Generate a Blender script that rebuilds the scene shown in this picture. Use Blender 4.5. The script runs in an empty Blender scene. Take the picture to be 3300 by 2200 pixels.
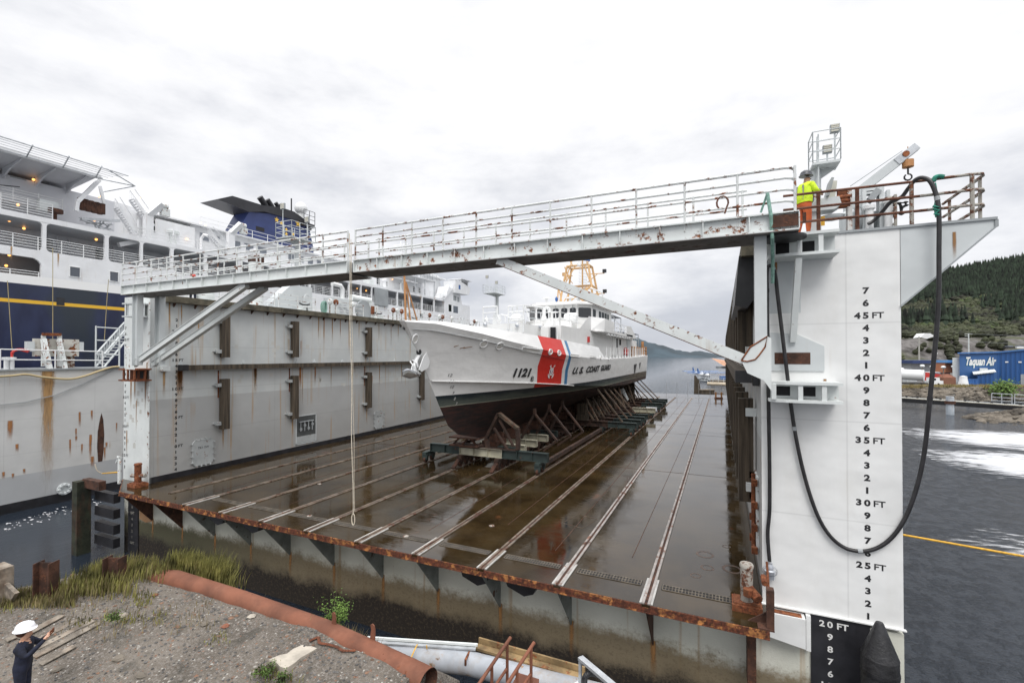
import bpy, bmesh, math, random
from math import radians as R, sin, cos, pi
from mathutils import Vector, Matrix, noise
random.seed(7)
S = bpy.context.scene
C = S.collection
# ---------------------------------------------------------------- camera
CAMZ = 6.53; PITCH = R(.6); YAW = R(24.4); F = 1494.; SH = 47 - F*math.tan(PITCH)
cd = bpy.data.cameras.new('camera'); cam = bpy.data.objects.new('camera', cd); C.objects.link(cam)
cam.location = (0, 0, CAMZ); cam.rotation_euler = (pi/2 + PITCH, 0, YAW)
cd.sensor_width = 36; cd.lens = F/3300*36; cd.shift_y = SH/3300; cd.clip_end = 20000; cd.clip_start = .1
S.camera = cam
S.render.resolution_x = 1024; S.render.resolution_y = 682
S.render.engine = 'CYCLES'
S.view_settings.view_transform = 'Standard'; S.view_settings.look = 'None'
S.view_settings.exposure = 0.26; S.view_settings.gamma = 1
# ---------------------------------------------------------------- node helper
class NT:
    def __init__(s, nt): s.t = nt; s.n = nt.nodes; s.l = nt.links
    def new(s, typ, inp=None, **kw):
        n = s.n.new(typ)
        for k, v in kw.items(): setattr(n, k, v)
        for k, v in (inp or {}).items():
            if isinstance(v, bpy.types.NodeSocket): s.l.new(v, n.inputs[k])
            else: n.inputs[k].default_value = v
        return n
    def math(s, op, a, b=0., c=None, clamp=False):
        d = {0: a, 1: b}
        if c is not None: d[2] = c
        return s.new('ShaderNodeMath', d, operation=op, use_clamp=clamp).outputs[0]
    def noise(s, vec, scale, detail=3, rough=.55):
        return s.new('ShaderNodeTexNoise', {'Vector': vec, 'Scale': scale, 'Detail': detail, 'Roughness': rough}).outputs[0]
    def ramp(s, fac, a, b):   # smooth step a..b -> 0..1
        return s.new('ShaderNodeMapRange', {0: fac, 1: a, 2: b, 3: 0., 4: 1.}, interpolation_type='SMOOTHSTEP').outputs[0]
    def mix(s, f, a, b):
        n = s.n.new('ShaderNodeMix'); n.data_type = 'RGBA'
        for k, v in ((0, f), (6, a), (7, b)):
            if isinstance(v, bpy.types.NodeSocket): s.l.new(v, n.inputs[k])
            else: n.inputs[k].default_value = (v if k == 0 else (*v[:3], 1))
        return n.outputs[2]
    def scale(s, vec, v):
        return s.new('ShaderNodeVectorMath', {0: vec, 1: v}, operation='MULTIPLY').outputs[0]
# ---------------------------------------------------------------- sky
w = bpy.data.worlds.new('World'); S.world = w; w.use_nodes = True
t = NT(w.node_tree); t.n.clear()
SUN_E, SUN_A = R(52), R(200)
sky = t.new('ShaderNodeTexSky', sky_type='NISHITA', sun_disc=False, sun_elevation=SUN_E, sun_rotation=SUN_A)
tc = t.new('ShaderNodeTexCoord').outputs['Generated']
sep = t.new('ShaderNodeSeparateXYZ', {0: tc}); zz = sep.outputs[2]
v1 = t.scale(tc, (1.0, 1.0, 2.6))
n1 = t.noise(v1, 2.1, 7, .52); n2 = t.noise(v1, 5.5, 6, .6)
el = t.ramp(zz, .0, .42)
nn = t.math('ADD', t.math('MULTIPLY', n1, .7), t.math('MULTIPLY', n2, .3))
cl = t.ramp(t.math('ADD', nn, t.math('MULTIPLY', el, .17)), .40, .70)
cc = t.mix(cl, (.50, .52, .575), (.885, .885, .90))
hz = t.math('SUBTRACT', 1., t.ramp(zz, -.02, .035))
cc = t.mix(t.math('MULTIPLY', hz, .35), cc, (.74, .76, .80))
top = t.ramp(zz, .60, .85)
cc = t.mix(top, cc, (2.3, 2.3, 2.33))
sk = t.mix(.04, cc, t.scale(sky.outputs[0], (.1, .1, .1)))
bg = t.new('ShaderNodeBackground', {0: sk, 1: 1.0})
out = t.new('ShaderNodeOutputWorld', {0: bg.outputs[0]})
sl = bpy.data.lights.new('sun', 'SUN'); sl.energy = 1.4; sl.angle = R(28); sl.color = (1, .97, .93)
so = bpy.data.objects.new('sun', sl); C.objects.link(so)
so.rotation_euler = (pi/2 - SUN_E, 0, R(25))
# ---------------------------------------------------------------- projection of a picture point onto a real plane
def ray(px, py):
    u = (px-1650)/F; v = -(py-1100-SH)/F
    fy = cos(PITCH)-v*sin(PITCH); fz = sin(PITCH)+v*cos(PITCH)
    return (cos(YAW)*u-sin(YAW)*fy, sin(YAW)*u+cos(YAW)*fy, fz)
def PX(px, py, x): d = ray(px, py); k = x/d[0]; return Vector((x, d[1]*k, CAMZ+d[2]*k))
def PY(px, py, y): d = ray(px, py); k = y/d[1]; return Vector((d[0]*k, y, CAMZ+d[2]*k))
def PZ(px, py, z): d = ray(px, py); k = (z-CAMZ)/d[2]; return Vector((d[0]*k, d[1]*k, z))
def PD(px, py, dist): d = ray(px, py); return Vector((d[0]*dist, d[1]*dist, CAMZ+d[2]*dist))
# ---------------------------------------------------------------- materials
def paint(name, col, rough=.5, var=.08, vs=.6, rust=0., rs=1.2, streak=0., sdens=.5, dirt=0., dcol=(.12, .1, .07), metal=0., bump=0., spec=.5, rcol=(.20, .065, .02), loc=False, wood=False, seams=None, dent=0.):
    m = bpy.data.materials.new(name); m.use_nodes = True; t = NT(m.node_tree)
    b = t.n['Principled BSDF']
    P = t.new('ShaderNodeTexCoord').outputs['Object'] if loc else t.new('ShaderNodeNewGeometry').outputs['Position']
    n = t.noise(t.scale(P, (12, 12, .6)) if wood else P, vs, 5, .6)
    lo = [c*(1-var*1.6) for c in col]; hi = [min(1, c*(1+var)) for c in col]
    c = t.mix(t.ramp(n, .3, .7), lo, hi)
    if seams:   # plate seams: faint darker weld lines every seams[0] m across, seams[1] m up
        sp = t.new('ShaderNodeSeparateXYZ', {0: P})
        hx = t.math('ADD', sp.outputs[0], sp.outputs[1])
        for sck, per in ((hx, seams[0]), (sp.outputs[2], seams[1])):
            fr = t.math('PINGPONG', sck, per/2)
            ln = t.math('SUBTRACT', 1., t.ramp(fr, .004, .03))
            c = t.mix(t.math('MULTIPLY', ln, .28), c, [x*.55 for x in col])
        fl = t.noise(t.scale(P, (.25, .25, 1.4)), 1.1, 3)
        c = t.mix(t.math('MULTIPLY', t.ramp(fl, .4, .7), .12), c, [x*.7 for x in col])
    if dirt:
        d = t.ramp(t.noise(t.scale(P, (1, 1, .35)), 1.3, 6, .7), .45, .75)
        c = t.mix(t.math('MULTIPLY', d, dirt), c, dcol)
    if streak:
        s1 = t.noise(t.scale(P, (5, 5, .12)), 1., 3, .5); s2 = t.noise(t.scale(P, (.55, .55, .4)), 1., 2)
        k = t.math('MULTIPLY', t.ramp(s1, .60, .74), t.ramp(s2, .62-.2*sdens, .80-.2*sdens))
        c = t.mix(t.math('MULTIPLY', k, streak), c, (.34, .19, .075))
    if rust:
        r = t.ramp(t.noise(P, rs*2.4, 8, .68), .72-.34*rust, .80-.34*rust)
        rc = t.mix(t.ramp(t.noise(P, rs*9, 3), .35, .7), [x*.45 for x in rcol], [min(1, x*1.5) for x in rcol])
        c = t.mix(r, c, rc)
        ro = t.new('ShaderNodeMapRange', {0: r, 3: rough, 4: .85}).outputs[0]
        t.l.new(ro, b.inputs['Roughness'])
    else: b.inputs['Roughness'].default_value = rough
    t.l.new(c, b.inputs['Base Color'])
    b.inputs['Metallic'].default_value = metal; b.inputs['Specular IOR Level'].default_value = spec
    if dent:
        b1 = t.new('ShaderNodeBump', {'Strength': dent, 'Distance': .12, 'Height': t.noise(t.scale(P, (1, 1, 1.3)), .9, 2)}); t.l.new(b1.outputs[0], b.inputs['Normal'])
    if bump:
        bn = t.new('ShaderNodeBump', {'Strength': bump, 'Distance': .03, 'Height': t.noise(P, 14, 5)})
        t.l.new(bn.outputs[0], b.inputs['Normal'])
    return m
M = {}
M['white'] = paint('white_paint', (.74, .75, .75), .42, .03)
M['shipwhite'] = paint('ship_white', (.76, .76, .75), .38, .03, .5, dirt=.08, dcol=(.5, .46, .38), dent=.2)
M['ferrywhite'] = paint('ferry_white', (.76, .77, .785), .45, .035, streak=.6, sdens=.35, dirt=.14, dcol=(.45, .4, .3), dent=.25)
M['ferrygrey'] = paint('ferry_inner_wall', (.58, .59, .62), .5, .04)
M['endwall'] = paint('end_wall_paint', (.77, .775, .765), .42, .04, .5, streak=.5, sdens=.3, dirt=.11, dcol=(.4, .36, .28), seams=(2.4, 2.45), dent=.35)
M['oldwhite'] = paint('chipped_white_paint', (.66, .69, .68), .5, .06, 1.2, rust=.52, rs=1.7, streak=.8, sdens=.6)
M['oldwhite2'] = paint('slightly_chipped_paint', (.66, .69, .68), .5, .05, 1.2, rust=.24, rs=1.6, streak=.6, sdens=.2)
M['rail'] = paint('railing_paint', (.64, .66, .65), .5, .05, 2, rust=.58, rs=1.3, rcol=(.16, .06, .028))
M['rustrail'] = paint('rusted_rail', (.13, .05, .028), .8, .25, 3, rust=.6, rs=2, rcol=(.11, .04, .02))
M['halfrust'] = paint('half_rusted_rail', (.36, .34, .30), .7, .15, 3, rust=.72, rs=2.4, rcol=(.13, .05, .025))
M['rust'] = paint('rust', (.22, .075, .028), .9, .4, 3, rust=.8, rs=2.2, bump=.4, rcol=(.16, .045, .015))
M['rustedge'] = paint('rusty_deck_edge', (.36, .15, .045), .85, .35, 5, rust=.95, rs=1.7, bump=.4, rcol=(.10, .028, .012))
M['darkrust'] = paint('dark_rust', (.07, .03, .018), .85, .4, 3, rust=.6, rs=2, bump=.3, rcol=(.09, .035, .018))
M['greypaint'] = paint('pale_grey_paint', (.55, .58, .585), .5, .05, .8, rust=.12, rs=1.5, streak=.4, sdens=.2, dent=.2)
M['hatchgrey'] = paint('hatch_grey_paint', (.40, .42, .42), .5, .08, 1.5, rust=.36, rs=1.6, streak=.6, sdens=.6)
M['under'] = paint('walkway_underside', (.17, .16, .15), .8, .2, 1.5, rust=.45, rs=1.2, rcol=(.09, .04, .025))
M['midgrey'] = paint('mid_grey_paint', (.30, .32, .33), .5, .08)
M['timber'] = paint('weathered_timber', (.072, .055, .038), .9, .42, .7, wood=True, bump=.4, dirt=.3, dcol=(.03, .027, .02))
M['toptimber'] = paint('mossy_timber', (.10, .088, .062), .9, .4, 1.5, bump=.4, dirt=.5, dcol=(.025, .028, .018))
M['plank'] = paint('grey_planks', (.22, .19, .155), .9, .35, 4, bump=.3, dirt=.4, dcol=(.25, .14, .07))
M['black'] = paint('black_rubber', (.018, .018, .02), .45, .2, 3)
M['hose'] = paint('black_hose', (.02, .019, .021), .4, .3, 5, dirt=.15, dcol=(.09, .08, .075))
M['tar'] = paint('tar_black_paint', (.022, .022, .026), .45, .25, 2, dirt=.25, dcol=(.06, .055, .055))
M['blackpoly'] = paint('black_fender_skin', (.016, .016, .018), .38, .4, 3, bump=.5, dirt=.35, dcol=(.05, .048, .045))
M['dark'] = paint('dark_opening', (.012, .012, .014), .8, .2)
M['ink'] = paint('black_lettering', (.02, .02, .022), .5, .15, 9)
M['inkw'] = paint('white_lettering', (.72, .72, .70), .5, .06, 9)
M['orange'] = paint('buff_mast_paint', (.60, .38, .18), .45, .07, 2)
M['brownpost'] = paint('brown_post', (.40, .19, .07), .6, .15, 2)
M['blue'] = paint('sea_blue', (.03, .11, .32), .5, .1)
M['red'] = paint('red_paint', (.45, .03, .025), .5, .1)
M['hull_blue'] = None
M['steel'] = paint('galvanised_steel', (.48, .50, .52), .38, .15, 3, metal=.5)
M['silver'] = paint('silver_fitting', (.6, .62, .66), .3, .1, 4, metal=.8)
M['canopy'] = paint('grey_canopy', (.11, .12, .14), .8, .1)
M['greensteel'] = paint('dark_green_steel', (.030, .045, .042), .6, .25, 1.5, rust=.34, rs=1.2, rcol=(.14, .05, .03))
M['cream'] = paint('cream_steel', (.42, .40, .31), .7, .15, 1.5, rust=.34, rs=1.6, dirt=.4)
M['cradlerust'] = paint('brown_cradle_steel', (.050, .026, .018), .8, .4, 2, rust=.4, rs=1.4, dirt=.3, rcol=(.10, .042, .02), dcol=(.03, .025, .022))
M['prop'] = paint('worn_prop_steel', (.085, .06, .04), .7, .4, 2, rust=.6, rs=1.5, rcol=(.10, .045, .025))
M['funnelblack'] = paint('funnel_black', (.02, .02, .024), .5, .2)
M['funnelblue'] = paint('funnel_blue', (.025, .04, .13), .4, .1, .8)
M['star'] = paint('yellow_star', (.75, .48, .08), .5, .05)
M['yellow'] = paint('yellow_rope', (.72, .40, .04), .7, .2, 8)
M['ropew'] = paint('pale_rope', (.62, .56, .46), .9, .15, 12)
M['greenrope'] = paint('green_rope', (.02, .20, .14), .8, .25, 12)
M['palegreenrope'] = paint('pale_green_rope', (.22, .38, .32), .8, .2, 12)
M['pipebrown'] = paint('red_brown_pipe', (.18, .066, .036), .8, .22, 1.2, rust=.3, rs=2, bump=.2, rcol=(.16, .05, .02), dirt=.25, dcol=(.34, .16, .10))
M['greypipe'] = paint('grey_boom_pipe', (.33, .35, .38), .6, .12, 1.5, rust=.45, rs=.9, rcol=(.26, .15, .07), dirt=.85, dcol=(.27, .20, .13))
M['concrete'] = paint('concrete', (.42, .38, .32), .9, .15, 3, bump=.3)
M['chain'] = paint('rusty_chain', (.14, .045, .02), .9, .3, 6)
M['skin'] = paint('skin', (.50, .29, .20), .6, .05)
M['navy'] = paint('navy_cloth', (.010, .013, .030), .9, .4, 6, bump=.6)
M['hiviz'] = paint('hi_vis_cloth', (.60, .82, .03), .8, .12, 5, bump=.4)
M['orangecloth'] = paint('orange_trousers', (.55, .12, .035), .85, .15, 5, bump=.4)
M['helmetw'] = paint('white_helmet', (.85, .85, .88), .3, .02)
M['helmetk'] = paint('dark_helmet', (.03, .033, .042), .35, .1)
M['redhat'] = paint('red_helmet', (.65, .06, .04), .4, .1)
M['reflect'] = paint('grey_reflective_tape', (.28, .28, .26), .4, .1)
M['rock'] = paint('rock', (.145, .125, .10), .9, .45, .35, bump=.4)
M['asphalt'] = paint('yard_gravel', (.125, .125, .125), .95, .2, .1, dirt=.3, dcol=(.09, .08, .06))
M['leafy'] = paint('shrub_leaves', (.10, .17, .03), .8, .5, 3)
M['grassm'] = paint('tall_grass', (.28, .27, .085), .9, .5, 2.5)
M['drygrass'] = paint('dry_grass', (.27, .22, .11), .9, .4, 2.5)
def stain(name, ax, col, k_=1.):
    m = bpy.data.materials.new(name); m.use_nodes = True; t = NT(m.node_tree); b = t.n['Principled BSDF']
    G = t.new('ShaderNodeTexCoord').outputs['Generated']; sp = t.new('ShaderNodeSeparateXYZ', {0: G}); P = t.new('ShaderNodeNewGeometry').outputs['Position']
    a = t.math('SUBTRACT', 1., t.math('ABSOLUTE', t.math('SUBTRACT', t.math('MULTIPLY', sp.outputs[ax], 2.), 1.)))
    n = t.noise(t.scale(P, (6, 6, .7)), 2., 4, .6)
    e = t.ramp(t.math('ADD', a, t.math('MULTIPLY', t.math('SUBTRACT', n, .5), .9)), .05, .75)
    v = t.math('ADD', t.math('MULTIPLY', t.ramp(sp.outputs[2], 0., .85), 1.), t.math('MULTIPLY', t.math('SUBTRACT', n, .5), .5))
    al = t.math('MULTIPLY', t.math('MULTIPLY', e, v, clamp=True), k_, clamp=True)
    c = t.mix(t.ramp(n, .3, .7), [x*.72 for x in col], col); t.l.new(c, b.inputs['Base Color']); t.l.new(al, b.inputs['Alpha']); b.inputs['Roughness'].default_value = .85
    return m
def glass(name, col, r=.06):
    m = bpy.data.materials.new(name); m.use_nodes = True; b = m.node_tree.nodes['Principled BSDF']
    b.inputs['Base Color'].default_value = (*col, 1); b.inputs['Roughness'].default_value = r; b.inputs['Specular IOR Level'].default_value = .9
    return m
M['glass'] = glass('dark_window_glass', (.012, .014, .017)); M['glass2'] = glass('grey_window_glass', (.16, .18, .21)); M['glass3'] = glass('pale_window_glass', (.07, .08, .10), .12)
def emit(name, col, s):
    m = bpy.data.materials.new(name); m.use_nodes = True; b = m.node_tree.nodes['Principled BSDF']
    b.inputs['Emission Color'].default_value = (*col, 1); b.inputs['Emission Strength'].default_value = s; return m
M['stainY'] = stain('rust_stain_side', 1, (.50, .30, .13), .8); M['stainYd'] = stain('dark_rust_stain_side', 1, (.40, .17, .055), .9); M['stainX'] = stain('rust_stain_front', 0, (.34, .17, .06), .9)
def streakY(par, x, y, w_, z0, z1, mat='stainY'): return MB().add([(x, y-w_, z0), (x, y+w_, z0), (x, y+w_, z1), (x, y-w_, z1)], [(0, 1, 2, 3)]).build('rust_run', mat, par)
def streakX(par, x, y, w_, z0, z1, mat='stainX'): return MB().add([(x-w_, y, z0), (x+w_, y, z0), (x+w_, y, z1), (x-w_, y, z1)], [(0, 1, 2, 3)]).build('rust_run', mat, par)
M['lamp'] = emit('amber_lamp', (1, .42, .08), 2.2)
# ---------------------------------------------------------------- mesh builder
class MB:
    def __init__(s): s.v = []; s.f = []
    def add(s, vs, fs):
        n = len(s.v); s.v += [tuple(v) for v in vs]; s.f += [tuple(i+n for i in f) for f in fs]; return s
    def box(s, x0, x1, y0, y1, z0, z1):
        v = [(x, y, z) for x in (x0, x1) for y in (y0, y1) for z in (z0, z1)]
        return s.add(v, [(0, 1, 3, 2), (4, 6, 7, 5), (0, 4, 5, 1), (2, 3, 7, 6), (0, 2, 6, 4), (1, 5, 7, 3)])
    def beam(s, a, b, wd, h, up=(0, 0, 1)):
        a, b = Vector(a), Vector(b); d = (b-a).normalized(); up = Vector(up)
        if abs(d.dot(up)) > .98: up = Vector((0, 1, 0))
        x = d.cross(up).normalized(); z = x.cross(d)
        v = [p+x*i*wd/2+z*j*h/2 for p in (a, b) for i in (-1, 1) for j in (-1, 1)]
        return s.add(v, [(0, 2, 3, 1), (4, 5, 7, 6), (0, 1, 5, 4), (2, 6, 7, 3), (0, 4, 6, 2), (1, 3, 7, 5)])
    def tube(s, a, b, r, n=8, r2=None, cap=True):
        a, b = Vector(a), Vector(b); d = (b-a).normalized()
        x = d.orthogonal().normalized(); y = d.cross(x); r2 = r if r2 is None else r2
        v = [p+(x*cos(2*pi*i/n)+y*sin(2*pi*i/n))*q for p, q in ((a, r), (b, r2)) for i in range(n)]
        f = [(i, (i+1) % n, n+(i+1) % n, n+i) for i in range(n)]
        if cap: f += [tuple(range(n))[::-1], tuple(range(n, 2*n))]
        return s.add(v, f)
    def path(s, pts, r, n=8):
        pts = [Vector(p) for p in pts]; vs = []; ref = None
        for i, p in enumerate(pts):
            d = (pts[min(i+1, len(pts)-1)]-pts[max(i-1, 0)]).normalized()
            x = d.orthogonal().normalized() if ref is None else (ref-d*ref.dot(d)).normalized()
            ref = x; y = d.cross(x); q = r[i] if isinstance(r, list) else r
            vs += [p+(x*cos(2*pi*k/n)+y*sin(2*pi*k/n))*q for k in range(n)]
        f = [(i*n+k, i*n+(k+1) % n, (i+1)*n+(k+1) % n, (i+1)*n+k) for i in range(len(pts)-1) for k in range(n)]
        f += [tuple(range(n))[::-1], tuple(range(len(vs)-n, len(vs)))]
        return s.add(vs, f)
    def prism(s, poly, ax, c0, c1):
        def pt(p, c): return (c, p[0], p[1]) if ax == 'x' else (p[0], c, p[1]) if ax == 'y' else (p[0], p[1], c)
        n = len(poly); v = [pt(p, c0) for p in poly]+[pt(p, c1) for p in poly]
        return s.add(v, [tuple(range(n)), tuple(range(2*n-1, n-1, -1))]+[(i, n+i, n+(i+1) % n, (i+1) % n) for i in range(n)])
    def grid(s, rows):
        n = len(rows[0]); v = [p for r_ in rows for p in r_]
        return s.add(v, [(i*n+j, i*n+j+1, (i+1)*n+j+1, (i+1)*n+j) for i in range(len(rows)-1) for j in range(n-1)])
    def lathe(s, c, prof, n=14, ax='z'):
        c = Vector(c); v = []
        for q, h in prof:
            for k in range(n):
                a = 2*pi*k/n; u, w_ = q*cos(a), q*sin(a)
                v.append(c+Vector((u, w_, h) if ax == 'z' else (h, u, w_) if ax == 'x' else (u, h, w_)))
        m = len(prof)
        return s.add(v, [(i*n+k, i*n+(k+1) % n, (i+1)*n+(k+1) % n, (i+1)*n+k) for i in range(m-1) for k in range(n)]+[tuple(range(n))[::-1], tuple(range((m-1)*n, m*n))])
    def ball(s, c, r, n=12, m=8, sc=(1, 1, 1)):
        return s.lathe_sc(c, [(r*sin(pi*i/m)+1e-4, -r*cos(pi*i/m)) for i in range(m+1)], n, sc)
    def lathe_sc(s, c, prof, n, sc):
        k = MB().lathe((0, 0, 0), prof, n); return s.add([(c[0]+v[0]*sc[0], c[1]+v[1]*sc[1], c[2]+v[2]*sc[2]) for v in k.v], k.f)
    def text(s, body, size, fn, bold=.0, shear=0., align='CENTER', sx=1.):
        vs, fs = glyphs(body, bold, shear, align)
        return s.add([fn(v[0]*size*sx, v[1]*size) for v in vs], fs)
    def rail(s, pts, h, bars, r=.025, step=1.6, post=True, n=6, r0=None):
        """railing along a polyline of deck points: bars = heights"""
        pts = [Vector(p) for p in pts]
        for a, b in zip(pts, pts[1:]):
            for z in bars: s.tube(a+Vector((0, 0, z)), b+Vector((0, 0, z)), r0 or r, n)
            k = max(1, round((b-a).length/step))
            for i in range(k+1):
                p = a.lerp(b, i/k)
                if post: s.tube(p, p+Vector((0, 0, h)), r*1.15, n)
        return s
    def build(s, name, mat, parent=None, smooth=False, stuff=False):
        m = bpy.data.meshes.new(name); off = Vector((0, 0, 0)); q = parent
        while q is not None: off += q.location; q = q.parent
        m.from_pydata([Vector(v)-off for v in s.v], [], s.f); m.update()
        bm = bmesh.new(); bm.from_mesh(m); bmesh.ops.recalc_face_normals(bm, faces=bm.faces); bm.to_mesh(m); bm.free()
        if smooth:
            m.polygons.foreach_set('use_smooth', [True]*len(m.polygons))
            m.set_sharp_from_angle(angle=R(38))
        o = bpy.data.objects.new(name, m); C.objects.link(o); m.materials.append(mat if not isinstance(mat, str) else M[mat])
        if parent is not None: o.parent = parent
        if stuff: o['kind'] = 'stuff'
        return o
_g = {}
def glyphs(body, bold, shear, align):
    k = (body, bold, shear, align)
    if k not in _g:
        c = bpy.data.curves.new('t', 'FONT'); c.body = body; c.offset = bold; c.shear = shear; c.align_x = align; c.align_y = 'CENTER'; c.resolution_u = 3; c.fill_mode = 'FRONT'
        c.size = 1.0
        o = bpy.data.objects.new('t', c); C.objects.link(o); bpy.context.view_layer.update()
        me = bpy.data.meshes.new_from_object(o.evaluated_get(bpy.context.evaluated_depsgraph_get()))
        _g[k] = ([v.co.copy() for v in me.vertices], [tuple(p.vertices) for p in me.polygons])
        bpy.data.objects.remove(o); bpy.data.curves.remove(c); bpy.data.meshes.remove(me)
    return _g[k]
def thing(name, label, cat, loc=(0, 0, 0), group=None, kind=None):
    o = bpy.data.objects.new(name, None); C.objects.link(o); o.location = loc; o.empty_display_size = .3
    return tag(o, label, cat, group, kind)
def tag(o, label=None, cat=None, group=None, kind=None):
    if label: o['label'] = label
    if cat: o['category'] = cat
    if group: o['group'] = group
    if kind: o['kind'] = kind
    return o
def solo(mb, name, mat, label, cat, loc, group=None, smooth=False, kind=None):
    """a thing that is one mesh, origin at its base"""
    mb.v = [tuple(Vector(v)-Vector(loc)) for v in mb.v]
    o = mb.build(name, mat, None, smooth); o.location = loc
    return tag(o, label, cat, group, kind)
def copy_tree(o, parent=None):
    c = o.copy(); C.objects.link(c)
    if parent is not None: c.parent = parent
    for ch in o.children: copy_tree(ch, c)
    return c
# ================================================================= DRY DOCK
XL, XR, YF, YE, WT = -26.75, .95, 14., 85.2, 9.65
dock = thing('dry_dock', 'floating dry dock with wet brown rail-lined floor between two grey wing walls', 'dry dock', (-12.9, 14, 0))
def deckmat():
    m = bpy.data.materials.new('wet_steel_deck'); m.use_nodes = True; t = NT(m.node_tree); b = t.n['Principled BSDF']
    P = t.new('ShaderNodeNewGeometry').outputs['Position']
    a = t.noise(P, .35, 6, .6); a2 = t.noise(P, 3.5, 6, .7)
    c = t.mix(t.ramp(a, .35, .65), (.019, .012, .005), (.045, .029, .012))
    c = t.mix(t.math('MULTIPLY', t.ramp(a2, .5, .75), .3), c, (.065, .050, .034))
    rp = t.ramp(t.noise(t.scale(P, (1, .5, 1)), .8, 3), .66, .76)
    c = t.mix(t.math('MULTIPLY', rp, .55), c, (.16, .06, .025))
    t.l.new(c, b.inputs['Base Color'])
    wet = t.ramp(t.noise(t.scale(P, (.55, 1.1, 1)), .5, 5, .6), .36, .56)
    wet2 = t.ramp(t.noise(t.scale(P, (1, 2.2, 1)), 1.7, 4, .6), .3, .62)
    wet = t.math('MULTIPLY', wet, t.math('ADD', t.math('MULTIPLY', wet2, .6), .4))
    r = t.new('ShaderNodeMapRange', {0: wet, 3: .17, 4: .018}).outputs[0]
    t.l.new(r, b.inputs['Roughness'])
    b.inputs['Specular IOR Level'].default_value = .50
    bh = t.math('ADD', t.math('MULTIPLY', t.noise(t.scale(P, (1, 2.5, 1)), 2.2, 4, .55), .4), t.math('MULTIPLY', t.math('SUBTRACT', 1., wet), t.math('MULTIPLY', a2, .35)))
    bn = t.new('ShaderNodeBump', {'Strength': .075, 'Distance': .05, 'Height': bh}); t.l.new(bn.outputs[0], b.inputs['Normal'])
    return m
M['deck'] = deckmat()
MB().prism([(-26.5, 12.62), (1.0, 12.62), (1.0, YE), (-29.0, YE), (-29.0, 13.95)], 'z', -.10, 0).build('deck', 'deck', dock)
# rusty fascia at the front edge with the notches of the rails
rx = [-1.86-2.455*i for i in range(10)]
mb = MB()
for a, b in zip([1.0]+rx, rx+[-26.52]): mb.box(b+.11 if b > -26 else b, a-(.11 if a < .5 else 0), 12.585, 12.66, -.19, -.004)
for x in rx: mb.box(x-.11, x+.11, 12.60, 12.66, -.19, -.07)
mb.box(-26.55, 1.0, 12.57, 12.75, -.20, -.18).beam((-26.5, 12.62, -.10), (-29.0, 13.95, -.10), .06, .19)
mb.build('deck_edge', 'rustedge', dock)
def ponmat():
    m = bpy.data.materials.new('pontoon_face'); m.use_nodes = True; t = NT(m.node_tree); b = t.n['Principled BSDF']
    P = t.new('ShaderNodeNewGeometry').outputs['Position']; sp = t.new('ShaderNodeSeparateXYZ', {0: P})
    n = t.noise(P, 1.2, 6, .7); n2 = t.noise(P, 9, 5, .75); n3 = t.noise(P, .5, 3)
    c = t.mix(t.ramp(n3, .3, .7), (.58, .58, .50), (.70, .70, .62))
    sp2 = t.ramp(t.noise(t.scale(P, (1, 1, .6)), 11, 4, .6), .64, .72)
    c = t.mix(t.math('MULTIPLY', sp2, .6), c, (.20, .17, .13))
    s1 = t.noise(t.scale(P, (4, 4, .10)), 1., 2); k = t.math('MULTIPLY', t.ramp(s1, .58, .7), .5)
    c = t.mix(k, c, (.36, .21, .08))
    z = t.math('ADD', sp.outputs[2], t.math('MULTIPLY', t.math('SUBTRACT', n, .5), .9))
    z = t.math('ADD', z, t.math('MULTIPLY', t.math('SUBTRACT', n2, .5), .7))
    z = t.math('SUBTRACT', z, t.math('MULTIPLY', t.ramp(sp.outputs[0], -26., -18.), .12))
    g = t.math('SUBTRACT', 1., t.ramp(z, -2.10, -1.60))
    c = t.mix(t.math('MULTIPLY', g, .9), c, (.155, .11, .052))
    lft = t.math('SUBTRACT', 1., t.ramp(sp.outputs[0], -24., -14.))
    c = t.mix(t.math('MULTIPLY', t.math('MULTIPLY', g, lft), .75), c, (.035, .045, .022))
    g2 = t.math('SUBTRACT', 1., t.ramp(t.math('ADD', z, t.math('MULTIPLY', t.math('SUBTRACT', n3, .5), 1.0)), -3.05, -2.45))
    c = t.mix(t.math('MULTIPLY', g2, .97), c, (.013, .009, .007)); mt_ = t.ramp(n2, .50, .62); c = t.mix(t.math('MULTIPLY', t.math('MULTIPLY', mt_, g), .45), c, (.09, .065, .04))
    t.l.new(c, b.inputs['Base Color']); b.inputs['Roughness'].default_value = .85
    bn = t.new('ShaderNodeBump', {'Strength': .4, 'Distance': .03, 'Height': n2}); t.l.new(bn.outputs[0], b.inputs['Normal'])
    return m
M['pontoon'] = ponmat()
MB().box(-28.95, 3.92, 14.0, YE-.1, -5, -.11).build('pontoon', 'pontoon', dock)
M['gusset'] = paint('gusset_shaded_paint', (.20, .215, .20), .7, .15, 2, rust=.4, rs=1.2, rcol=(.08, .03, .015))  # shading of the plates put into the colour, with rust on top
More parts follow.
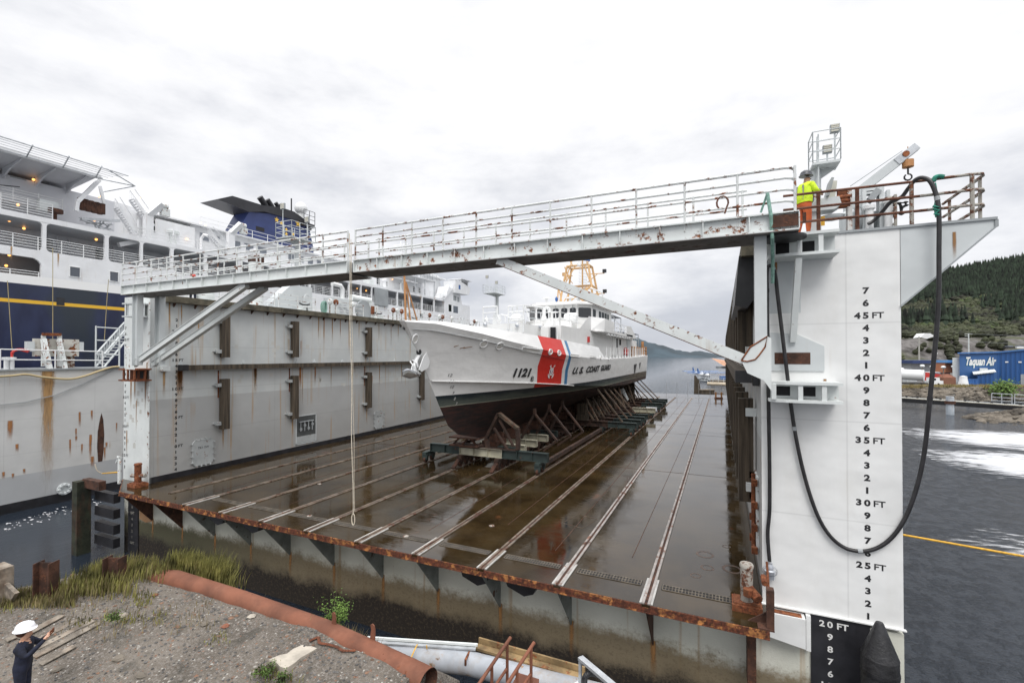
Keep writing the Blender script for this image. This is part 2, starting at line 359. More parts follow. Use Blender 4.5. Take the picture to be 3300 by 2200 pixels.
# rusty steps of colour at gusset feet are in the face; gusset plates
for i, x in enumerate([x_ for x_ in rx]+[-26.4]):
    g = MB().prism([(12.75, -.2), (14.0, -.2), (14.0, -1.74)], 'x', x-.012, x+.012)
    g.beam((x, 12.74, -.21), (x, 14.0, -1.77), .13, .03, (1, 0, 0))
    g.build('gusset', 'gusset' if 0 < i < 9 else 'darkrust', dock)
    streakX(dock, x, 13.994, .10, -2.9, -1.70)
for x in (-19.9, -17.7, -7.2, -5.6): # fairlead boxes under the overhang
    MB().prism([(x-.55, -.3), (x+.55, -.3), (x+.4, -.62), (x+.1, -.74), (x-.45, -.55)], 'y', 13.0, 13.6).build('fairlead_box', 'tar', dock)
MB().box(.55, .75, 13.3, 13.99, -1.9, -.3).build('rusty_web', 'darkrust', dock)
M['railstrip'] = paint('worn_rail_strip', (.15, .115, .085), .65, .35, 2.5, rust=.55, rs=.8, rcol=(.09, .035, .02), dirt=.6, dcol=(.34, .31, .28)); M['railpale'] = paint('pale_rail_strip', (.33, .30, .28), .6, .2, 2.5, rust=.5, rs=.7, rcol=(.15, .07, .045))
M['gratebar'] = paint('grate_bars_steel', (.13, .11, .085), .6, .3, 4)
for x in rx:
    mb = MB(); y1 = 77.8; y0 = 12.63 if x > -23 else 13.4
    mb.box(x-.11, x-.04, y0, y1, .001, .035).box(x+.04, x+.11, y0, y1, .001, .035)
    r_ = mb.build('rail', 'railpale' if x > -5 else 'railstrip', dock)
    MB().box(x-.045, x+.045, y0, y1, .001, .012).build('rail_slot', 'darkrust', r_)
M['railwhite'] = paint('white_rail_end', (.42, .41, .39), .6, .15, 3, rust=.40, rs=1.5)
for x in rx[:9]:
    for sg in (-1, 1):
        MB().box(x+sg*.115, x+sg*.17, 12.64, 14.1, .002, .03).build('rail_end_plate', 'railwhite', dock)
for i, (a, b) in enumerate(zip([.55]+rx, rx)):
    if i > 8: break
    x0, x1 = b+.3, a-.3 if i else .5
    g = MB().box(x0-.03, x1+.03, 13.60, 13.92, .002, .006)
    gp = g.build('drain_grate', 'dark', dock)
    bars = MB(); k = int((x1-x0)/.085)
    for j in range(k+1):
        xx = x0+(x1-x0)*j/k; bars.box(xx-.012, xx+.012, 13.62, 13.90, .006, .022)
    for yy in (13.61, 13.76, 13.90): bars.box(x0, x1, yy-.012, yy+.012, .006, .018)
    bars.build('grate_bars', 'gratebar', gp)
mb = MB()
for x in [(a+b)/2+.4 for a, b in zip(rx, rx[1:])]: mb.box(x-.012, x+.012, 14.4+random.random()*3, 77, .001, .004)
for y in (27.5, 41.3, 55.2, 69.0): mb.box(-26.7, .9, y-.015, y+.015, .0045, .0075)
mb.build('plate_seam', 'darkrust', dock)
MB().box(-26.7, .94, 77.9, 78.05, .002, .02).build('apron_joint', 'steel', dock)
for i in range(6):  # slender flag stanchions at the far edge
    x = -8.9+i*1.75; MB().tube((x, 84.6, 0), (x, 84.6, 1.9), .03, 5).build('stanchion', 'steel', dock)
# scattered marks on the wet floor: bolted plate, rust rings
M['ringrust'] = paint('rust_ring_paint', (.060, .030, .016), .35, .4, 6)
for x, y, r in ((-.55, 16.6, .28), (-.45, 15.6, .20), (-.75, 14.9, .16), (.25, 15.8, .30), (.1, 17.6, .14)):
    MB().add([(x+(r if i % 2 else r*.72)*cos(pi*(i//2)/12)*1., y+(r if i % 2 else r*.72)*sin(pi*(i//2)/12), .003) for i in range(48)], [(2*i, 2*i+1, (2*i+3) % 48, (2*i+2) % 48) for i in range(24)]).build('rust_ring', 'ringrust', dock)
pl_ = [PZ(*q, .003) for q in ((1812, 1684), (1863, 1657), (1926, 1672), (1877, 1701))]
MB().path(pl_+[pl_[0]], .008, 4).build('plate_outline', 'railstrip', dock)
for px, py in ((1308, 1729), (997, 1663), (1585, 1695), (1030, 1560)):
    q = PZ(px, py, 0); MB().lathe((q.x, q.y, .001), [(.10, 0), (.11, .03), (.05, .05), (.01, .055)], 8).box(q.x-.12, q.x+.04, q.y-.02, q.y+.02, .002, .03).build('deck_lashing_point', 'halfrust', dock)
# ---- wing walls
def wingmat():
    m = bpy.data.materials.new('inner_wall_paint'); m.use_nodes = True; t = NT(m.node_tree); b = t.n['Principled BSDF']
    P = t.new('ShaderNodeNewGeometry').outputs['Position']; sp = t.new('ShaderNodeSeparateXYZ', {0: P})
    n = t.noise(P, .5, 5, .6)
    c = t.mix(t.ramp(n, .3, .7), (.46, .485, .485), (.54, .56, .55))
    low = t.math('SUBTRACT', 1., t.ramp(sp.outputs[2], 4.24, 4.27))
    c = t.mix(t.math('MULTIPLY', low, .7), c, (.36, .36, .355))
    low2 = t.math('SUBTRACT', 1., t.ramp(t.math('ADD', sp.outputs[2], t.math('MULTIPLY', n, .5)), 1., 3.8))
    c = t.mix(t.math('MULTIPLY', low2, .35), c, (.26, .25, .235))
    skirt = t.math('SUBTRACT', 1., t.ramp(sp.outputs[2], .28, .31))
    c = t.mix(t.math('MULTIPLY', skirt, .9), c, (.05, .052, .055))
    for per, sck in ((2.35, sp.outputs[2]), (7.1, sp.outputs[1])):
        ln = t.math('SUBTRACT', 1., t.ramp(t.math('PINGPONG', sck, per/2), .006, .03))
        c = t.mix(t.math('MULTIPLY', ln, .25), c, (.2, .2, .2))
    s1 = t.noise(t.scale(P, (4.2, 4.2, .10)), 1., 3, .5); s2 = t.noise(t.scale(P, (.5, .5, .35)), 1., 2)
    k = t.math('MULTIPLY', t.ramp(s1, .55, .68), t.ramp(s2, .40, .58))
    c = t.mix(t.math('MULTIPLY', k, .6), c, (.38, .24, .11))
    s3 = t.ramp(t.noise(t.scale(P, (2, 2, 1.6)), 1.4, 6, .7), .68, .78)
    c = t.mix(t.math('MULTIPLY', s3, .45), c, (.28, .17, .09))
    s4 = t.ramp(t.noise(t.scale(P, (1, .35, 7)), 1.0, 3, .6), .62, .75)
    c = t.mix(t.math('MULTIPLY', s4, .10), c, (.25, .22, .18))
    t.l.new(c, b.inputs['Base Color']); b.inputs['Roughness'].default_value = .5
    b1 = t.new('ShaderNodeBump', {'Strength': .35, 'Distance': .12, 'Height': t.noise(P, .9, 2)}); t.l.new(b1.outputs[0], b.inputs['Normal'])
    return m
M['innerwall'] = wingmat()
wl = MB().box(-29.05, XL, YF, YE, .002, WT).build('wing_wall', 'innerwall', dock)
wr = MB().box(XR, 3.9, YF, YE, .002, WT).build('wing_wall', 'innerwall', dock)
MB().box(-29.06, XL+.01, YF-.02, YF, .0, WT).build('end_plate', 'oldwhite2', wl)
MB().box(XR-.01, 3.91, YF-.02, YF, .03, WT).build('end_plate', 'endwall', wr)
MB().box(XR-.04, 3.95, YF-.1, YF-.02, -.0, .03).build('lip', 'endwall', wr)
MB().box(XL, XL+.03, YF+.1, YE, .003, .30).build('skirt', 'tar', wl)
# corner trim and grey upper patch of the right-hand end
MB().box(XL-.12, XL+.04, YF-.05, YF-.021, .05, 9.3).build('corner_strip', 'oldwhite', wl)
# draft marks -------------------------------------------------------------
def ftmarks(top, bot, xc, y, z45, size, parent, mat='ink', inner=False):
    mb = MB()
    for ft in range(bot, top+1):
        z = z45+(ft-45)*.3062 if not inner else z45+ft*.308
        five = ft % 5 == 0; s_ = str(abs(ft)) if five else str(abs(ft) % 10)
        if inner: fn = lambda a, b, dx=0: (y, xc+a, z+b)
        else: fn = lambda a, b, dx=0: (xc+a, y, z+b)
        if five:
            dg = s_[::-1]
            for i, ch in enumerate(dg): mb.text(ch, size, (lambda a, b, o=-i*size*.83: fn(a+o, b)), .045, sx=1.2)
            mb.text('FT', size, (lambda a, b: fn(a+size*1.16, b)), .022, sx=1.12)
        else: mb.text(s_, size, fn, .045, sx=1.2)
    return mb.build('draft_marks', mat, parent)
ftmarks(47, 21, 3.22, YF-.024, 7.52, .205, wr)
ftmarks(47, 23, -28.93, YF-.024, 7.39, .195, wl)
ftmarks(22, -4, 15.26, XL+.006, 1.68, .205, wl, inner=True)
# fender timbers on the left inner wall
def timber(y0, y1, z0, z1, parent, side=1, d=.36, mat='timber'):
    x = XL if side > 0 else XR
    MB().box(*(sorted((x+side*.08, x+side*(.08+d)))), y0, y1, z0, z1).build('fender_timber', mat, parent)
vf = [17.75, 22.62, 29.87, 37.3, 45.2, 53.5, 62., 71., 80.]
for y in vf:
    for z0, z1 in ((2.28, 5.2), (6.45, 8.88)):
        timber(y-.19, y+.21, z0, z1, wl)
        for zz in (z0+.35, z1-.35):
            b_ = MB().box(XL+.001, XL+.30, y-.42, y-.20, zz-.10, zz+.10); b_.box(XL+.001, XL+.12, y-.55, y-.42, zz-.02, zz+.02)
            b_.build('fender_bracket', 'hatchgrey', wl)
    if y > 30: continue
    MB().box(XL+.002, XL+.008, y-.25, y-.16, 4.1, 5.7).build('rust_run', 'rust', wl)
y = 15.62
while y < YE-1:
    y1 = min(y+3.15, YE-.5); timber(y, y1-.02, 5.76, 6.04, wl); y = y1
MB().box(XL+.07, XL+.46, 15.30, 15.62, 5.74, 6.06).build('fender_end', 'black', wl)
for y in (15.45, 19.1, 23.0, 24.5, 27.2, 33.5):
    MB().prism([(y-.12, 6.06), (y+.12, 6.06), (y, 6.3)], 'x', XL+.002, XL+.05).build('timber_clip', 'greypaint', wl)
M['ruststain'] = paint('rust_stain', (.30, .155, .065), .7, .15, 2, dirt=.5, dcol=(.36, .30, .22))
for y, w_, z0, z1, m_ in ((15.42, .22, 3.6, 5.75, 'stainY'), (15.45, .2, 4.3, 5.75, 'stainYd'), (14.66, .09, 4.2, 5.7, 'stainY'), (19.9, .16, 3.9, 5.75, 'stainY'), (19.9, .12, 4.5, 5.75, 'stainYd'), (23.3, .14, 4.0, 5.75, 'stainYd'), (24.6, .09, 4.2, 5.75, 'stainYd'), (28.3, .08, 4.0, 5.75, 'stainY'), (26.1, .06, 3.8, 5.75, 'stainY'), (31.5, .08, 3.6, 5.75, 'stainY'), (34.5, .08, 3.8, 5.75, 'stainY'), (17.85, .07, .9, 2.26, 'stainY'), (22.7, .07, .9, 2.26, 'stainY'), (29.95, .07, .6, 2.26, 'stainY'), (37.4, .08, .3, 2.26, 'stainY'),
    (14.9, .07, 7.3, 9.4, 'stainY'), (15.5, .05, 7.8, 9.3, 'stainY'), (16.4, .05, 6.8, 8.6, 'stainY'), (24.9, .09, 7.4, 9.35, 'stainY'), (25.4, .06, 7.0, 9.35, 'stainYd'), (26.2, .08, 7.2, 9.35, 'stainY'), (27.0, .06, 7.6, 9.35, 'stainYd'), (27.9, .06, 7.9, 9.35, 'stainY'), (29.0, .05, 7.5, 9.35, 'stainY'), (31.4, .06, 7.4, 9.35, 'stainY'), (33.0, .05, 7.0, 9.35, 'stainYd'), (34.0, .06, 7.6, 9.35, 'stainY'), (23.35, .04, 6.2, 7.6, 'stainYd'), (23.5, .05, 2.6, 5.7, 'stainY'), (30.6, .04, 3.9, 4.9, 'stainYd')):
    streakY(wl, XL+.004+.0006*(hash(str(y)) % 3 if False else int(y*10) % 3), y, w_, z0, z1, m_)
for x, w_, z0, z1 in ((-28.4, .10, 3.6, 5.3), (-28.05, .08, 4.0, 5.3), (-27.1, .10, 3.3, 5.3), (-26.95, .12, 4.0, 6.2), (-28.75, .06, 1.0, 2.6), (-27.9, .05, 2.2, 4.2)): streakX(wl, x, YF-.0232-.0005*(int(-x*100) % 3), w_, z0, z1)
for x, w_, z0, z1 in ((1.06, .05, 6.9, 8.2), (1.12, .04, 5.95, 6.9), (2.36, .05, 5.3, 5.95), (4.9, .05, 8.7, 9.4), (1.3, .04, 8.6, 9.0)): streakX(wr, x, YF-.0265, w_, z0, z1)
MB().box(XL+.002, XL+.3, 14.45, 14.8, 5.75, 6.0).build('pad_eye', 'oldwhite', wl)
# mossy cap timber on top of both walls
for side, xx, par in ((1, XL, wl), (-1, XR, wr)):
    y = 14.6
    while y < YE-1:
        y1 = min(y+3.4, YE-.3)
        MB().box(min(xx-side*.0, xx+side*.45), max(xx-side*.0, xx+side*.45), y, y1-.03, 9.36, 9.7).build('cap_timber', 'toptimber', par)
        for q in (y+.5, y+1.6, y+2.7):
            if q < YE-1: MB().prism([(xx, 9.36), (xx+side*.22, 9.36), (xx, 9.14)], 'y', q-.03, q+.03).build('cap_clip', 'darkrust', par)
        y = y1
# pale touch-up squares of primer
M['patch'] = paint('primer_patch', (.52, .52, .49), .6, .05)
rnd = random.Random(3); k = MB()
for i in range(46):
    y = rnd.uniform(17, 36); z = rnd.choice([rnd.uniform(4.3, 5.5), rnd.uniform(6.4, 8.6), rnd.uniform(6.3, 7.6)]); a = rnd.uniform(.08, .17)
    MB().add([(XL+.003, y-a, z-a), (XL+.003, y+a, z-a), (XL+.003, y+a, z+a), (XL+.003, y-a, z+a)], [(0, 1, 2, 3)]).build('primer_patch', 'patch', wl)
k = MB()
for i in range(13):
    x = rnd.uniform(-28.8, -27.2); z = rnd.uniform(1.4, 5.); a = rnd.uniform(.07, .13)
    MB().box(x-a, x+a, YF-.0225, YF-.021, z-a*1.1, z+a*1.1).build('primer_patch', 'patch', wl)
# bolted tank hatches and valve recess
def hatch(y0, y1, z0, z1, txt):
    c_ = .14
    pl = MB().prism([(y0+c_, z0), (y1-c_, z0), (y1, z0+c_), (y1, z1-c_), (y1-c_, z1), (y0+c_, z1), (y0, z1-c_), (y0, z0+c_)], 'x', XL+.002, XL+.07).build('tank_hatch', 'hatchgrey', wl)
    dg = MB()
    for i in range(4):
        yy = y0+.2+(y1-y0-.4)*i/3
        for z_ in (z0-.03, z1+.03): dg.box(XL+.02, XL+.15, yy-.025, yy+.025, z_-.045, z_+.045)
    for i in range(4):
        z_ = z0+.2+(z1-z0-.4)*i/3
        for yy in (y0-.03, y1+.03): dg.box(XL+.02, XL+.15, yy-.045, yy+.045, z_-.025, z_+.025)
    dg.build('dog_clamp', 'hatchgrey', pl)
    MB().text(txt, .17, lambda a, b: (XL+.074, (y0+y1)/2+a, z1-.45+b), .012).build('lettering', 'ink', pl)
hatch(16.1, 17.25, .42, 1.84, 'TK1 SW'); hatch(30.8, 31.95, .42, 1.85, 'TK2 SW'); hatch(44, 45.2, .42, 1.85, 'TK3 SW')
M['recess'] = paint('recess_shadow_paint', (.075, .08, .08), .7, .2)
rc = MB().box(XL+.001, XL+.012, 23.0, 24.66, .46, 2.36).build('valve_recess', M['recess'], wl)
fr = MB()
for a in ((22.95, 24.71, 2.34, 2.40), (22.95, 24.71, .42, .48), (22.95, 23.01, .42, 2.4), (24.65, 24.71, .42, 2.4)): fr.box(XL+.0, XL+.03, *a)
fr.build('recess_frame', 'greypaint', rc)
MB().box(XL+.013, XL+.02, 23.02, 24.64, .50, .95).build('rusty_sill', 'hatchgrey', rc)
vp = MB()
for i in range(4):
    y = 23.3+.33*i; vp.tube((XL+.08, y, 1.3), (XL+.08, y, 2.0), .035); vp.lathe((XL+.1, y, 1.45+.25*(i % 2)), [(.02, 0), (.11, 0), (.11, .02), (.02, .02)], 10, 'x')
vp.tube((XL+.08, 23.2, 1.95), (XL+.08, 24.4, 1.95), .04); vp.build('valves', 'midgrey', rc)
# ---- right wing wall: heavy vertical fender timbers seen end-on
yy = 15.6
for i in range(24):
    y = 16.4+i*2.85
    if y > 84: break
    timber(y-.2, y+.2, 2.0, 5.2, wr, -1, .42); timber(y-.2, y+.2, 6.3, 9.2, wr, -1, .42)
    for zz in (2.5, 4.8, 6.7, 8.9):
        MB().box(XR-.30, XR-.002, y-.42, y-.21, zz-.12, zz+.12).build('fender_bracket', 'oldwhite', wr)
MB().box(XR-.62, XR-.2, 14.75, YE-2, 5.78, 6.12).build('fender_beam', 'timber', wr)
MB().box(XR-.62, XR-.2, 14.55, 14.75, 5.78, 6.12).box(XR-.18, XR-.02, 14.5, 14.8, 5.7, 6.14).build('fender_end', 'black', wr)
# rubber apron hanging at the top near the entrance
MB().prism([(XR-.02, 9.5), (XR-.5, 9.42), (XR-.62, 8.0), (XR-.3, 7.9), (XR-.02, 8.3)], 'y', 14.9, 20.5).build('rubber_flap', 'black', wr)
pv = MB()
for z in (.9, 1.55, 2.2, 2.85): pv.tube((XR-.12, 15.2, z), (XR-.12, 16.3, z), .035); pv.box(XR-.2, XR-.04, 15.15, 15.3, z-.09, z+.09); pv.box(XR-.2, XR-.04, 16.2, 16.35, z-.09, z+.09)
pv.tube((XR-.12, 15.7, .8), (XR-.12, 15.7, 3.0), .06); pv.build('hatch_dogs', 'rust', wr)
MB().box(XR-.06, XR-.003, 15.25, 16.25, .8, 3.0).build('tank_hatch', 'oldwhite', wr)
# cantilever wing at outer top of the right-hand wall
cw = MB().prism([(3.9, 9.60), (5.62, 9.60), (5.62, 9.46), (3.9, 7.74)], 'y', YF-.02, YF+.02)
cw.build('cantilever_plate', 'greypaint', wr)
MB().box(1.9, 5.64, YF-.06, YF+2.6, 9.60, 9.66).box(5.60, 5.66, YF-.05, YF+2.6, 9.44, 9.60).beam((3.9, YF, 7.72), (5.63, YF, 9.45), .14, .03, (0, 0, 1)).build('platform_edge', 'midgrey', wr)
MB().box(XR-.01, 1.85, YF-.024, YF-.0205, 7.65, 9.6).build('grey_undercoat_patch', 'greypaint', wr)
# hinge brackets carrying the walkways
def bracket(x0, x1, y0, z0, z1, par, mat, cut=.5):
    b_ = MB(); s_ = 1 if x1 > x0 else -1
    pl = [(x0, y0+.25*cut), (x0+s_*.35, y0), (x1, y0), (x1, YF-.021), (x0, YF-.021)]
    for z in (z0, z1): b_.prism(pl, 'z', z-.035, z+.035)
    for x in (x0+s_*.05, x0+s_*.62, x1-s_*.42): b_.box(min(x, x+s_*.10), max(x, x+s_*.10), y0+.03, y0+.09, z0+.035, z1-.035)
    b_.box(min(x0, x1), max(x0, x1), y0+.5, y0+.53, z0+.035, z1-.035)
    o = b_.build('hinge_bracket', mat, par)
    for xa, xb in ((x0+s_*.18, x0+s_*.5), (x0+s_*.76, x0+s_*1.05)): MB().box(min(xa, xb), max(xa, xb), y0+.495, y0+.5, z0+.1, z1-.1).build('bracket_opening', 'dark', o)
bracket(1.07, 2.55, 13.2, 9.03, 9.52, wr, M['oldwhite2']); bracket(1.07, 2.60, 13.2, 5.42, 5.86, wr, M['oldwhite2'])
bracket(-26.55, -27.95, 13.2, 5.3, 5.86, wl, M['rust']); bracket(-26.9, -27.9, 13.3, 8.55, 9.2, wl, M['greypaint'])
MB().beam((1.72, 13.3, 8.95), (1.66, 13.9, 6.9), .14, .12).build('bracket_strut', 'oldwhite2', wr)
mb = MB().prism([(1.15, 6.15), (2.35, 6.15), (2.35, 6.78), (1.75, 7.1), (1.15, 7.15)], 'y', YF-.06, YF-.021); o = mb.build('doubler_plate', 'greypaint', wr)
MB().box(1.25, 2.05, YF-.066, YF-.061, 6.32, 6.62).build('doubler_opening', 'darkrust', o)
# black draft plate, box ledge and small fittings under the right-hand lip
bp = MB().box(2.02, 3.25, YF-.05, YF-.001, -3.5, -.02).build('black_plate', 'tar', dock)
k = MB()
for i, s_ in enumerate(['20', '9', '8', '7', '6', '15', '4', '3']):
    z = PY(2687, 2012, 14).z-.3062*i
    if len(s_) == 2:
        k.text(s_[0], .21, lambda a, b: (2.26+a, YF-.055, z+b), .028, sx=1.15); k.text(s_[1], .21, lambda a, b: (2.43+a, YF-.055, z+b), .028, sx=1.15); k.text('FT', .21, lambda a, b: (2.69+a, YF-.055, z+b), .028, sx=1.1)
    else: k.text(s_, .21, lambda a, b: (2.43+a, YF-.055, z+b), .028, sx=1.15)
k.build('draft_marks', 'inkw', bp)
o = MB().prism([(.97, -.06), (1.87, -.06), (1.87, -.80), (.97, -.66)], 'y', YF-.35, YF-.001).build('ledge_box', 'endwall', dock)
MB().box(1.0, 1.80, YF-.3, YF-.1, -.055, -.05).build('ledge_rust', 'rust', o)
MB().box(1.90, 2.0, YF-.2, YF-.001, -.9, -.02).build('guide_strip', 'endwall', dock)
k = MB()
for i, s_ in enumerate(['6', '15FT', '4', '3', '2', '1', '10FT']):
    z = PY(424, 1632, 13.95).z-.31*i; k.text(s_, .19, lambda a, b: (-28.1+a, 13.93, z+b), .02)
k.build('draft_marks', paint('faded_white_marks', (.30, .29, .26), .7, .2), MB().box(-28.5, -27.6, 13.94, 13.999, -5, -.3).build('black_plate', 'tar', dock))
MB().prism([(-27.55, -.6), (-26.5, -.6), (-26.5, -1.9), (-27.0, -2.0), (-27.55, -1.9)], 'y', 13.985, 13.999).build('rust_patch', 'ruststain', dock)
MB().beam((1.02, 12.75, .0), (1.02, 12.75, .95), .16, .22).box(.75, 1.1, 12.6, 13.0, .0, .04).prism([(.55, 0), (.95, 0), (.95, .3)], 'y', 12.9, 12.95).build('corner_post', 'darkrust', dock)
MB().tube((1.02, 12.9, .4), (1.02, 13.6, 1.25), .03).tube((.93, 13.1, .9), (.93, 13.5, .9), .07).build('corner_brace', 'rust', dock)
# ---- bitts
def bitt(x, y, rusty, label):
    b = thing('mooring_bitt', label, 'mooring bitt', (x, y, 0), 'mooring bitts at the corners of the dock')
    MB().box(x-.35, x+.35, y-.3, y+.3, 0, .16).box(x-.3, x+.3, y-.24, y+.24, .16, .2).build('base', 'rust', b)
    MB().lathe((x, y, .2), [(.15, 0), (.15, .85), (.17, .86), (.17, .92), (.15, .95)], 16).build('post', 'rust' if rusty else 'halfrust', b, True)
    if rusty: MB().tube((x-.45, y-.05, .5), (x+.45, y+.1, .56), .09, 12).build('crossbar', 'halfrust', b, True)
    else: MB().tube((x+.02, y, .55), (x+.25, y-.35, .42), .12, 12).lathe((x+.02, y-.28, .42), [(.05, 0), (.11, .02), (.11, .2), (.05, .22)], 12).build('crossbar', 'rust', b, True)
bitt(-26.75, 13.5, True, 'rusty cruciform mooring bitt on the far left corner of the dock floor')
bitt(.55, 13.55, False, 'rusty bitt with a pale post on the near right corner of the dock floor')
# ================================================================= WALKWAYS
def walkway(x0, x1, label, brace, rusty):
    y0, y1 = 12.45, 13.5; zt, zb = 9.86, 9.45
    o = thing('swing_walkway', label, 'walkway', (x0, 13, zb))
    for y, nm in ((y0, 'near'), (y1, 'far')):
        k = MB().box(x0, x1, y-.012, y+.012, zb+.02, zt-.02)
        for z in (zb, zt): k.box(x0, x1, y-.11, y+.11, z-.016, z+.016)
        n = int((x1-x0)/.98)
        for i in range(n+1):
            xx = x0+(x1-x0)*i/n; k.box(xx-.012, xx+.012, y-.10, y+.10, zb+.02, zt-.02)
        k.build('girder', 'oldwhite' if rusty else 'oldwhite2', o)
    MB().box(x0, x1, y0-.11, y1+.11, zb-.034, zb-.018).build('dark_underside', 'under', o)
    k = MB().box(x0, x1, y0+.1, y1-.1, zt-.03, zt-.012)
    n = int((x1-x0)/.98)
    for i in range(n+1): xx = x0+(x1-x0)*i/n; k.box(xx-.03, xx+.03, y0+.02, y1-.02, zb+.05, zt-.04)
    k.build('floor_grating', 'midgrey', o)
    return o, y0, y1, zt, zb
def wrail(o, x0, x1, y, zt, posts, bars=(.28, .55, .82, 1.06), curl=0):
    k = MB()
    for i, h in enumerate(bars):
        pts = [(x0, y, zt+h), (x1, y, zt+h)]
        if curl: pts += [(x1+curl*.12, y+.04, zt+h-.01), (x1+curl*.2, y+.12, zt+h-.03), (x1+curl*.22, y+.3, zt+h-.05)]
        k.path(pts, .028 if i < 3 else .034, 6)
    for xx in posts: k.tube((xx, y, zt-.2), (xx, y, zt+bars[-1]+.02), .03, 6)
    return k.build('railing', 'rail', o)
# left leaf
o, y0, y1, zt, zb = walkway(-26.0, -11.95, 'left leaf of the walkway across the dock entrance, carried by twin slanted struts', 2, False)
wrail(o, -26.1, -12.0, y0, zt, [-26.1+1.175*i for i in range(13)]); wrail(o, -26.1, -12.0, y1, zt, [-26.1+1.175*i for i in range(13)], (.5, .95))
for dy in (y0+.1, y1-.1):
    MB().beam((-17.4, dy, 9.40), (-25.6, dy+.15, 6.1), .22, .2, (0, 1, 0)).beam((-17.35, dy, 9.53), (-25.6, dy+.15, 6.23), .02, .27, (0, 1, 0)).build('strut', 'oldwhite2', o)
for a, dy in ((-25.25, 12.6), (-25.15, 13.5)):
    MB().box(a-.03, a+.35, dy-.02, dy+.02, 6.1, 9.44).box(a-.05, a-.02, dy-.13, dy+.13, 6.1, 9.44).box(a+.33, a+.36, dy-.13, dy+.13, 6.1, 9.44).build('post', 'greypaint', o)
MB().prism([(-25.9, 5.9), (-25.2, 5.9), (-25.6, 6.9), (-25.9, 7.0)], 'y', 12.5, 12.56).build('knee_plate', 'oldwhite', o)
# right leaf
o2, y0, y1, zt, zb = walkway(-11.65, 1.62, 'right leaf of the walkway across the dock entrance, propped by one long diagonal strut', 1, True)
wrail(o2, -11.65, 1.36, y0, zt, [-11.65+1.2*i for i in range(12)], curl=1); wrail(o2, -11.65, .6, y1, zt, [-11.5+1.2*i for i in range(11)], (.5, .98))
MB().beam((-6.15, 12.55, 9.42), (.62, 12.75, 6.38), .27, .14, (0, 1, 0)).build('strut', 'oldwhite', o2)
MB().beam((-6.15, 12.545, 9.28), (.62, 12.745, 6.24), .02, .18, (0, 1, 0)).build('strut_flange', 'darkrust', o2)
MB().box(.72, .98, 12.62, 12.9, 6.2, 9.44).build('post', 'greypaint', o2)
k_ = MB().prism([(.42, 6.42), (.62, 6.75), (.98, 7.0), (1.06, 6.95), (1.06, 5.7), (.9, 5.95), (.55, 6.12)], 'y', 12.56, 12.61).build('knee_plate', 'oldwhite2', o2)
rimp = [(.42, 6.42), (.62, 6.75), (.98, 7.0), (.93, 6.75), (.80, 6.55), (.72, 6.45), (.55, 6.40), (.42, 6.42)]
MB().path([(a, 12.555, b) for a, b in rimp], .02, 5).build('rust_rim', 'rust', k_)
o = MB().box(1.05, 1.6, 12.33, 12.337, 9.52, 9.80).box(1.68, 1.75, 12.33, 12.337, 9.55, 9.8).build('web_cutout', 'darkrust', o2)
MB().lathe((1.35, 12.95, 9.36), [(.02, 0), (.5, 0), (.5, .05), (.02, .05)], 20).build('turntable', 'black', o2)
k = MB(); c_ = Vector((.02, 12.44, 10.28))
k.path([c_+Vector((.13*cos(a), 0, .16*sin(a)+(-.12 if abs(a+pi/2) < .5 else 0))) for a in [i*pi/6-1.2 for i in range(11)]], .022, 6)
solo(k, 'life_ring_hook', 'rustrail', 'rusty bent metal loop hung on the walkway railing', 'hook', c_)
# dangling ropes
k = MB(); pts = [(-11.82+.02*sin(i*.8), 12.33+.012*i, 10.8-i*.515) for i in range(20)]
k.path(pts, .015, 6); k.path([(-11.78+.015*sin(i), 12.37+.012*i, 10.6-i*.5) for i in range(20)], .010, 5)
e = Vector(pts[-1]); k.path([e+Vector((.07*sin(a), 0, -.2+.2*cos(a))) for a in [i*pi/5 for i in range(11)]], .018, 5)
solo(k, 'hanging_rope', 'ropew', 'pale rope hanging from the middle of the walkway to the dock floor, looped end', 'rope', (-11.7, 12.6, .4))
k = MB(); k.path([(.98, 12.36, 10.35), (1.05, 12.33, 9.8), (1.08, 12.4, 9.3), (1.13, 12.9, 8.9), (1.15, 13.2, 8.35)], .04, 8)
k.path([(.98, 12.36, 10.35), (.85, 12.5, 9.95)], .025, 6)
solo(k, 'lashing_rope', 'palegreenrope', 'pale green rope tied over the walkway end beside the dark hose', 'rope', (1.1, 12.6, 8.4))
# ================================================================= HOSES
def spline(pts, n=8):
    pts = [Vector(p) for p in pts]; out_ = []
    for i in range(len(pts)-1):
        p0, p1, p2, p3 = pts[max(i-1, 0)], pts[i], pts[i+1], pts[min(i+2, len(pts)-1)]
        for j in range(n):
            q = j/n; out_.append(.5*((2*p1)+(p2-p0)*q+(2*p0-5*p1+4*p2-p3)*q*q+(3*p1-p0-3*p2+p3)*q**3))
    return out_+[pts[-1]]
hp = [(2798, 722, 15.0), (2820, 708, 15.0), (2845, 680, 14.8), (2870, 652, 14.6), (2905, 635, 14.4), (2925, 610, 14.2), (2950, 580, 14.0), (2975, 573, 13.9), (3000, 588, 13.82), (3020, 640, 13.78), (3026, 700, 13.74), (3026, 800, 13.75), (3023, 1000, 13.75), (3000, 1250, 13.8), (2975, 1480, 13.85), (2930, 1640, 13.88), (2870, 1735, 13.9), (2795, 1774, 13.9), (2715, 1760, 13.9), (2650, 1690, 13.9), (2600, 1560, 13.88), (2560, 1380, 13.86), (2530, 1150, 13.8), (2507, 960, 13.7), (2497, 880, 13.6), (2484, 857, 13.55), (2472, 870, 13.55), (2472, 960, 13.6), (2476, 1250, 13.7), (2480, 1500, 13.85), (2480, 1640, 13.88), (2474, 1720, 13.88), (2480, 1808, 13.85)]
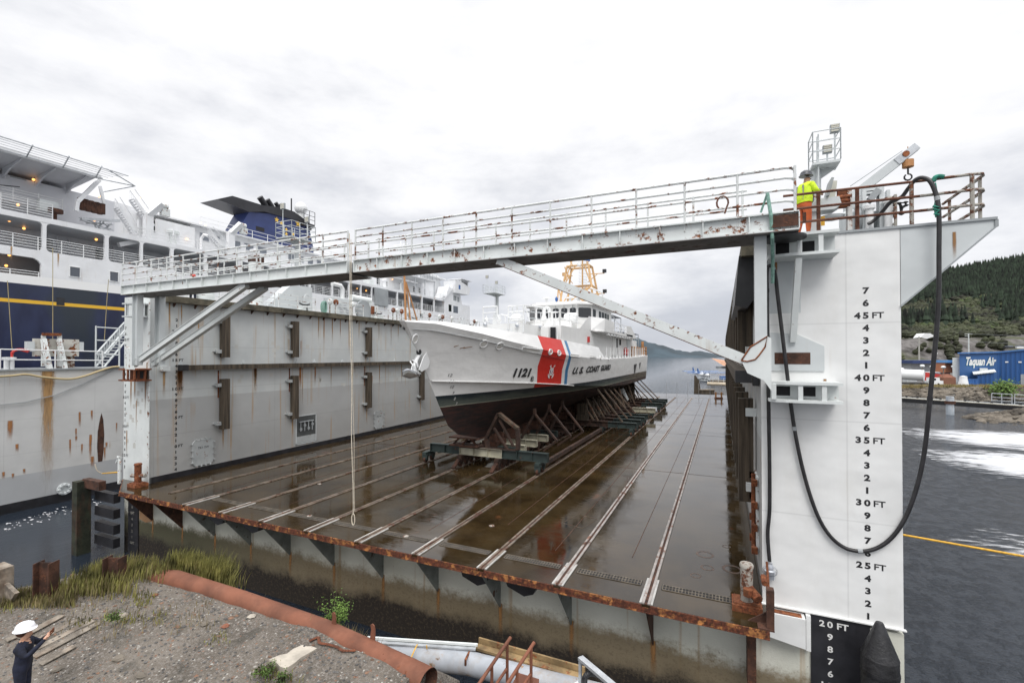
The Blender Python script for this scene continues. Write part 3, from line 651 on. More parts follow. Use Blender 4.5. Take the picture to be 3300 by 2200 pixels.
h_ = thing('cable_hose', 'thick black hose looping down over the white end wall from the rusty railing', 'hose', PY(2480, 1860, 13.85))
k = MB().path(spline([PY(a, b, y) for a, b, y in hp], 7), .046, 10); k.build('hose', 'hose', h_, True)
hpt = spline([PY(a, b, y) for a, b, y in hp], 7)
for i_ in (24, 63, 92, 121, 147, 171, 188):
    a_, b_ = hpt[i_], hpt[i_+1]; d_ = (b_-a_).normalized()*.05; MB().tube(a_-d_, a_+d_, .054, 10).build('tape_band', 'midgrey' if i_ % 2 else 'black', h_)
c_ = PY(2481, 1812, 13.85)
MB().lathe(c_-Vector((0, 0, .42)), [(.10, 0), (.12, .02), (.12, .10), (.08, .11), (.13, .13), (.13, .22), (.09, .25), (.09, .34), (.065, .38), (.065, .42)], 16).build('coupling', 'silver', h_, True)
MB().path([c_+Vector((s_*.10, 0, -.10)) for s_ in (-1,)]+[c_+Vector((-.16, 0, -.16)), c_+Vector((-.16, 0, -.28)), c_+Vector((-.12, 0, -.32))], .012, 5).path([c_+Vector((.10, 0, -.10)), c_+Vector((.16, 0, -.16)), c_+Vector((.16, 0, -.28)), c_+Vector((.12, 0, -.32))], .012, 5).build('coupling_handle', 'silver', h_)
# ================================================================= PATROL CUTTER
XC = -12.95; YT = 64.2
def lerpt(tab, y):
    if y <= tab[0][0]: return tab[0][1]
    for (a, b), (c, d) in zip(tab, tab[1:]):
        if y <= c: return b+(d-b)*(y-a)/(c-a)
    return tab[-1][1]
def ease(y, y0, L, e=2.): g = max(0, min(1, (y-y0)/L)); return 1-(1-g)**e
STEM = [(1.75, 24.0), (1.82, 23.2), (2.01, 22.39), (2.43, 21.3), (2.95, 20.53), (3.95, 19.78), (4.55, 19.39), (5.33, 18.85), (6.63, 18.03), (7.34, 17.39), (8.1, 16.73)]
def stemy(z): return lerpt(STEM, z)
ZT = [(16.7, 8.12), (19, 8.2), (21.2, 8.08), (24.7, 7.9), (26.5, 7.8), (29.3, 7.64), (33, 7.46), (38.6, 7.24), (39.6, 6.30), (50, 6.36), (65, 6.66)]
ZK = [(16.7, 8.06), (18.4, 8.05), (19.8, 7.87), (21.4, 7.68), (23.25, 7.39), (26.8, 6.93), (29.8, 6.6), (34.4, 6.38), (39.5, 6.26), (50, 6.32), (65, 6.62)]
ZC = [(18.85, 5.33), (22.2, 5.14), (27.1, 4.84), (30.4, 4.59), (32.6, 4.38), (43, 3.75), (50, 3.5), (65, 3.5)]
ZKL = [(16, 1.75), (38, 1.75), (65, 3.05)]
def wt(y): return .12*max(0, 1-(y-16.7)/3)+3.8*ease(y, 16.7, 20)
def hK(y): return wt(y)+.03
def hM(y): return 3.72*ease(y, stemy(6.7), 20.5)-.18*max(0, 1-(y-18)/16)*min(1, max(0, (y-18)/3))
def hC(y): return 3.54*ease(y, 18.85, 20.)
def feat(row, s):
    """row 0 top,1 knuckle,2 mid,3 chine,4 chine inner,5.. bottom"""
    if row == 0: y0 = 16.7
    elif row == 1: y0 = 16.75
    elif row == 2: y0 = stemy(6.7)
    elif row in (3, 4): y0 = 18.85
    else: y0 = stemy(5.33+(1.75-5.33)*(row-4)/6)
    y = y0+(YT-y0)*s**1.6
    if row == 0: return max(.1, wt(y)-.26*min(1, max(0, (y-16.7)/5))), y, lerpt(ZT, y)
    if row == 1: return hK(y), y, lerpt(ZK, y)
    if row == 2: return max(0, hM(y)), y, (lerpt(ZK, y)+lerpt(ZC, y))/2
    if row == 3: return hC(y)+.03, y, lerpt(ZC, y)
    if row == 4: return max(0, hC(y)-.10*min(1, s*8)), y, lerpt(ZC, y)-.05
    k = (row-4)/6; z = lerpt(ZC, y)-.05*(1-k); z = z+(lerpt(ZKL, y)-z)*k
    w_ = 3.44*ease(y, y0, 20+5*k)*(1-k**1.5*(.995-.0*k))
    return max(.02 if row == 10 else 0, w_), y, z
def hull_h(y, z):
    zk, zc, zt = lerpt(ZK, y), lerpt(ZC, y), lerpt(ZT, y); zm = (zk+zc)/2
    if z >= zk: return wt(y)+.03-.26*min(1, max(0, (y-16.7)/5))*min(1, (z-zk)/max(.05, zt-zk))
    if z >= zm: k = (z-zm)/(zk-zm); return hM(y)*(1-k)+hK(y)*k
    if z >= zc: k = (z-zc)/(zm-zc); return (hC(y)+.03)*(1-k)+hM(y)*k
    k = max(0, min(1, (zc-z)/(zc-lerpt(ZKL, y)))); return 3.44*ease(y, stemy(z), 20+5*k)*(1-k**1.5*.995)
def on_hull(px, py):
    x = XC+1.5
    for i in range(60):
        p = PX(px, py, x); x = .5*x+.5*(XC+hull_h(p.y, p.z))
    return PX(px, py, x)
def hullmat():
    m = bpy.data.materials.new('cutter_hull_paint'); m.use_nodes = True; t = NT(m.node_tree); b = t.n['Principled BSDF']
    P = t.new('ShaderNodeNewGeometry').outputs['Position']; sp = t.new('ShaderNodeSeparateXYZ', {0: P}); y, z = sp.outputs[1], sp.outputs[2]
    n = t.noise(t.scale(P, (1, .25, 1)), 1.2, 6, .6); n2 = t.noise(t.scale(P, (1, .18, 1.6)), 3.2, 5, .65)
    c = t.mix(t.ramp(n, .3, .7), (.70, .70, .69), (.78, .78, .77))
    for zz in (5.9, 6.62, 7.3):
        ln = t.math('SUBTRACT', 1., t.ramp(t.math('ABSOLUTE', t.math('SUBTRACT', t.math('ADD', z, t.math('MULTIPLY', y, .022)), zz+.5)), .0, .018)); c = t.mix(t.math('MULTIPLY', ln, .22), c, (.5, .5, .49))
    ln = t.math('SUBTRACT', 1., t.ramp(t.math('PINGPONG', y, 1.2), .0, .03)); c = t.mix(t.math('MULTIPLY', ln, .10), c, (.5, .5, .49))
    st = t.ramp(t.noise(t.scale(P, (3, 3, .15)), 1., 2), .66, .76); c = t.mix(t.math('MULTIPLY', st, .22), c, (.50, .38, .25))
    s = t.math('ADD', y, t.math('MULTIPLY', z, .16))
    def band(a, b_): return t.math('MULTIPLY', t.math('GREATER_THAN', s, a), t.math('LESS_THAN', s, b_))
    c = t.mix(band(27.13+.78, 30.2+.76), c, (.60, .028, .018)); c = t.mix(band(30.66+.75, 31.08+.75), c, (.05, .19, .38))
    def under(h, wob=.0):
        zz = t.math('ADD', z, t.math('MULTIPLY', t.math('SUBTRACT', n2, .5), wob)) if wob else z
        return t.math('LESS_THAN', zz, h)
    boot = t.mix(t.ramp(t.math('ADD', z, t.math('MULTIPLY', n2, .5)), 4.28, 4.72), (.085, .10, .085), (.010, .018, .024))
    boot = t.mix(t.ramp(y, 42., 58.), boot, t.mix(t.ramp(n2, .4, .6), (.05, .045, .035), (.12, .09, .06)))
    c = t.mix(under(4.54), c, boot)
    sc = t.math('MULTIPLY', under(3.99, .06), t.math('SUBTRACT', 1., under(3.93, .06))); c = t.mix(sc, c, (.25, .25, .2))
    bot = t.mix(t.ramp(n2, .35, .65), (.010, .006, .006), (.040, .013, .009))
    c = t.mix(under(3.94, .06), c, bot)
    slime = t.math('MULTIPLY', t.math('SUBTRACT', 1., t.ramp(z, 4.3, 5.3)), t.ramp(y, 46., 58.)); c = t.mix(t.math('MULTIPLY', t.math('MULTIPLY', slime, n2), .5), c, (.15, .12, .09))
    t.l.new(c, b.inputs['Base Color'])
    t.l.new(t.new('ShaderNodeMapRange', {0: z, 1: 3.9, 2: 4.6, 3: .85, 4: .35}).outputs[0], b.inputs['Roughness'])
    bn = t.new('ShaderNodeBump', {'Strength': .4, 'Distance': .10, 'Height': t.noise(t.scale(P, (1, .8, 1.2)), 1.3, 2)}); t.l.new(bn.outputs[0], b.inputs['Normal'])
    return m
M['cutterhull'] = hullmat()
ct = thing('patrol_boat', 'white coast guard patrol boat with red bow stripe resting on cradles in the dry dock', 'ship', (XC, 40, 1.7))
NS = 90; mb = MB()
for sg in (1, -1):
    rows = []
    for r_ in range(11):
        rows.append([(XC+sg*feat(r_, i/NS)[0], feat(r_, i/NS)[1], feat(r_, i/NS)[2]) for i in range(NS+1)])
    mb.grid(rows[:2]); mb.grid(rows[1:4]); mb.grid(rows[3:5]); mb.grid(rows[4:])
pts = [feat(r_, 1) for r_ in range(11)]
mb.add([(XC+p[0], YT, p[2]) for p in pts]+[(XC-p[0], YT, p[2]) for p in pts[::-1]], [tuple(range(22))])
for r_ in (0, 1, 2, 3):
    a, b = feat(r_, 0), feat(r_+1, 0); mb.add([(XC-a[0], a[1], a[2]), (XC, a[1]-.10*(r_ < 2), a[2]), (XC+a[0], a[1], a[2]), (XC+b[0], b[1], b[2]), (XC, b[1]-.10*(r_ < 1), b[2]), (XC-b[0], b[1], b[2])], [(0, 1, 4, 5), (1, 2, 3, 4)])
hull = mb.build('hull', 'cutterhull', ct, True)
# bulwark inside and decks
mb = MB()
for sg in (1, -1):
    rows = [[(XC+sg*max(0, wt(y)-d), y+.0+dy, (lerpt(ZT, y) if k < 2 else lerpt(ZK, y)-.35)) for y in [16.75+(22.9)*(i/30)**1.2 for i in range(31)]] for k, (d, dy) in enumerate(((.26, .0), (.34, .06), (.36, .06)))]
    mb.grid(rows)
mb.build('bulwark', 'shipwhite', ct, True)
mb = MB(); ys = [17.2+(YT-17.2)*i/50 for i in range(51)]
mb.grid([[(XC-max(.05, wt(y)-.05), y, lerpt(ZK, y)-(.32 if y < 39.5 else .03)) for y in ys], [(XC+max(.05, wt(y)-.05), y, lerpt(ZK, y)-(.32 if y < 39.5 else .03)) for y in ys]])
mb.build('main_deck', 'midgrey', ct)
# chine spray rail
mb = MB(); pts = [(XC+hC(y)+.05, y, lerpt(ZC, y)-.01) for y in [18.95+i*.7 for i in range(20)]]; mb.path(pts, .035, 5); mb.build('spray_rail', 'shipwhite', ct)
# fairleads / panama leads in the bow plating
def oval(px, py, ry, rz, fill='dark'):
    p = on_hull(px, py); k = MB(); n = 18
    ring = [Vector((XC+hull_h(p.y+ry*cos(a), p.z+rz*sin(a))+.02, p.y+ry*cos(a), p.z+rz*sin(a))) for a in [2*pi*i/n for i in range(n+1)]]
    k.path(ring, .035, 6); o = k.build('fairlead', 'white', ct, True)
    MB().add([v+Vector((.012, 0, 0)) for v in ring[:-1]], [tuple(range(n))]).build('fairlead_opening', fill, o)
M['inside'] = paint('shaded_inside', (.62, .61, .58), .6, .05)
for a, b in ((1558, 1108), (1610, 1115)): oval(a, b, .24, .19, 'inside')
for a, b in ((1774, 1133.5), (1802, 1137)): oval(a, b, .22, .17, 'inside')
for a, b in ((1936, 1152), (1952, 1153)): oval(a, b, .28, .16, 'inside')
oval(1337, 1092, .16, .2, 'inside')
# long mooring slot
def slot(px0, px1, py0, py1, hz):
    a, b = on_hull(px0, py0), on_hull(px1, py1); k = MB(); pl = []
    for i in range(13): y = a.y+(b.y-a.y)*i/12; z = a.z+(b.z-a.z)*i/12; pl.append((y, z))
    up = [Vector((XC+hull_h(y, z+hz)+.03, y, z+hz)) for y, z in pl]; dn = [Vector((XC+hull_h(y, z-hz)+.03, y, z-hz)) for y, z in pl]
    k.path(up+dn[::-1]+[up[0]], .03, 5); o = k.build('mooring_slot', 'white', ct)
    MB().grid([up, dn]).build('slot_opening', 'inside', o)
slot(1682, 1737, 1124, 1132, .11); slot(1838, 1866, 1144, 1147, .07); slot(1900, 1920, 1149, 1150, .06)
# lettering mapped on the plating
def hulltext(body, px0, py0, px1, py1, size, mat, shear=.25, bold=.04, name='lettering'):
    a, b = on_hull(px0, py0), on_hull(px1, py1); vs, fs = glyphs(body, bold, shear, 'LEFT'); x0 = min(v[0] for v in vs); x1 = max(v[0] for v in vs)
    k = MB(); W = b.y-a.y; out_ = []
    for v in vs:
        q = (v[0]-x0)/(x1-x0); y = a.y+W*q; z = a.z+(b.z-a.z)*q+v[1]*size; out_.append((XC+hull_h(y, z)+.035, y, z))
    k.add(out_, fs); return k.build(name, mat, hull)
hulltext('1121', 1652, 1202, 1711, 1201.5, .66, 'ink', .28, .05, 'hull_number')
hulltext('U. S.  COAST  GUARD', 1844, 1196, 1967, 1183, .62, 'ink', .28, .05)
for s_, a, b, w_, mt in (('12', 1442, 1209, 14, 'ink'), ('11', 1446, 1229, 12, 'ink'), ('10', 1449, 1247, 12, 'ink'), ('9', 1457, 1266, 5, 'ink'), ('8', 1461.5, 1284.5, 5, 'inkw'), ('7', 1467, 1301, 5, 'inkw')):
    hulltext(s_, a, b, a+w_, b, .22, mt, .2, .0, 'draft_mark')
# small round roundel mark and crest
def disc(c, r, mat, par, name, ri=0, n=24, off=.045):
    k = MB(); o_ = [(c.y+r*cos(2*pi*i/n), c.z+r*sin(2*pi*i/n)) for i in range(n)]; i_ = [(c.y+ri*cos(2*pi*i/n), c.z+ri*sin(2*pi*i/n)) for i in range(n)]
    f_ = lambda q: (XC+hull_h(*q)+off, *q)
    k.add([f_(q) for q in o_]+[f_(q) for q in i_], [(i, (i+1) % n, n+(i+1) % n, n+i) for i in range(n)])
    return k.build(name, mat, par)
c_ = on_hull(1713, 1220.5); rd = disc(c_, .17, 'ink', hull, 'load_mark', .13)
k = MB()
for a in (.5, 2.2):
    for s_ in (-1, 1):
        d_ = Vector((cos(a), sin(a))); q = [(c_.y+d_.x*u-d_.y*v_, c_.z+d_.y*u+d_.x*v_) for u, v_ in ((-.14, -.03), (.14, -.03), (.14, .03), (-.14, .03))]
    k.add([(XC+hull_h(*e)+.024, *e) for e in q], [(0, 1, 2, 3)])
k.build('load_mark_cross', 'ink', rd)
c_ = on_hull(1775, 1197)
cr = disc(c_, .25, 'inkw', hull, 'crest', .17); disc(c_, .15, paint('crest_blue', (.10, .16, .33), .5), cr, 'crest_shield', 0, 24, .05)
k = MB()
def qd(u0, v0, u1, v1, w0):
    u0, v0, u1, v1, w0 = [q_*.68 for q_ in (u0, v0, u1, v1, w0)]; d_ = Vector((u1-u0, v1-v0)).normalized(); n_ = Vector((-d_.y, d_.x))*w0
    q = [(c_.y+u0+n_.x, c_.z+v0+n_.y), (c_.y+u1+n_.x, c_.z+v1+n_.y), (c_.y+u1-n_.x, c_.z+v1-n_.y), (c_.y+u0-n_.x, c_.z+v0-n_.y)]
    k.add([(XC+hull_h(*e)+.040, *e) for e in q], [(0, 1, 2, 3)])
qd(-.34, -.5, .34, .52, .05); qd(.34, -.5, -.34, .52, .05)
for s_ in (-1, 1):
    qd(s_*.34-.14, .52, s_*.34+.14, .52, .03); qd(s_*.2, -.62, s_*.46, -.38, .07); qd(s_*.46, -.38, s_*.5, -.2, .05); qd(s_*.34, .52, s_*.34, .66, .04)
k.build('crest_anchors', 'inkw', cr)
k = MB(); k.box(0, 0, 0, 0, 0, 0) if 0 else None
for j in range(3): k.add([(XC+hull_h(c_.y+u, c_.z+v)+.056, c_.y+u, c_.z+v) for u, v in ((-.09+.07*j, -.1), (-.055+.07*j, -.1), (-.055+.07*j, .04), (-.09+.07*j, .04))], [(0, 1, 2, 3)])
k.build('crest_stripes', paint('crest_red', (.5, .06, .05), .5), cr)
# exhaust outlets near the stern
for px, py, w_ in ((2047, 1188, .9), (2062, 1183, .5)):
    a = on_hull(px, py-12); k = MB(); z0 = a.z
    q = [(a.y-w_*.2, z0-.9*w_-.2), (a.y-w_*1.1, z0+.05), (a.y+w_*1.1, z0+.15), (a.y+w_*.2, z0-.8*w_-.2)]
    k.add([(XC+hull_h(*e)+.03, *e) for e in q], [(0, 1, 2, 3)]); k.build('exhaust_outlet', 'tar', hull)
k = MB()
for px, py, l in ((1467, 1117, .16), (1486, 1123, .18), (1497, 1121, .45)):
    a = on_hull(px, py); k.add([(XC+hull_h(a.y+u, a.z+v)+.02, a.y+u, a.z+v) for u, v in ((-.1, -.03), (l, .06), (l, .09), (-.1, .02))], [(0, 1, 2, 3)])
k.build('rust_scrape', 'ruststain', hull)
# anchor in its bow pocket
an = thing('anchor', 'white plough anchor hauled up under the bow of the patrol boat', 'anchor', PX(1340, 1200, XC)+Vector((0, -.2, 0)))
def A(px, py, dx=0.): return PX(px, py, XC+dx)
hw = [A(1345, 1133, -.1), A(1357, 1140, .1), A(1350, 1150, 0), A(1340, 1142, -.2)]
MB().lathe((XC, 17.95, 6.72), [(.02, 0), (.13, .0), (.15, .03), (.13, .06)], 14, 'y').build('hawse_pipe', 'dark', ct)
k = MB()
for dx in (-.22, .22): k.prism([(v.y, v.z) for v in (A(1352, 1150), A(1362, 1135), A(1372, 1165), A(1366, 1185), A(1346, 1197), A(1337, 1190))], 'x', XC+dx-.02, XC+dx+.02)
k.build('side_plate', 'white', an)
k = MB(); k.path([A(1355, 1140), A(1345, 1155), A(1335, 1180), A(1338, 1195), A(1348, 1202)], .075, 8); k.path([A(1322, 1165, -.25), A(1330, 1160, -.25), A(1345, 1170, .25), A(1347, 1182, .25)], .035, 6)
k.path([A(1322, 1165, -.25), A(1330, 1175, .0), A(1325, 1190, 0), A(1338, 1192, .1)], .03, 6); k.build('shank', 'white', an, True)
k = MB(); tip = A(1298, 1210, -.05)
k.add([A(1298, 1210, -.2), A(1320, 1218, -.5), A(1352, 1212, .0), A(1335, 1203, .6), A(1312, 1200, .2), A(1330, 1212, 0)], [(0, 1, 5), (1, 2, 5), (2, 3, 5), (3, 4, 5), (4, 0, 5)]); k.build('fluke', 'white', an)
k = MB(); k.path(spline([A(1298, 1211, -.2), A(1298, 1198, -.1), A(1312, 1190, .1), A(1330, 1194, .3), A(1345, 1203, .35), A(1352, 1211, .1)], 5), .028, 6).path([A(1298, 1211, -.2), A(1320, 1218, -.4), A(1352, 1211, .1)], .03, 6); k.build('roll_bar', 'silver', an, True)
# ---------------- superstructure
SW = 'shipwhite'
def bx(*a): return MB().box(*a)
o = MB().prism([(XC-1.45, 7.0), (XC+1.45, 7.0), (XC+1.45, 8.62), (XC-1.45, 8.62)], 'y', 27.0, 30.0).build('gun_deck_house', SW, ct)
k = MB()
for x in (XC-.9, XC-.1, XC+.5): k.box(x-.25, x+.25, 26.97, 26.999, 7.5, 8.3)
k.build('locker_door', 'white', o)
deckh = MB().prism([(27.999+2, 6.3), (57.4, 6.3), (57.4, 8.62), (52.5, 8.66), (30, 8.62)], 'x', XC-3.0, XC+3.0).build('deckhouse', SW, ct)
MB().box(XC+2.25, XC+2.62, 29.96, 29.998, 6.75, 8.5).build('doorway', 'dark', deckh)
MB().box(XC+1.7, XC+2.24, 29.6, 29.997, 6.5, 8.52).build('vent_trunk', SW, deckh)
MB().beam((XC+2.66, 29.95, 7.6), (XC+2.98, 29.3, 7.6), .05, 1.65).build('open_door', SW, deckh)
MB().box(XC-.2, XC+1.7, 29.96, 29.999, 7.05, 7.45).build('shaded_recess', M['ferrygrey'], deckh)
for i, (px, py) in enumerate(((1564, 1045), (1667, 1048), (1740, 1051), (1725, 1069))):
    q = PY(px, py, 26.9 if i < 2 else 29.9); MB().lathe(q, [(.03, -.15), (.11, -.1), (.12, 0), (.03, .03)], 10, 'y').build('floodlight', 'silver', ct, True)
# gun deck railings, chain rails
k = MB()
def rl(pts, r=.035):
    k.path([Vector(p) for p in pts], r, 6)
zt_ = 8.62
for x0, x1 in ((XC-1.5, XC-.25), (XC+.55, XC+1.4)):
    pass
G = lambda px, py, y: PY(px, py, y)
for y_, pl in ((27.2, [(1557, 1037, 1557, 990), (1602, 1037, 1603, 988)]), ):
    for a, b, c, d in pl: rl([G(a, b, y_), G(c, d, y_)], .05)
rl([G(1557, 990, 27.2), G(1603, 988, 27.2)], .05); rl([G(1558, 1009, 27.2), G(1603, 1006, 27.2)], .04); rl([G(1558, 1028, 27.2), G(1603, 1026, 27.2)], .03)
rl([G(1603, 990, 27.2), G(1599, 997, 27.2), G(1600, 1010, 27.2), G(1610, 1028, 27.2)], .04)
rl([G(1639, 1036, 28), G(1638, 986, 28)], .05); rl([G(1687, 1033, 28), G(1687, 981, 28)], .06); rl([G(1638, 987, 28), G(1687, 983, 28), G(1730, 988, 31), G(1770, 992, 33)], .05)
rl([G(1638, 1006, 28), G(1690, 1003, 28)], .04); rl([G(1692, 985, 28), G(1708, 1036, 28)], .045); rl([G(1729, 1036, 31), G(1729, 989, 31)], .05); rl([G(1769, 1038, 33), G(1769, 992, 33)], .05)
rl([G(1614, 1036, 28), G(1614, 1013, 28), G(1640, 1018, 28)], .04); rl([G(1628, 1036, 28), G(1628, 1015, 28)], .04)
rl([G(1638, 1062, 26.9), G(1638, 1024, 26.9), G(1687, 1028, 26.9), G(1687, 1070, 26.9)], .05)
k.build('gun_deck_railing', 'white', ct)
mb = MB(); gb = G(1666, 1034, 28.3); mb.lathe(gb, [(.45, 0), (.48, .2), (.42, .35), (.15, .5)], 16); mb.tube(gb+Vector((-.28, -.1, .4)), gb+Vector((-.28, -.1, 1.0)), .06).tube(gb+Vector((.05, -.1, .4)), gb+Vector((.05, -.1, 1.0)), .06); mb.build('gun_mount', 'white', ct, True)
MB().tube(G(1695, 1004, 29), G(1740, 1007, 33), .05).tube(G(1703, 1024, 29), G(1740, 1028, 33), .05).build('gun_barrel', 'midgrey', ct)
gb = G(1567, 1036, 27.4); MB().lathe(gb, [(.16, 0), (.1, .25), (.05, .3), (.06, .38), (.01, .4)], 12).build('bell_post', 'white', ct, True)
MB().prism([(XC-.9, 8.62), (XC-.5, 8.62), (XC-.55, 9.3), (XC-.85, 9.3)], 'y', 27.4, 27.8).build('stool_mount', 'white', ct)
# capstan, chains and tall brown jackstaff tripod on the bow
k = MB(); b0 = Vector((XC+.05, 18.0, 7.75))
top_ = b0+Vector((-.25, .3, 7.4))
jt = thing('jackstaff_tripod', 'slender brown three-legged staff standing on the bow of the patrol boat', 'mast', b0)
a_ = PY(1308, 1029, 17.6); c2 = PY(1325, 1029, 18.0); c3 = PY(1350, 1030, 18.6); tp = PY(1303, 875, 17.9); jn = PY(1308, 908, 17.9)
for q in ((a_, tp, .05), (c2, jn, .035), (c3, jn, .035)): MB().tube(q[0]-Vector((0, 0, .35)), q[1], q[2], 8).build('leg', 'brownpost', jt)

# bridge
fy = 37.6; bxw = 2.9
plan = [(XC-bxw, 46), (XC-bxw, fy+1.2), (XC-1.9, fy), (XC+1.9, fy), (XC+bxw, fy+.9), (XC+bxw, 46)]
br = MB().prism(plan, 'z', 8.62, 10.85).build('wheelhouse', SW, ct)
def pane(a, b, z0, z1, mat, par, out=(0, -1), inset=.06, thick=.02):
    a, b = Vector(a), Vector(b); d = (b-a).normalized(); n_ = Vector((d.y, -d.x)); p0, p1 = a+d*inset, b-d*inset
    c = .09
    poly = [(0, c), (c, 0), ((p1-p0).length-c, 0), ((p1-p0).length, c), ((p1-p0).length, z1-z0-c), ((p1-p0).length-c, z1-z0), (c, z1-z0), (0, z1-z0-c)]
    f_ = lambda u, v, k_: (p0.x+d.x*u+n_.x*k_, p0.y+d.y*u+n_.y*k_, z0+v)
    k = MB(); n = 8; k.add([f_(u, v, thick) for u, v in poly]+[f_(u, v, -.01) for u, v in poly], [tuple(range(n)), tuple(range(2*n-1, n-1, -1))]+[(i, n+i, n+(i+1) % n, (i+1) % n) for i in range(n)])
    return k.build('window', mat, par)
xs = [XC-1.9+.76*i for i in range(6)]
for a, b in zip(xs, xs[1:]): pane((a+.05, fy), (b-.05, fy), 9.78, 10.58, 'glass', br)
pane((XC-bxw, fy+1.2), (XC-1.95, fy), 9.74, 10.54, 'glass', br); pane((XC+1.93, fy+.02), (XC+bxw, fy+.9), 9.78, 10.6, 'glass', br)
for a, b in ((38.8, 39.9), (40.9, 41.9), (42.0, 43.0), (43.1, 44.1), (44.2, 45.0)): pane((XC+bxw, a), (XC+bxw, b), 9.78, 10.55, 'glass3', br)
MB().box(XC+bxw, XC+bxw+.02, 40.1, 40.75, 8.75, 10.6).build('side_door', SW, br)
k = MB()
for a in xs[:-1]: k.tube((a+.38, fy-.1, 10.82), (a+.4, fy-.06, 10.35), .02, 5)
k.build('wiper', 'midgrey', br)
MB().prism([(XC-bxw-.2, 46.9), (XC-bxw-.2, fy+.8), (XC-2.0, fy-.45), (XC+2.0, fy-.45), (XC+bxw+.25, fy+.7), (XC+bxw+.25, 46.9)], 'z', 10.85, 10.98).prism([(XC-bxw+.1, 46.6), (XC-bxw+.1, fy+1.2), (XC-1.8, fy), (XC+1.8, fy), (XC+bxw-.1, fy+1.1), (XC+bxw-.1, 46.6)], 'z', 10.98, 11.16).build('wheelhouse_roof', SW, br)
k = MB()
for dx, dy, h in ((-1.2, 1.0, .45), (.9, 1.2, .4), (1.6, 1.4, .35)): k.lathe((XC+dx, fy+dy, 11.16), [(.11, 0), (.11, h), (.38, h+.02), (.36, h+.07), (.02, h+.1)], 14)
k.build('roof_antenna', 'white', br, True)
MB().box(XC+2.1, XC+2.6, fy+1.2, fy+1.6, 11.3, 11.5).tube((XC+2.3, fy+1.4, 11.1), (XC+2.3, fy+1.4, 11.4), .06).tube((XC+2.0, fy+1.0, 11.5), (XC+2.7, fy+1.5, 11.6), .07).build('camera_mount', 'black', br)
MB().lathe((XC-.1, fy+.5, 11.16), [(.05, 0), (.12, .2), (.14, .35), (.04, .5)], 10).build('searchlight', 'blue', br, True)
# bridge wings with cut-out railings
for sg in (1, -1):
    X0 = XC+sg*3.0; X1 = XC+sg*3.72
    k = MB(); k.prism([(38.9, 8.62), (57.2, 8.66), (53.5, 8.72), (53.0, 9.78), (47.9, 9.86), (47.9, 9.0), (44.0, 9.0), (44, 9.92), (39.6, 9.98)], 'x', X1-.03, X1+.03) if 0 else None
    k.grid([[(X0+sg*.05, 37.6, 8.64), (X1, 39.6, 8.6), (X1, 43.5, 8.62)], [(X0-sg*.1, 38.3, 9.85), (X1, 39.9, 9.78), (X1, 43.5, 9.70)]])
    k.add([(X1, 43.5, 8.62), (X1, 53.5, 8.66), (X1, 53.5, 8.86), (X1, 43.5, 8.84)], [(0, 1, 2, 3)])
    k.add([(X1, 49.8, 8.66), (X1, 55.8, 8.68), (X1, 52.4, 9.80), (X1, 49.8, 9.72)], [(0, 1, 2, 3)])
    k.box(min(X0, X1), max(X0, X1), 38.2, 57.0, 8.58, 8.64)
    o = k.build('bridge_wing', SW, ct)
    k = MB()
    for z in (9.25, 9.68): k.tube((X1, 43.5, z), (X1, 49.8, z), .03)
    for i in range(6): k.tube((X1, 43.5+1.26*i, 8.84), (X1, 43.5+1.26*i, 9.68), .03)
    k.build('wing_railing', 'white', o)
    k = MB()
    for i in range(9): k.tube((X1-sg*.1, 41+i*1.3, 8.45), (X1-sg*.1, 41.8+i*1.3, 8.45), .09, 6)
    k.build('underwing_pipes', 'white', o)
    # sloping plate from house top to wing front
    MB().add([(X0, 34.5, 8.62), (X0, 37.8, 8.62), (X0, 37.9, 9.8), (X0, 37.2, 9.8)], [(0, 1, 2, 3)]).build('wing_fashion_plate', SW, o)
for a, b in ((30.2, 36.6), ):
    k = MB().rail([(XC+2.85, a, 8.62), (XC+2.85, b, 8.62)], .95, (.45, .92), .028, 1.9); k.rail([(XC+1.5, 30.1, 8.62), (XC+2.85, 30.2, 8.62)], .95, (.45, .92), .028); k.build('upper_deck_railing', 'white', ct)
# rafts, vents and lockers in front of the bridge
rf = PY(1840, 1025, 36.0)
MB().lathe(rf+Vector((-.55, 0, 0)), [(.05, 0), (.36, .06), (.43, .2), (.43, .52), (.45, .54), (.45, .58), (.43, .6), (.43, .92), (.36, 1.06), (.05, 1.12)], 20, 'x').build('life_raft', 'white', ct, True)
k = MB(); v0 = PY(1754, 1020, 35.5); k.path(spline([v0+Vector((-.02, 0, -.35)), v0+Vector((0, 0, .35)), v0+Vector((.05, 0, .62)), v0+Vector((.25, 0, .72)), v0+Vector((.42, 0, .55)), v0+Vector((.42, 0, .35))], 4), .13, 10); k.lathe(v0+Vector((-.02, 0, -.3)), [(.2, 0), (.22, .05), (.2, .3), (.14, .35)], 12); k.build('gooseneck_vent', 'white', ct, True)
MB().box(XC-2.2, XC-.6, 36.0, 37.0, 8.62, 9.2).box(XC-.3, XC+2.0, 35.6, 37.3, 8.62, 9.35).build('deck_locker', SW, ct)
k = MB(); q = PY(1786, 1030, 35.0)
for dx in (-.2, .2): k.beam(q+Vector((dx, 0, -.6)), q+Vector((dx*.5, 0, .55)), .05, .05)
k.box(q.x-.22, q.x+.22, q.y-.2, q.y+.2, q.z+.55, q.z+.65); k.build('equipment_stand', 'white', ct)
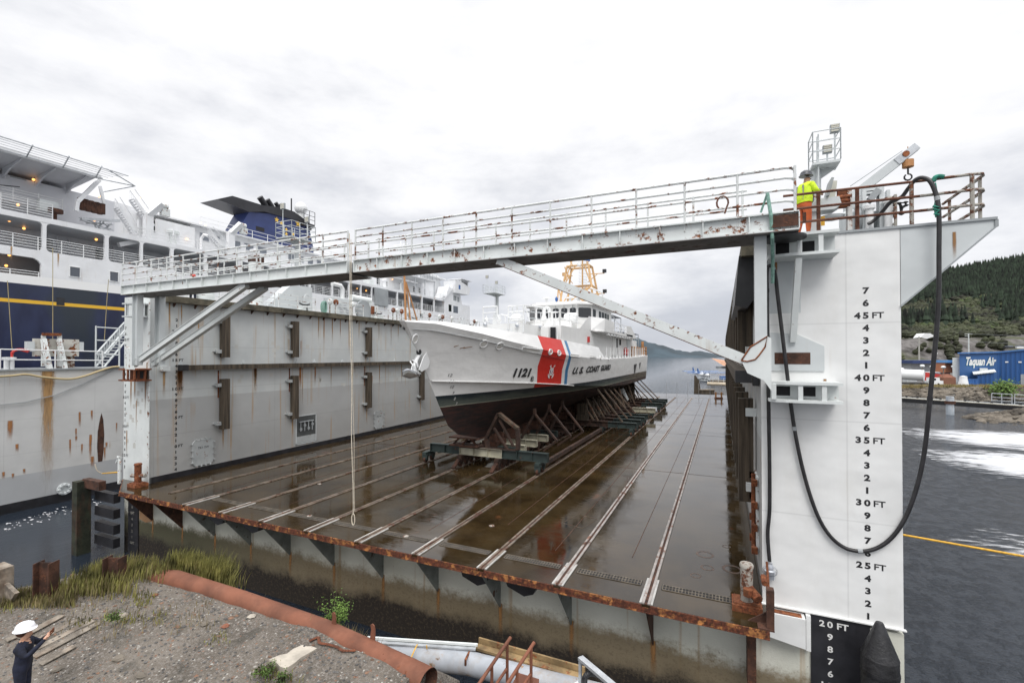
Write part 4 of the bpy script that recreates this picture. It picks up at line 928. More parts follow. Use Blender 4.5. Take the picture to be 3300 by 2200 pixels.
# aft deckhouse details, deck rails
sx = XC+3.005
MB().box(XC+3.0, sx+.02, 47.6, 48.55, 6.75, 8.34).build('side_doorway', 'dark', deckh)
MB().box(XC+3.0, sx+.02, 49.5, 50.3, 7.7, 8.3).build('side_window', 'dark', deckh)
MB().box(XC+3.0, sx+.1, 45.9, 47.5, 6.6, 8.45).build('side_door', SW, deckh)
MB().box(XC+3.0, sx+.10, 53.6, 55.2, 6.5, 8.7).build('vent_louvre', 'greypaint', deckh)
MB().box(XC+2.1, XC+3.0, 57.4, 60.4, 6.4, 8.45).build('aft_locker', SW, deckh)
for y_, z_ in ((36.7, 7.9), (52.6, 7.3)): MB().box(sx, sx+.12, y_, y_+.35, z_-.25, z_+.2).build('life_ring_box', 'red', deckh)
MB().tube((sx+.2, 51.6, 6.7), (sx+.2, 51.9, 7.4), .16).tube((sx+.2, 52.8, 6.6), (sx+.2, 53.1, 7.3), .16).build('survival_suits', 'red', deckh)
MB().box(XC-3, XC+3.3, 40, 56, 6.30, 6.34).build('side_deck', 'midgrey', ct)
k = MB(); y = 40.5
while y < 63: k.tube((XC+3.7, y, lerpt(ZT, y)-.02), (XC+3.7, y, lerpt(ZT, y)+1.0), .045, 6); k.lathe((XC+3.7, y, lerpt(ZT, y)), [(.1, 0), (.04, .18)], 6); y += 1.45
k.build('deck_stanchions', 'white', ct)
k = MB()
for h in (.5, .95): k.path([(XC+3.7, 40.5+i*1.4, lerpt(ZT, 40.5+i*1.4)+h) for i in range(10)], .016, 5)
k.build('guard_wires', 'white', ct)
k = MB()
for a in (56.5, 58.3, 60.2, 61.8, 63.2): k.tube((XC+3.1, a, 6.4), (XC+3.1, a, 7.7), .09)
k.box(XC-2.5, XC+3.6, 63.5, 63.7, 7.5, 7.62).tube((XC+3.6, 61.3, 6.6), (XC+3.6, 61.3, 8.4), .17)
for a in (0, .8, 1.6, 2.4): k.tube((XC+3.7, 61.5+a, 6.6), (XC+3.7, 61.5+a, 7.7), .05)
for z in (6.9, 7.3, 7.7): k.tube((XC+3.7, 61.5, z), (XC+3.7, 63.9, z), .05)
k.build('stern_gear', 'brownpost', ct)
# canopies
for (x0, x1, y0_, y1_, z, zd, nm) in ((XC-1.5, XC+2.5, 47.6, 53.2, 10.95, 8.7, 'canopy'), (XC-1.5, XC+2.6, 57.6, 64.5, 9.55, 6.6, 'canopy')):
    c0 = MB().prism([(x0, z-.1), ((x0+x1)/2, z+.06), (x1, z-.1), (x1, z-.15), (x0, z-.15)], 'y', y0_, y1_).build(nm, 'canopy', ct)
    k = MB()
    for a, b in ((x0, y0_), (x1, y0_+.2), (x0, y1_-.3), (x1, y1_-.3), (x1-.6, y1_-.9)): MB().tube((a, b, zd), (a, b, z-.1), .045).build('canopy_pole', 'steel', c0)
    MB().tube((x1, y0_+.4, z-.1), (x1, y1_-.3, zd+1.1), .035).build('canopy_pole', 'steel', c0)
MB().rail([(XC+2.9, 53.5, 8.66), (XC+2.9, 56.8, 8.66)], 1.2, (.3, .6, .9, 1.2), .035, .8).build('ladder', 'white', ct)
# ---------------- mast
ms = thing('cutter_mast', 'buff lattice mast with radar and ladder above the bridge of the patrol boat', 'mast', (XC, 45, 11.1))
YM = 45.0
k = MB()
def T(a, b, r=.085, n=8): k.tube(a, b, r*.8, n)
B4 = [(XC-1.75, YM-1.4), (XC+1.75, YM-1.4), (XC+1.75, YM+1.2), (XC-1.75, YM+1.2)]
lv = [(11.16, 1.0, 1.0), (13.35, .83, .75), (15.45, .62, .55)]
L = [[Vector((XC+(x-XC)*f, YM+(y-YM)*g, z)) for x, y in B4] for z, f, g in lv]
for lo, hi in zip(L, L[1:]):
    for i in range(4): T(lo[i], hi[i], .13)
    T(lo[0], hi[1].lerp(hi[0], .6), .08); T(lo[1], hi[0].lerp(hi[1], .8), .0801)
for i in (1, 2):
    for j in range(4): T(L[i][j], L[i][(j+1) % 4], .13)
T(L[0][0], L[1][1], .10); T(L[0][1].lerp(L[0][2], .1), L[1][0], .1); T(L[1][0]+Vector((-.5, 0, 0)), L[1][1]+Vector((.15, 0, 0)), .13)
T(L[0][0]+Vector((-.2, 0, 0)), L[1][0]+Vector((-.45, 0, 0)), .09); T(L[1][0]+Vector((-.45, 0, 0)), L[0][0]+Vector((.5, 0, 0)), .08)
T(L[2][0]+Vector((-.25, 0, -.05)), L[2][0]+Vector((.15, 0, -1.0)), .08); T(L[2][0]+Vector((.3, 0, 0)), L[1][0]+Vector((.3, 0, .7)), .08)
TOPV = [Vector((XC-.55, YM, 17.4)), Vector((XC+.55, YM, 17.4))]
for i, a in enumerate(TOPV): T(L[2][i]+Vector((.35 if i == 0 else -.1, 0, 0)), a, .1)
T((XC+.15, YM+.4, 11.16), (XC+.15, YM+.4, 17.5), .10)
for (z, xl, xr) in ((17.5, -2.6, 2.9), (17.1, -1.3, 2.6)): T((XC+xl, YM, z), (XC+xr, YM, z+.05), .05)
for s_ in (-1, 1): T((XC+s_*.75, YM, 15.7), (XC+s_*2.0, YM, 17.5), .055); T((XC+s_*.6, YM, 16.3), (XC+s_*1.6, YM, 17.1), .045)
k.build('lattice', 'orange', ms)
k = MB()
for i in range(19): z = 11.6+i*.3; k.path([(XC+.25, YM+.3, z), (XC+.62, YM+.3, z), (XC+.62, YM+.3, z+.16), (XC+.25, YM+.3, z+.16)], .018, 4); k.path([(XC+.05, YM+.3, z), (XC-.18, YM+.3, z), (XC-.18, YM+.3, z+.16), (XC+.05, YM+.3, z+.16)], .016, 4)
k.build('ladder_rungs', 'steel', ms)
for (px, py, bxm, at) in ((1818, 884, 'orange', (-.75, 14.4)), (1948, 873, 'black', (.8, 14.9)), (1949, 938, 'black', (1.2, 12.9))):
    q = PY(px, py, YM); kk = MB().box(q.x-.17, q.x+.17, q.y-.15, q.y+.15, q.z-.16, q.z+.16); o = kk.build('lamp_box', bxm, ms)
    MB().tube((q.x, YM, q.z-.22), (XC+at[0], YM, q.z-.2), .045).tube((q.x*.6+(XC+at[0])*.4, YM, q.z-.22), (XC+at[0], YM, q.z-1.0), .04).build('lamp_arm', 'orange', o)
rp_ = PY(1866, 846, YM-1.2)
MB().lathe(rp_+Vector((0, 0, -.35)), [(.10, 0), (.2, .05), (.22, .22), (.18, .3), (.06, .34), (.06, .44)], 14).build('radar_base', 'white', ms, True)
ra, rb = PY(1834, 831, YM-1.5), PY(1902, 840, YM-.9)
rd = MB().beam(ra, rb, .1, .12).build('radar_bar', 'blue', ms)
MB().beam(ra.lerp(rb, .36)+Vector((0, -.07, 0)), ra.lerp(rb, .66)+Vector((0, -.07, 0)), .01, .06).build('bar_lettering', 'inkw', rd)
MB().beam(ra+Vector((-.25, -.05, .02)), ra, .1, .13).build('radar_bar_tip', 'white', rd)
k = MB().path([(XC+1.35, YM-1.6, 11.16), (XC+1.35, YM-1.6, 12.9), (XC+1.5, YM-1.5, 13.05), (XC+2.3, YM-.6, 12.7), (XC+2.4, YM-.4, 12.4), (XC+2.4, YM-.4, 11.16)], .075, 8); k.build('grab_frame', 'white', ms, True)
# stabiliser / shaft fin under the stern
q = PX(2000, 1270, -10.6); MB().tube(q+Vector((0, 0, .7)), q+Vector((.5, .6, -.7)), .33, 16).build('rudder_stock', 'greypaint', ct, True)
# ================================================================= CRADLES
def crossbeam(y, x0, x1, z0, z1, segs, label, group='cradle beams under the patrol boat', supports=(), props=()):
    o = thing('cradle_beam', label, 'cradle beam', ((x0+x1)/2, y, 0), group)
    xs_ = [x0+(x1-x0)*f for f, _ in segs]+[x1]
    for (a, b), (_, mt) in zip(zip(xs_, xs_[1:]), segs):
        k = MB().box(a, b, y-.02, y+.02, z0+.02, z1-.02).box(a, b, y-.16, y+.16, z1-.022, z1).box(a, b, y-.16, y+.16, z0, z0+.022)
        n = max(1, int((b-a)/.75))
        for i in range(n+1): xx = a+.01+(b-a-.02)*i/n; k.box(xx-.01, xx+.01, y-.15, y+.15, z0+.02, z1-.02)
        k.build('beam_section', mt, o)
    for xr in supports:
        k = MB().box(xr-.14, xr+.14, y-.5, y+.5, z0-.16, z0-.002).prism([(xr-.2, z0-.16), (xr+.2, z0-.16), (xr+.12, .18), (xr-.12, .18)], 'y', y-.45, y-.25)
        k.prism([(xr-.2, z0-.16), (xr+.2, z0-.16), (xr+.12, .18), (xr-.12, .18)], 'y', y+.25, y+.45); b_ = k.build('bogie', M['greensteel'] if xr < -15 or xr > -10 else M['cradlerust'], o)
        for dy in (-.35, .35): MB().lathe((xr-.07, y+dy, .2), [(.04, 0), (.165, 0), (.165, .14), (.04, .14)], 14, 'x').build('wheel', 'darkrust', b_)
    for (hx, hz, bx_) in props:
        MB().beam((hx, y, hz), (bx_, y, z1+.02), .11, .15, (0, 1, 0)).build('shore_prop', 'prop', o)
    return o
ra_ = [-1.86-2.455*i for i in range(10)]
X3, X4, X5, X6 = ra_[3], ra_[4], ra_[5], ra_[6]
# front frame
f0 = crossbeam(24.1, -16.4, -8.75, .68, 1.18, [(0, 'greensteel'), (.27, 'cream'), (.64, 'greensteel')], 'frontmost cradle beam, green with a cream middle, ahead of the bow keel', supports=(X6, X5, X4, X3))
for xr in (X5, X4):
    MB().beam((xr, 23.6, .45), (xr-.05, 23.0, .06), .09, .22, (1, 0, 0)).build('wheel_chock', 'darkrust', f0)
af = thing('support_frame', 'rusty triangular support frame with a peaked top on the front cradle', 'support frame', (-12.2, 24.1, 1.2), 'frames propping the hull')
def fr3(px, py): return PY(px, py, 24.1)
a1, a2, a3, a4, a5 = fr3(1608, 1332), fr3(1669, 1381), fr3(1670, 1448), fr3(1572, 1441), fr3(1568, 1412)
MB().beam(a1, a2, .16, .34, (0, 1, 0)).build('sloping_leg', 'prop', af); MB().beam(a2, a3, .16, .34, (0, 1, 0)).build('upright', 'cradlerust', af)
MB().beam(a1, a5, .16, .34, (0, 1, 0)).beam(a5, a4, .16, .3, (0, 1, 0)).build('sloping_leg', 'cradlerust', af)
MB().beam(fr3(1610, 1352), fr3(1655, 1438), .08, .2, (0, 1, 0)).beam(fr3(1592, 1378), fr3(1635, 1446), .08, .2, (0, 1, 0)).build('inner_brace', 'cradlerust', af)
MB().beam(fr3(1484, 1437), fr3(1665, 1450), .1, .3, (0, 1, 0)).build('sill', 'cradlerust', af)
kb = thing('keel_block', 'dark steel trestle under the forefoot of the patrol boat', 'keel block', (-13.9, 24.1, 1.2), 'keel blocks')
MB().box(-14.9, -12.9, 23.7, 24.5, 1.2, 1.28).box(-14.9, -12.9, 23.7, 24.5, 1.66, 1.74).beam((-14.8, 24, 1.2), (-14.3, 24, 1.7), .1, .1).beam((-14.2, 24, 1.2), (-13.7, 24, 1.7), .1, .1).beam((-13.6, 24, 1.7), (-13.1, 24, 1.2), .1, .1).build('trestle', 'darkrust', kb)
# cream transverse beams under the forward keel
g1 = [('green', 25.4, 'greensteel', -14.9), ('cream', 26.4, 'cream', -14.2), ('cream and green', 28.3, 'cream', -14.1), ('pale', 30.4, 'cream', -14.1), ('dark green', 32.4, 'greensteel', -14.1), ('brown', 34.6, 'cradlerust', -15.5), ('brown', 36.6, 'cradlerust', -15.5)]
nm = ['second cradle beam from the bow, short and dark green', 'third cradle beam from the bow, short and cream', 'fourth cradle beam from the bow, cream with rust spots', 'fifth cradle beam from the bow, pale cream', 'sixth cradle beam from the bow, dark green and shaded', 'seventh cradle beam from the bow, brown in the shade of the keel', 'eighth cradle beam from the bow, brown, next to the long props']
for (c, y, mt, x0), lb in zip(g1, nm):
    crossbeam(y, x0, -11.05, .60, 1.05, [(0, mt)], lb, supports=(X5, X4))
    b_ = thing('keel_block', 'dark block between keel and the '+lb.split(',')[0], 'keel block', (XC, y, 1.05), 'keel blocks')
    MB().box(XC-.5, XC+.5, y-.2, y+.2, 1.052, 1.35).box(XC-.35, XC+.35, y-.17, y+.17, 1.352, 1.745).build('block_stack', 'darkrust', b_)
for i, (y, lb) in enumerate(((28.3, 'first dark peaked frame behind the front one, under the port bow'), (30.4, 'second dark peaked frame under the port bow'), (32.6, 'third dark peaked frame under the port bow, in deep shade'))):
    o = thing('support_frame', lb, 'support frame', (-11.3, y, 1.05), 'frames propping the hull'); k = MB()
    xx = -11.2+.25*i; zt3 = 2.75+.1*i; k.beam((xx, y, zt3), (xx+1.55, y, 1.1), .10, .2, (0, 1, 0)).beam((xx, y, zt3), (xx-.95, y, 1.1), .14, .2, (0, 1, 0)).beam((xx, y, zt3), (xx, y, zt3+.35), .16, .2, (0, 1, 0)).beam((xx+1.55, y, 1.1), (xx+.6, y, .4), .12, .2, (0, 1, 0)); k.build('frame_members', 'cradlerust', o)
g2 = [(38.8, 'ninth', True), (41.0, 'tenth', True), (43.1, 'eleventh', True), (45.1, 'twelfth', True), (48.0, 'thirteenth', False), (50.5, 'fourteenth', True), (53.4, 'fifteenth', False), (56.4, 'sixteenth', True), (59.6, 'seventeenth', True), (62.2, 'last', True)]
for y, lb, out_ in g2:
    x1 = -6.4 if out_ else -8.8
    zk_ = lerpt(ZKL, y); hx = XC+hC(y)-.35; hz = lerpt(ZC, y)-.15
    pr = [(hx, hz, -7.55)] if out_ and y not in (50.5,) else ([(hx, hz, -9.0)] if not out_ else [])
    pr += [(XC+1.9, zk_+.8, XC+3.0), (XC-2.4, zk_+.9, XC-4.2), (hx-1.2, hz-.35, -9.6)]
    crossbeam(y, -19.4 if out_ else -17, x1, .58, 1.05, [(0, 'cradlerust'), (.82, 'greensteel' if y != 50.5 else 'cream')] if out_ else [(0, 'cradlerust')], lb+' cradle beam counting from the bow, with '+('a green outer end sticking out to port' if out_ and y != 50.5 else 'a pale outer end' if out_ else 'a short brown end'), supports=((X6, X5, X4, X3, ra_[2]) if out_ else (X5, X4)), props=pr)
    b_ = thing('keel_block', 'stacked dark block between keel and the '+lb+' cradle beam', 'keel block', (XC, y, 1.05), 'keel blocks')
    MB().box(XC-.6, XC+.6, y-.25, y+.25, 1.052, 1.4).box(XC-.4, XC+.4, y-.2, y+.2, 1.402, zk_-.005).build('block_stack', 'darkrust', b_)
for y, lb, out_ in g2:
    for s_, sd in ((1, 'port'), (-1, 'starboard')):
        xx = XC+s_*2.0; zz_ = lerpt(ZKL, y)+ (lerpt(ZC, y)-lerpt(ZKL, y))*.36; b_ = thing('bilge_block', 'dark timber stack under the '+sd+' bilge on the '+lb+' cradle beam', 'bilge block', (xx, y, 1.05), 'bilge blocks')
        MB().box(xx-.5, xx+.5, y-.3, y+.3, 1.052, 1.5).box(xx-.42, xx+.42, y-.25, y+.25, 1.502, zz_-.1).build('timber_stack', 'timber', b_)
for i, y in enumerate((39.9, 42.05, 44.1, 46.6, 49.2, 52.0)):
    b_ = thing('spreader_beam', ['first', 'second', 'third', 'fourth', 'fifth', 'sixth'][i]+' dark low spreader under the ship between the outer cradle beams', 'spreader beam', (XC, y, .6), 'spreader beams')
    MB().box(-16.8, -9.3, y-.12, y+.12, .62, .66).box(-16.8, -9.3, y-.015, y+.015, .66, .98).box(-16.8, -9.3, y-.12, y+.12, .98, 1.02).build('beam', 'cradlerust', b_)
k = MB()
for xr in (X3, X4, X5, X6): k.box(xr-.10, xr+.10, 25.2, 62.5, .32, .55)
tag(k.build('cradle_rails', 'cradlerust'), 'long brown steel runners joining the cradle beams under the ship', 'cradle runner')
# ================================================================= WATER, FAR LAND
WZ = -3.8
def watermat():
    m = bpy.data.materials.new('harbour_water'); m.use_nodes = True; t = NT(m.node_tree); b = t.n['Principled BSDF']
    P = t.new('ShaderNodeNewGeometry').outputs['Position']
    b.inputs['Base Color'].default_value = (.018, .024, .034, 1); b.inputs['Roughness'].default_value = .08; b.inputs['IOR'].default_value = 1.33
    a = t.noise(t.scale(P, (1, .7, 1)), 1.9, 7, .66); c = t.noise(t.scale(P, (.7, 1, 1)), 8., 5, .65); d = t.noise(P, .05, 3)
    bw_ = t.noise(t.scale(P, (1, .45, 1)), .55, 5, .6); h = t.math('ADD', t.math('ADD', t.math('MULTIPLY', a, 1.), t.math('MULTIPLY', bw_, 2.2)), t.math('MULTIPLY', c, .3)); h = t.math('ADD', h, t.math('MULTIPLY', t.math('ABSOLUTE', t.math('SUBTRACT', a, .5)), 1.1))
    sp = t.new('ShaderNodeSeparateXYZ', {0: P})
    calm = t.ramp(sp.outputs[0], -32., -10.)
    st = t.new('ShaderNodeMapRange', {0: calm, 3: .04, 4: .60}).outputs[0]
    bn = t.new('ShaderNodeBump', {'Strength': st, 'Distance': .35, 'Height': h}); t.l.new(bn.outputs[0], b.inputs['Normal'])
    return m
M['water'] = watermat()
tag(MB().add([(-3000, -60, WZ), (6000, -60, WZ), (6000, 9000, WZ), (-3000, 9000, WZ)], [(0, 1, 2, 3)]).build('water', 'water'), kind='structure')
def foammat(t_=.24):
    m = bpy.data.materials.new('white_foam'); m.use_nodes = True; t = NT(m.node_tree); b = t.n['Principled BSDF']
    P = t.new('ShaderNodeTexCoord').outputs['Object']; sp = t.new('ShaderNodeSeparateXYZ', {0: P})
    b.inputs['Base Color'].default_value = (.50, .51, .53, 1); b.inputs['Roughness'].default_value = .9
    r = t.math('SQRT', t.math('ADD', t.math('MULTIPLY', sp.outputs[0], sp.outputs[0]), t.math('MULTIPLY', sp.outputs[1], sp.outputs[1])))
    n = t.noise(t.scale(P, (6, 14, 1)), .35, 7, .66)
    n2 = t.noise(t.scale(P, (14, 40, 1)), .5, 5, .6); n = t.math('ADD', t.math('MULTIPLY', n, .55), t.math('MULTIPLY', n2, .45)); a = t.ramp(t.math('SUBTRACT', n, t.math('MULTIPLY', r, .34)), t_, t_+.20)
    t.l.new(a, b.inputs['Alpha']); return m
M['foam'] = foammat(.13); M['foam2'] = foammat(.40)
for (cx, cy, sx_, sy_, rz, lb) in ((35, 77, 13, 9, .0, 'broad bright patch of white foam on the water below the rocky point'), (28, 60, 9, 8, .1, 'nearer streak of white foam on the water'), (15, 34, 8, 8, .2, 'thin flecks of foam near the yellow rope')):
    o = MB().add([(-1, -1, 0), (1, -1, 0), (1, 1, 0), (-1, 1, 0)], [(0, 1, 2, 3)]).build('foam', 'foam2' if cy < 40 else 'foam'); o.location = (cx, cy, WZ+.03+.01*sx_/10); o.scale = (sx_, sy_, 1); o.rotation_euler.z = rz
    tag(o, lb, 'foam', kind='stuff')
# specks of froth on the dark water on the left
k = MB(); rnd = random.Random(5)
for i in range(70):
    p = PZ(rnd.uniform(20, 330), rnd.uniform(1620, 1690)+0, WZ+.02); p = PZ(*(lambda u: (u, 1700-(u)*.26+rnd.uniform(-14, 16)))(rnd.uniform(10, 330)), WZ+.02)
    a = rnd.uniform(.03, .13); k.add([(p.x-a, p.y-a*.4, p.z), (p.x+a, p.y-a*.3, p.z), (p.x+a*.8, p.y+a*.4, p.z), (p.x-a*.7, p.y+a*.3, p.z)], [(0, 1, 2, 3)])
tag(k.build('froth_specks', paint('froth', (.6, .6, .62), .9)), 'white specks of froth on the dark water beside the grey dock wall', 'foam', kind='stuff')
# ================================================================= NEIGHBOURING DOCK WALL
M['graywall'] = paint('grey_dock_wall', (.57, .57, .56), .55, .06, .35, streak=.7, sdens=.55, seams=(4.8, 2.3))
nd = thing('neighbour_dock', 'grey rust-streaked side wall of the next floating dock, behind the left wing wall', 'dry dock', (-44, 30, WZ))
XN = -42.7
def wallq(y0, y1, z0, z1, mat, nm, x=XN, par=None, th=.004):
    return MB().box(x, x+th, y0, y1, z0, z1).build(nm, mat, par if par else nd)
MB().box(-47.2, XN, 2, 110, WZ-1, 5.6).build('side_wall', 'graywall', nd)
MB().box(-47.2, XN+.01, 2, 110, WZ-1, -3.15).build('black_foot', 'tar', nd)
wallq(2, 110, -3.15, -1.4, paint('mid_grey_band', (.42, .43, .44), .5, .03), 'painted_band')
MB().box(-47.3, XN+.12, 2, 110, 5.56, 5.66).build('deck_edge', 'midgrey', nd)
k = MB()
def nst(px, py0, py1, w_, m_='stainY'):
    a, b = PX(px, py0, XN+.012), PX(px, py1, XN+.012); streakY(nd, XN+.012+.0007*(px % 4), a.y, w_, b.z, a.z, m_)
def nst_old(px, py0, py1, w_):
    a, b = PX(px, py0, XN+.012), PX(px, py1, XN+.012); n_ = 5
    for j in range(n_):
        z0 = a.z+(b.z-a.z)*j/n_; z1 = a.z+(b.z-a.z)*(j+1)/n_; wa, wb = w_*(1-.12*j), w_*(1-.12*(j+1))
        k.add([(a.x, a.y-wa, z0), (a.x, a.y+wa, z0), (a.x, a.y+wb*(.9), z1), (a.x, a.y-wb, z1)], [(0, 1, 2, 3)])
nst(155, 1196, 1595, .42); nst(156, 1196, 1400, .26, 'stainYd'); nst(153, 1196, 1262, .5)
for q in ((33, 1355, 1430, .12), (245, 1380, 1420, .05), (257, 1327, 1385, .07), (296, 1322, 1360, .06), (226, 1415, 1475, .05), (292, 1400, 1500, .08), (264, 1430, 1470, .05), (376, 1362, 1400, .05), (55, 1430, 1460, .07), (245, 1405, 1425, .06), (343, 1425, 1450, .07), (11, 1520, 1545, .07), (42, 1525, 1545, .06), (78, 1510, 1530, .06), (298, 1470, 1510, .10), (338, 1440, 1490, .05)): nst(*q[:3], q[3]*1.5, 'stainYd')
pts = [PX(a, b, XN+.014) for a, b in ((327, 1330), (333, 1352), (336, 1400), (334, 1450), (330, 1485), (316, 1488), (313, 1440), (315, 1390), (322, 1350))]
MB().add(pts, [tuple(range(9))]).build('rust_scar', 'darkrust', nd)
# curved hose draped on the wall
solo(MB().path(spline([PX(a, b, XN+.2) for a, b in ((-20, 1214), (40, 1210), (85, 1206), (140, 1215), (220, 1221), (270, 1212), (320, 1195), (360, 1183), (384, 1181))]), .07, 8), 'draped_hose', paint('tan_hose', (.45, .36, .2), .7), 'tan hose draped along the top of the neighbouring grey dock wall', 'hose', PX(140, 1215, XN))
solo(MB().path([PX(a, b, XN+.1) for a, b in ((-20, 1306), (80, 1296), (180, 1272), (270, 1235), (365, 1190))], .03, 5), 'slack_cable', 'midgrey', 'thin dark cable sagging across the neighbouring grey dock wall', 'cable', PX(180, 1272, XN))
k = MB(); 
k.rail([PX(0, 1192, XN), PX(330, 1190, XN)], 1.35, (.68, 1.35), .04, 3.4)
solo(k, 'dock_railing', 'white', 'white two-bar railing along the top of the neighbouring grey dock', 'railing', PX(0, 1192, XN))
# rusty winch control housing with A-legs
y0 = PX(183, 1190, XN-1).y; cb = thing('rusty_housing', 'rust-streaked white plate housing on slanted legs on the neighbouring dock', 'machinery', PX(183, 1190, XN-1))
def NB(px, py, dx=-1.): return PX(px, py, XN+dx)
a, b = NB(110, 1148), NB(255, 1094)
MB().box(a.x-.3, a.x, a.y, b.y, a.z, b.z).build('plate', paint('rusty_white_plate', (.55, .53, .48), .7, .1, 1, rust=.62, rs=.8, streak=.8, sdens=.9), cb)
a, b = NB(190, 1185), NB(243, 1145); MB().box(a.x-.5, a.x-.1, a.y, b.y, a.z, b.z).build('pedestal', 'halfrust', cb)
a, b = NB(85, 1132), NB(110, 1100); MB().box(a.x-.3, a.x+.1, a.y, b.y, a.z, b.z).build('side_box', 'greypaint', cb)
a, b = NB(255, 1132), NB(268, 1102); MB().box(a.x-.3, a.x+.1, a.y, b.y, a.z, b.z).build('side_box', 'greypaint', cb)
MB().beam(NB(140, 1092, -.6), NB(160, 1190, .0), .25, .25).beam(NB(190, 1092, -.6), NB(210, 1188, .0), .2, .25).beam(NB(140, 1080, -.8), NB(140, 1180, -.8), .2, .2).beam(NB(192, 1080, -.8), NB(192, 1180, -.8), .2, .2).build('a_leg', 'oldwhite', cb)
MB().beam(NB(136, 1077, -.7), NB(196, 1078, -.7), .2, .2).build('top_bar', 'rust', cb)
# gangway stair beside it
k = MB(); g0, g1 = NB(308, 1182, -2), NB(400, 1075, -6)
for dz in (0, 1.0):
    k.tube(g0+Vector((0, 0, dz)), g1+Vector((0, 0, dz)), .07, 6); k.tube(g0+Vector((1.2, 0, dz)), g1+Vector((1.2, 0, dz)), .07, 6)
for i in range(12): p = g0.lerp(g1, i/11); k.tube(p, p+Vector((0, 0, 1.0)), .045, 5).tube(p+Vector((0, 0, 1.0)), g0.lerp(g1, min(1, (i+1)/11)), .035, 5).tube(p, p+Vector((1.2, 0, 0)), .05, 5)
a = NB(308, 1184, -1); k.rail([a, NB(384, 1184, -1)], 3.2, (1.0, 2.1, 3.1), .05, 1.6)
solo(k, 'gangway_stair', 'greypaint', 'grey lattice gangway stair leading up behind the left wing wall', 'stairs', g0)
M['tanrope'] = paint('tan_rope', (.36, .30, .16), .9)
for i, (px, lb) in enumerate(((38, 'slack'), (170, 'upright'), (340, 'leaning'))):
    q = [(24, 905), (38, 1115), (45, 1170)] if i == 0 else [(170, 800), (170, 925), (170, 1095)] if i == 1 else [(350, 900), (345, 960), (336, 1100)]
    solo(MB().path([PX(a, b, XN-3) for a, b in q], .022, 5), 'mooring_line', 'tanrope', {0: 'tan line slanting down the blue ferry hull at far left', 1: 'pale vertical line down the ferry hull behind the rusty housing', 2: 'tan line down the ferry hull beside the gangway stair'}[i], 'rope', PX(*q[-1], XN-3), 'lines down the ferry hull')
k = MB(); k.path(spline([PX(a, b, XN-.9) for a, b in ((42, 1140), (44, 1128), (70, 1125), (95, 1130))]), .06, 6); k.path([PX(a, b, XN-.5) for a, b in ((38, 1175), (38, 1135), (60, 1126), (90, 1134))], .07, 6); solo(k, 'red_hose', 'red', 'red hose looped on the neighbouring dock beside the rusty housing', 'hose', PX(42, 1160, XN-.9))
k = MB()
for px in (20, 38): a = PX(px, 1190, XN-.3); k.lathe(a, [(.12, 0), (.12, .7), (.22, .72), (.22, .8), (.02, .82)], 10)
solo(k, 'twin_bollard', 'white', 'pair of white bollards at the left end of the neighbouring dock top', 'bollard', PX(28, 1190, XN-.3))
c_ = PX(206, 1574, XN+.05); k = MB().lathe(c_, [(.02, 0), (.42, 0), (.42, .12), (.02, .12)], 16, 'x')
for a in range(8): q = c_+Vector((.12, .3*cos(a*pi/4), .3*sin(a*pi/4))); k.lathe(q, [(.02, 0), (.1, .0), (.08, .12), (.02, .12)], 6, 'x')
k.build('discharge_port', 'greypaint', nd)
k = MB(); k.path(spline([PX(a, b, XN+.3) for a, b in ((306, 1495), (313, 1515), (330, 1525))]), .04, 6); o = solo(k, 'mooring_rope', 'ropew', 'dirty rope running from the neighbouring dock to the left corner of the dry dock', 'rope', PX(306, 1495, XN+.3))
MB().path([Vector(PX(330, 1525, XN+.3)), Vector((-29.3, 13.9, .35))], .045, 6).build('rope_sleeve', 'yellow', o)
# black timber pile frame at the left corner
pf = thing('guide_piling', 'black timber pile frame standing in the water at the left corner of the dock', 'piling', (-30.5, 13.5, WZ))
MB().box(-30.6, -29.0, 12.9, 13.2, -.35, .1).build('rusty_header', 'darkrust', pf)
for x in (-30.6,): MB().box(x-.3, x+.2, 12.6, 13.2, -5, .0).build('pile', paint('mossy_pile', (.025, .03, .018), .9, .4, 2, dirt=.5, dcol=(.12, .04, .02)), pf)
for z in (-.8, -1.6, -2.4, -3.1): MB().box(-30.3, -28.5, 13.3, 13.6, z-.25, z+.22).build('wale', 'tar', pf)
# white corner stanchion
k = MB().tube((-28.2, 13.4, 0), (-28.2, 13.4, 1.35), .08).beam((-28.4, 13.35, 1.05), (-28.1, 13.35, 1.4), .06, .06).beam((-28.0, 13.35, 1.05), (-28.3, 13.35, 1.4), .06, .06)
solo(k, 'corner_stanchion', 'oldwhite', 'white stanchion at the left corner of the dock floor beside the rusty bitt', 'post', (-28.2, 13.4, 0))
# ================================================================= FERRY
XF = -50.
fe = thing('ferry', 'large white passenger ferry with navy hull and yellow stripe in the neighbouring dock', 'ship', (-60, 50, 0))
def ferryhull():
    m = bpy.data.materials.new('ferry_hull_paint'); m.use_nodes = True; t = NT(m.node_tree); b = t.n['Principled BSDF']
    P = t.new('ShaderNodeNewGeometry').outputs['Position']; z = t.new('ShaderNodeSeparateXYZ', {0: P}).outputs[2]
    n = t.noise(t.scale(P, (1, 1, .4)), .8, 5)
    c = t.mix(t.ramp(n, .3, .7), (.010, .014, .045), (.020, .028, .075)); c = t.mix(t.ramp(t.noise(t.scale(P, (1, .35, .15)), .5, 3), .5, .66), c, (.022, .030, .042))
    yl = t.math('MULTIPLY', t.math('GREATER_THAN', z, 10.69), t.math('LESS_THAN', z, 10.97)); c = t.mix(yl, c, (.72, .42, .03))
    c = t.mix(t.math('GREATER_THAN', z, 12.2), c, (.80, .80, .79)); t.l.new(c, b.inputs['Base Color']); b.inputs['Roughness'].default_value = .32; return m
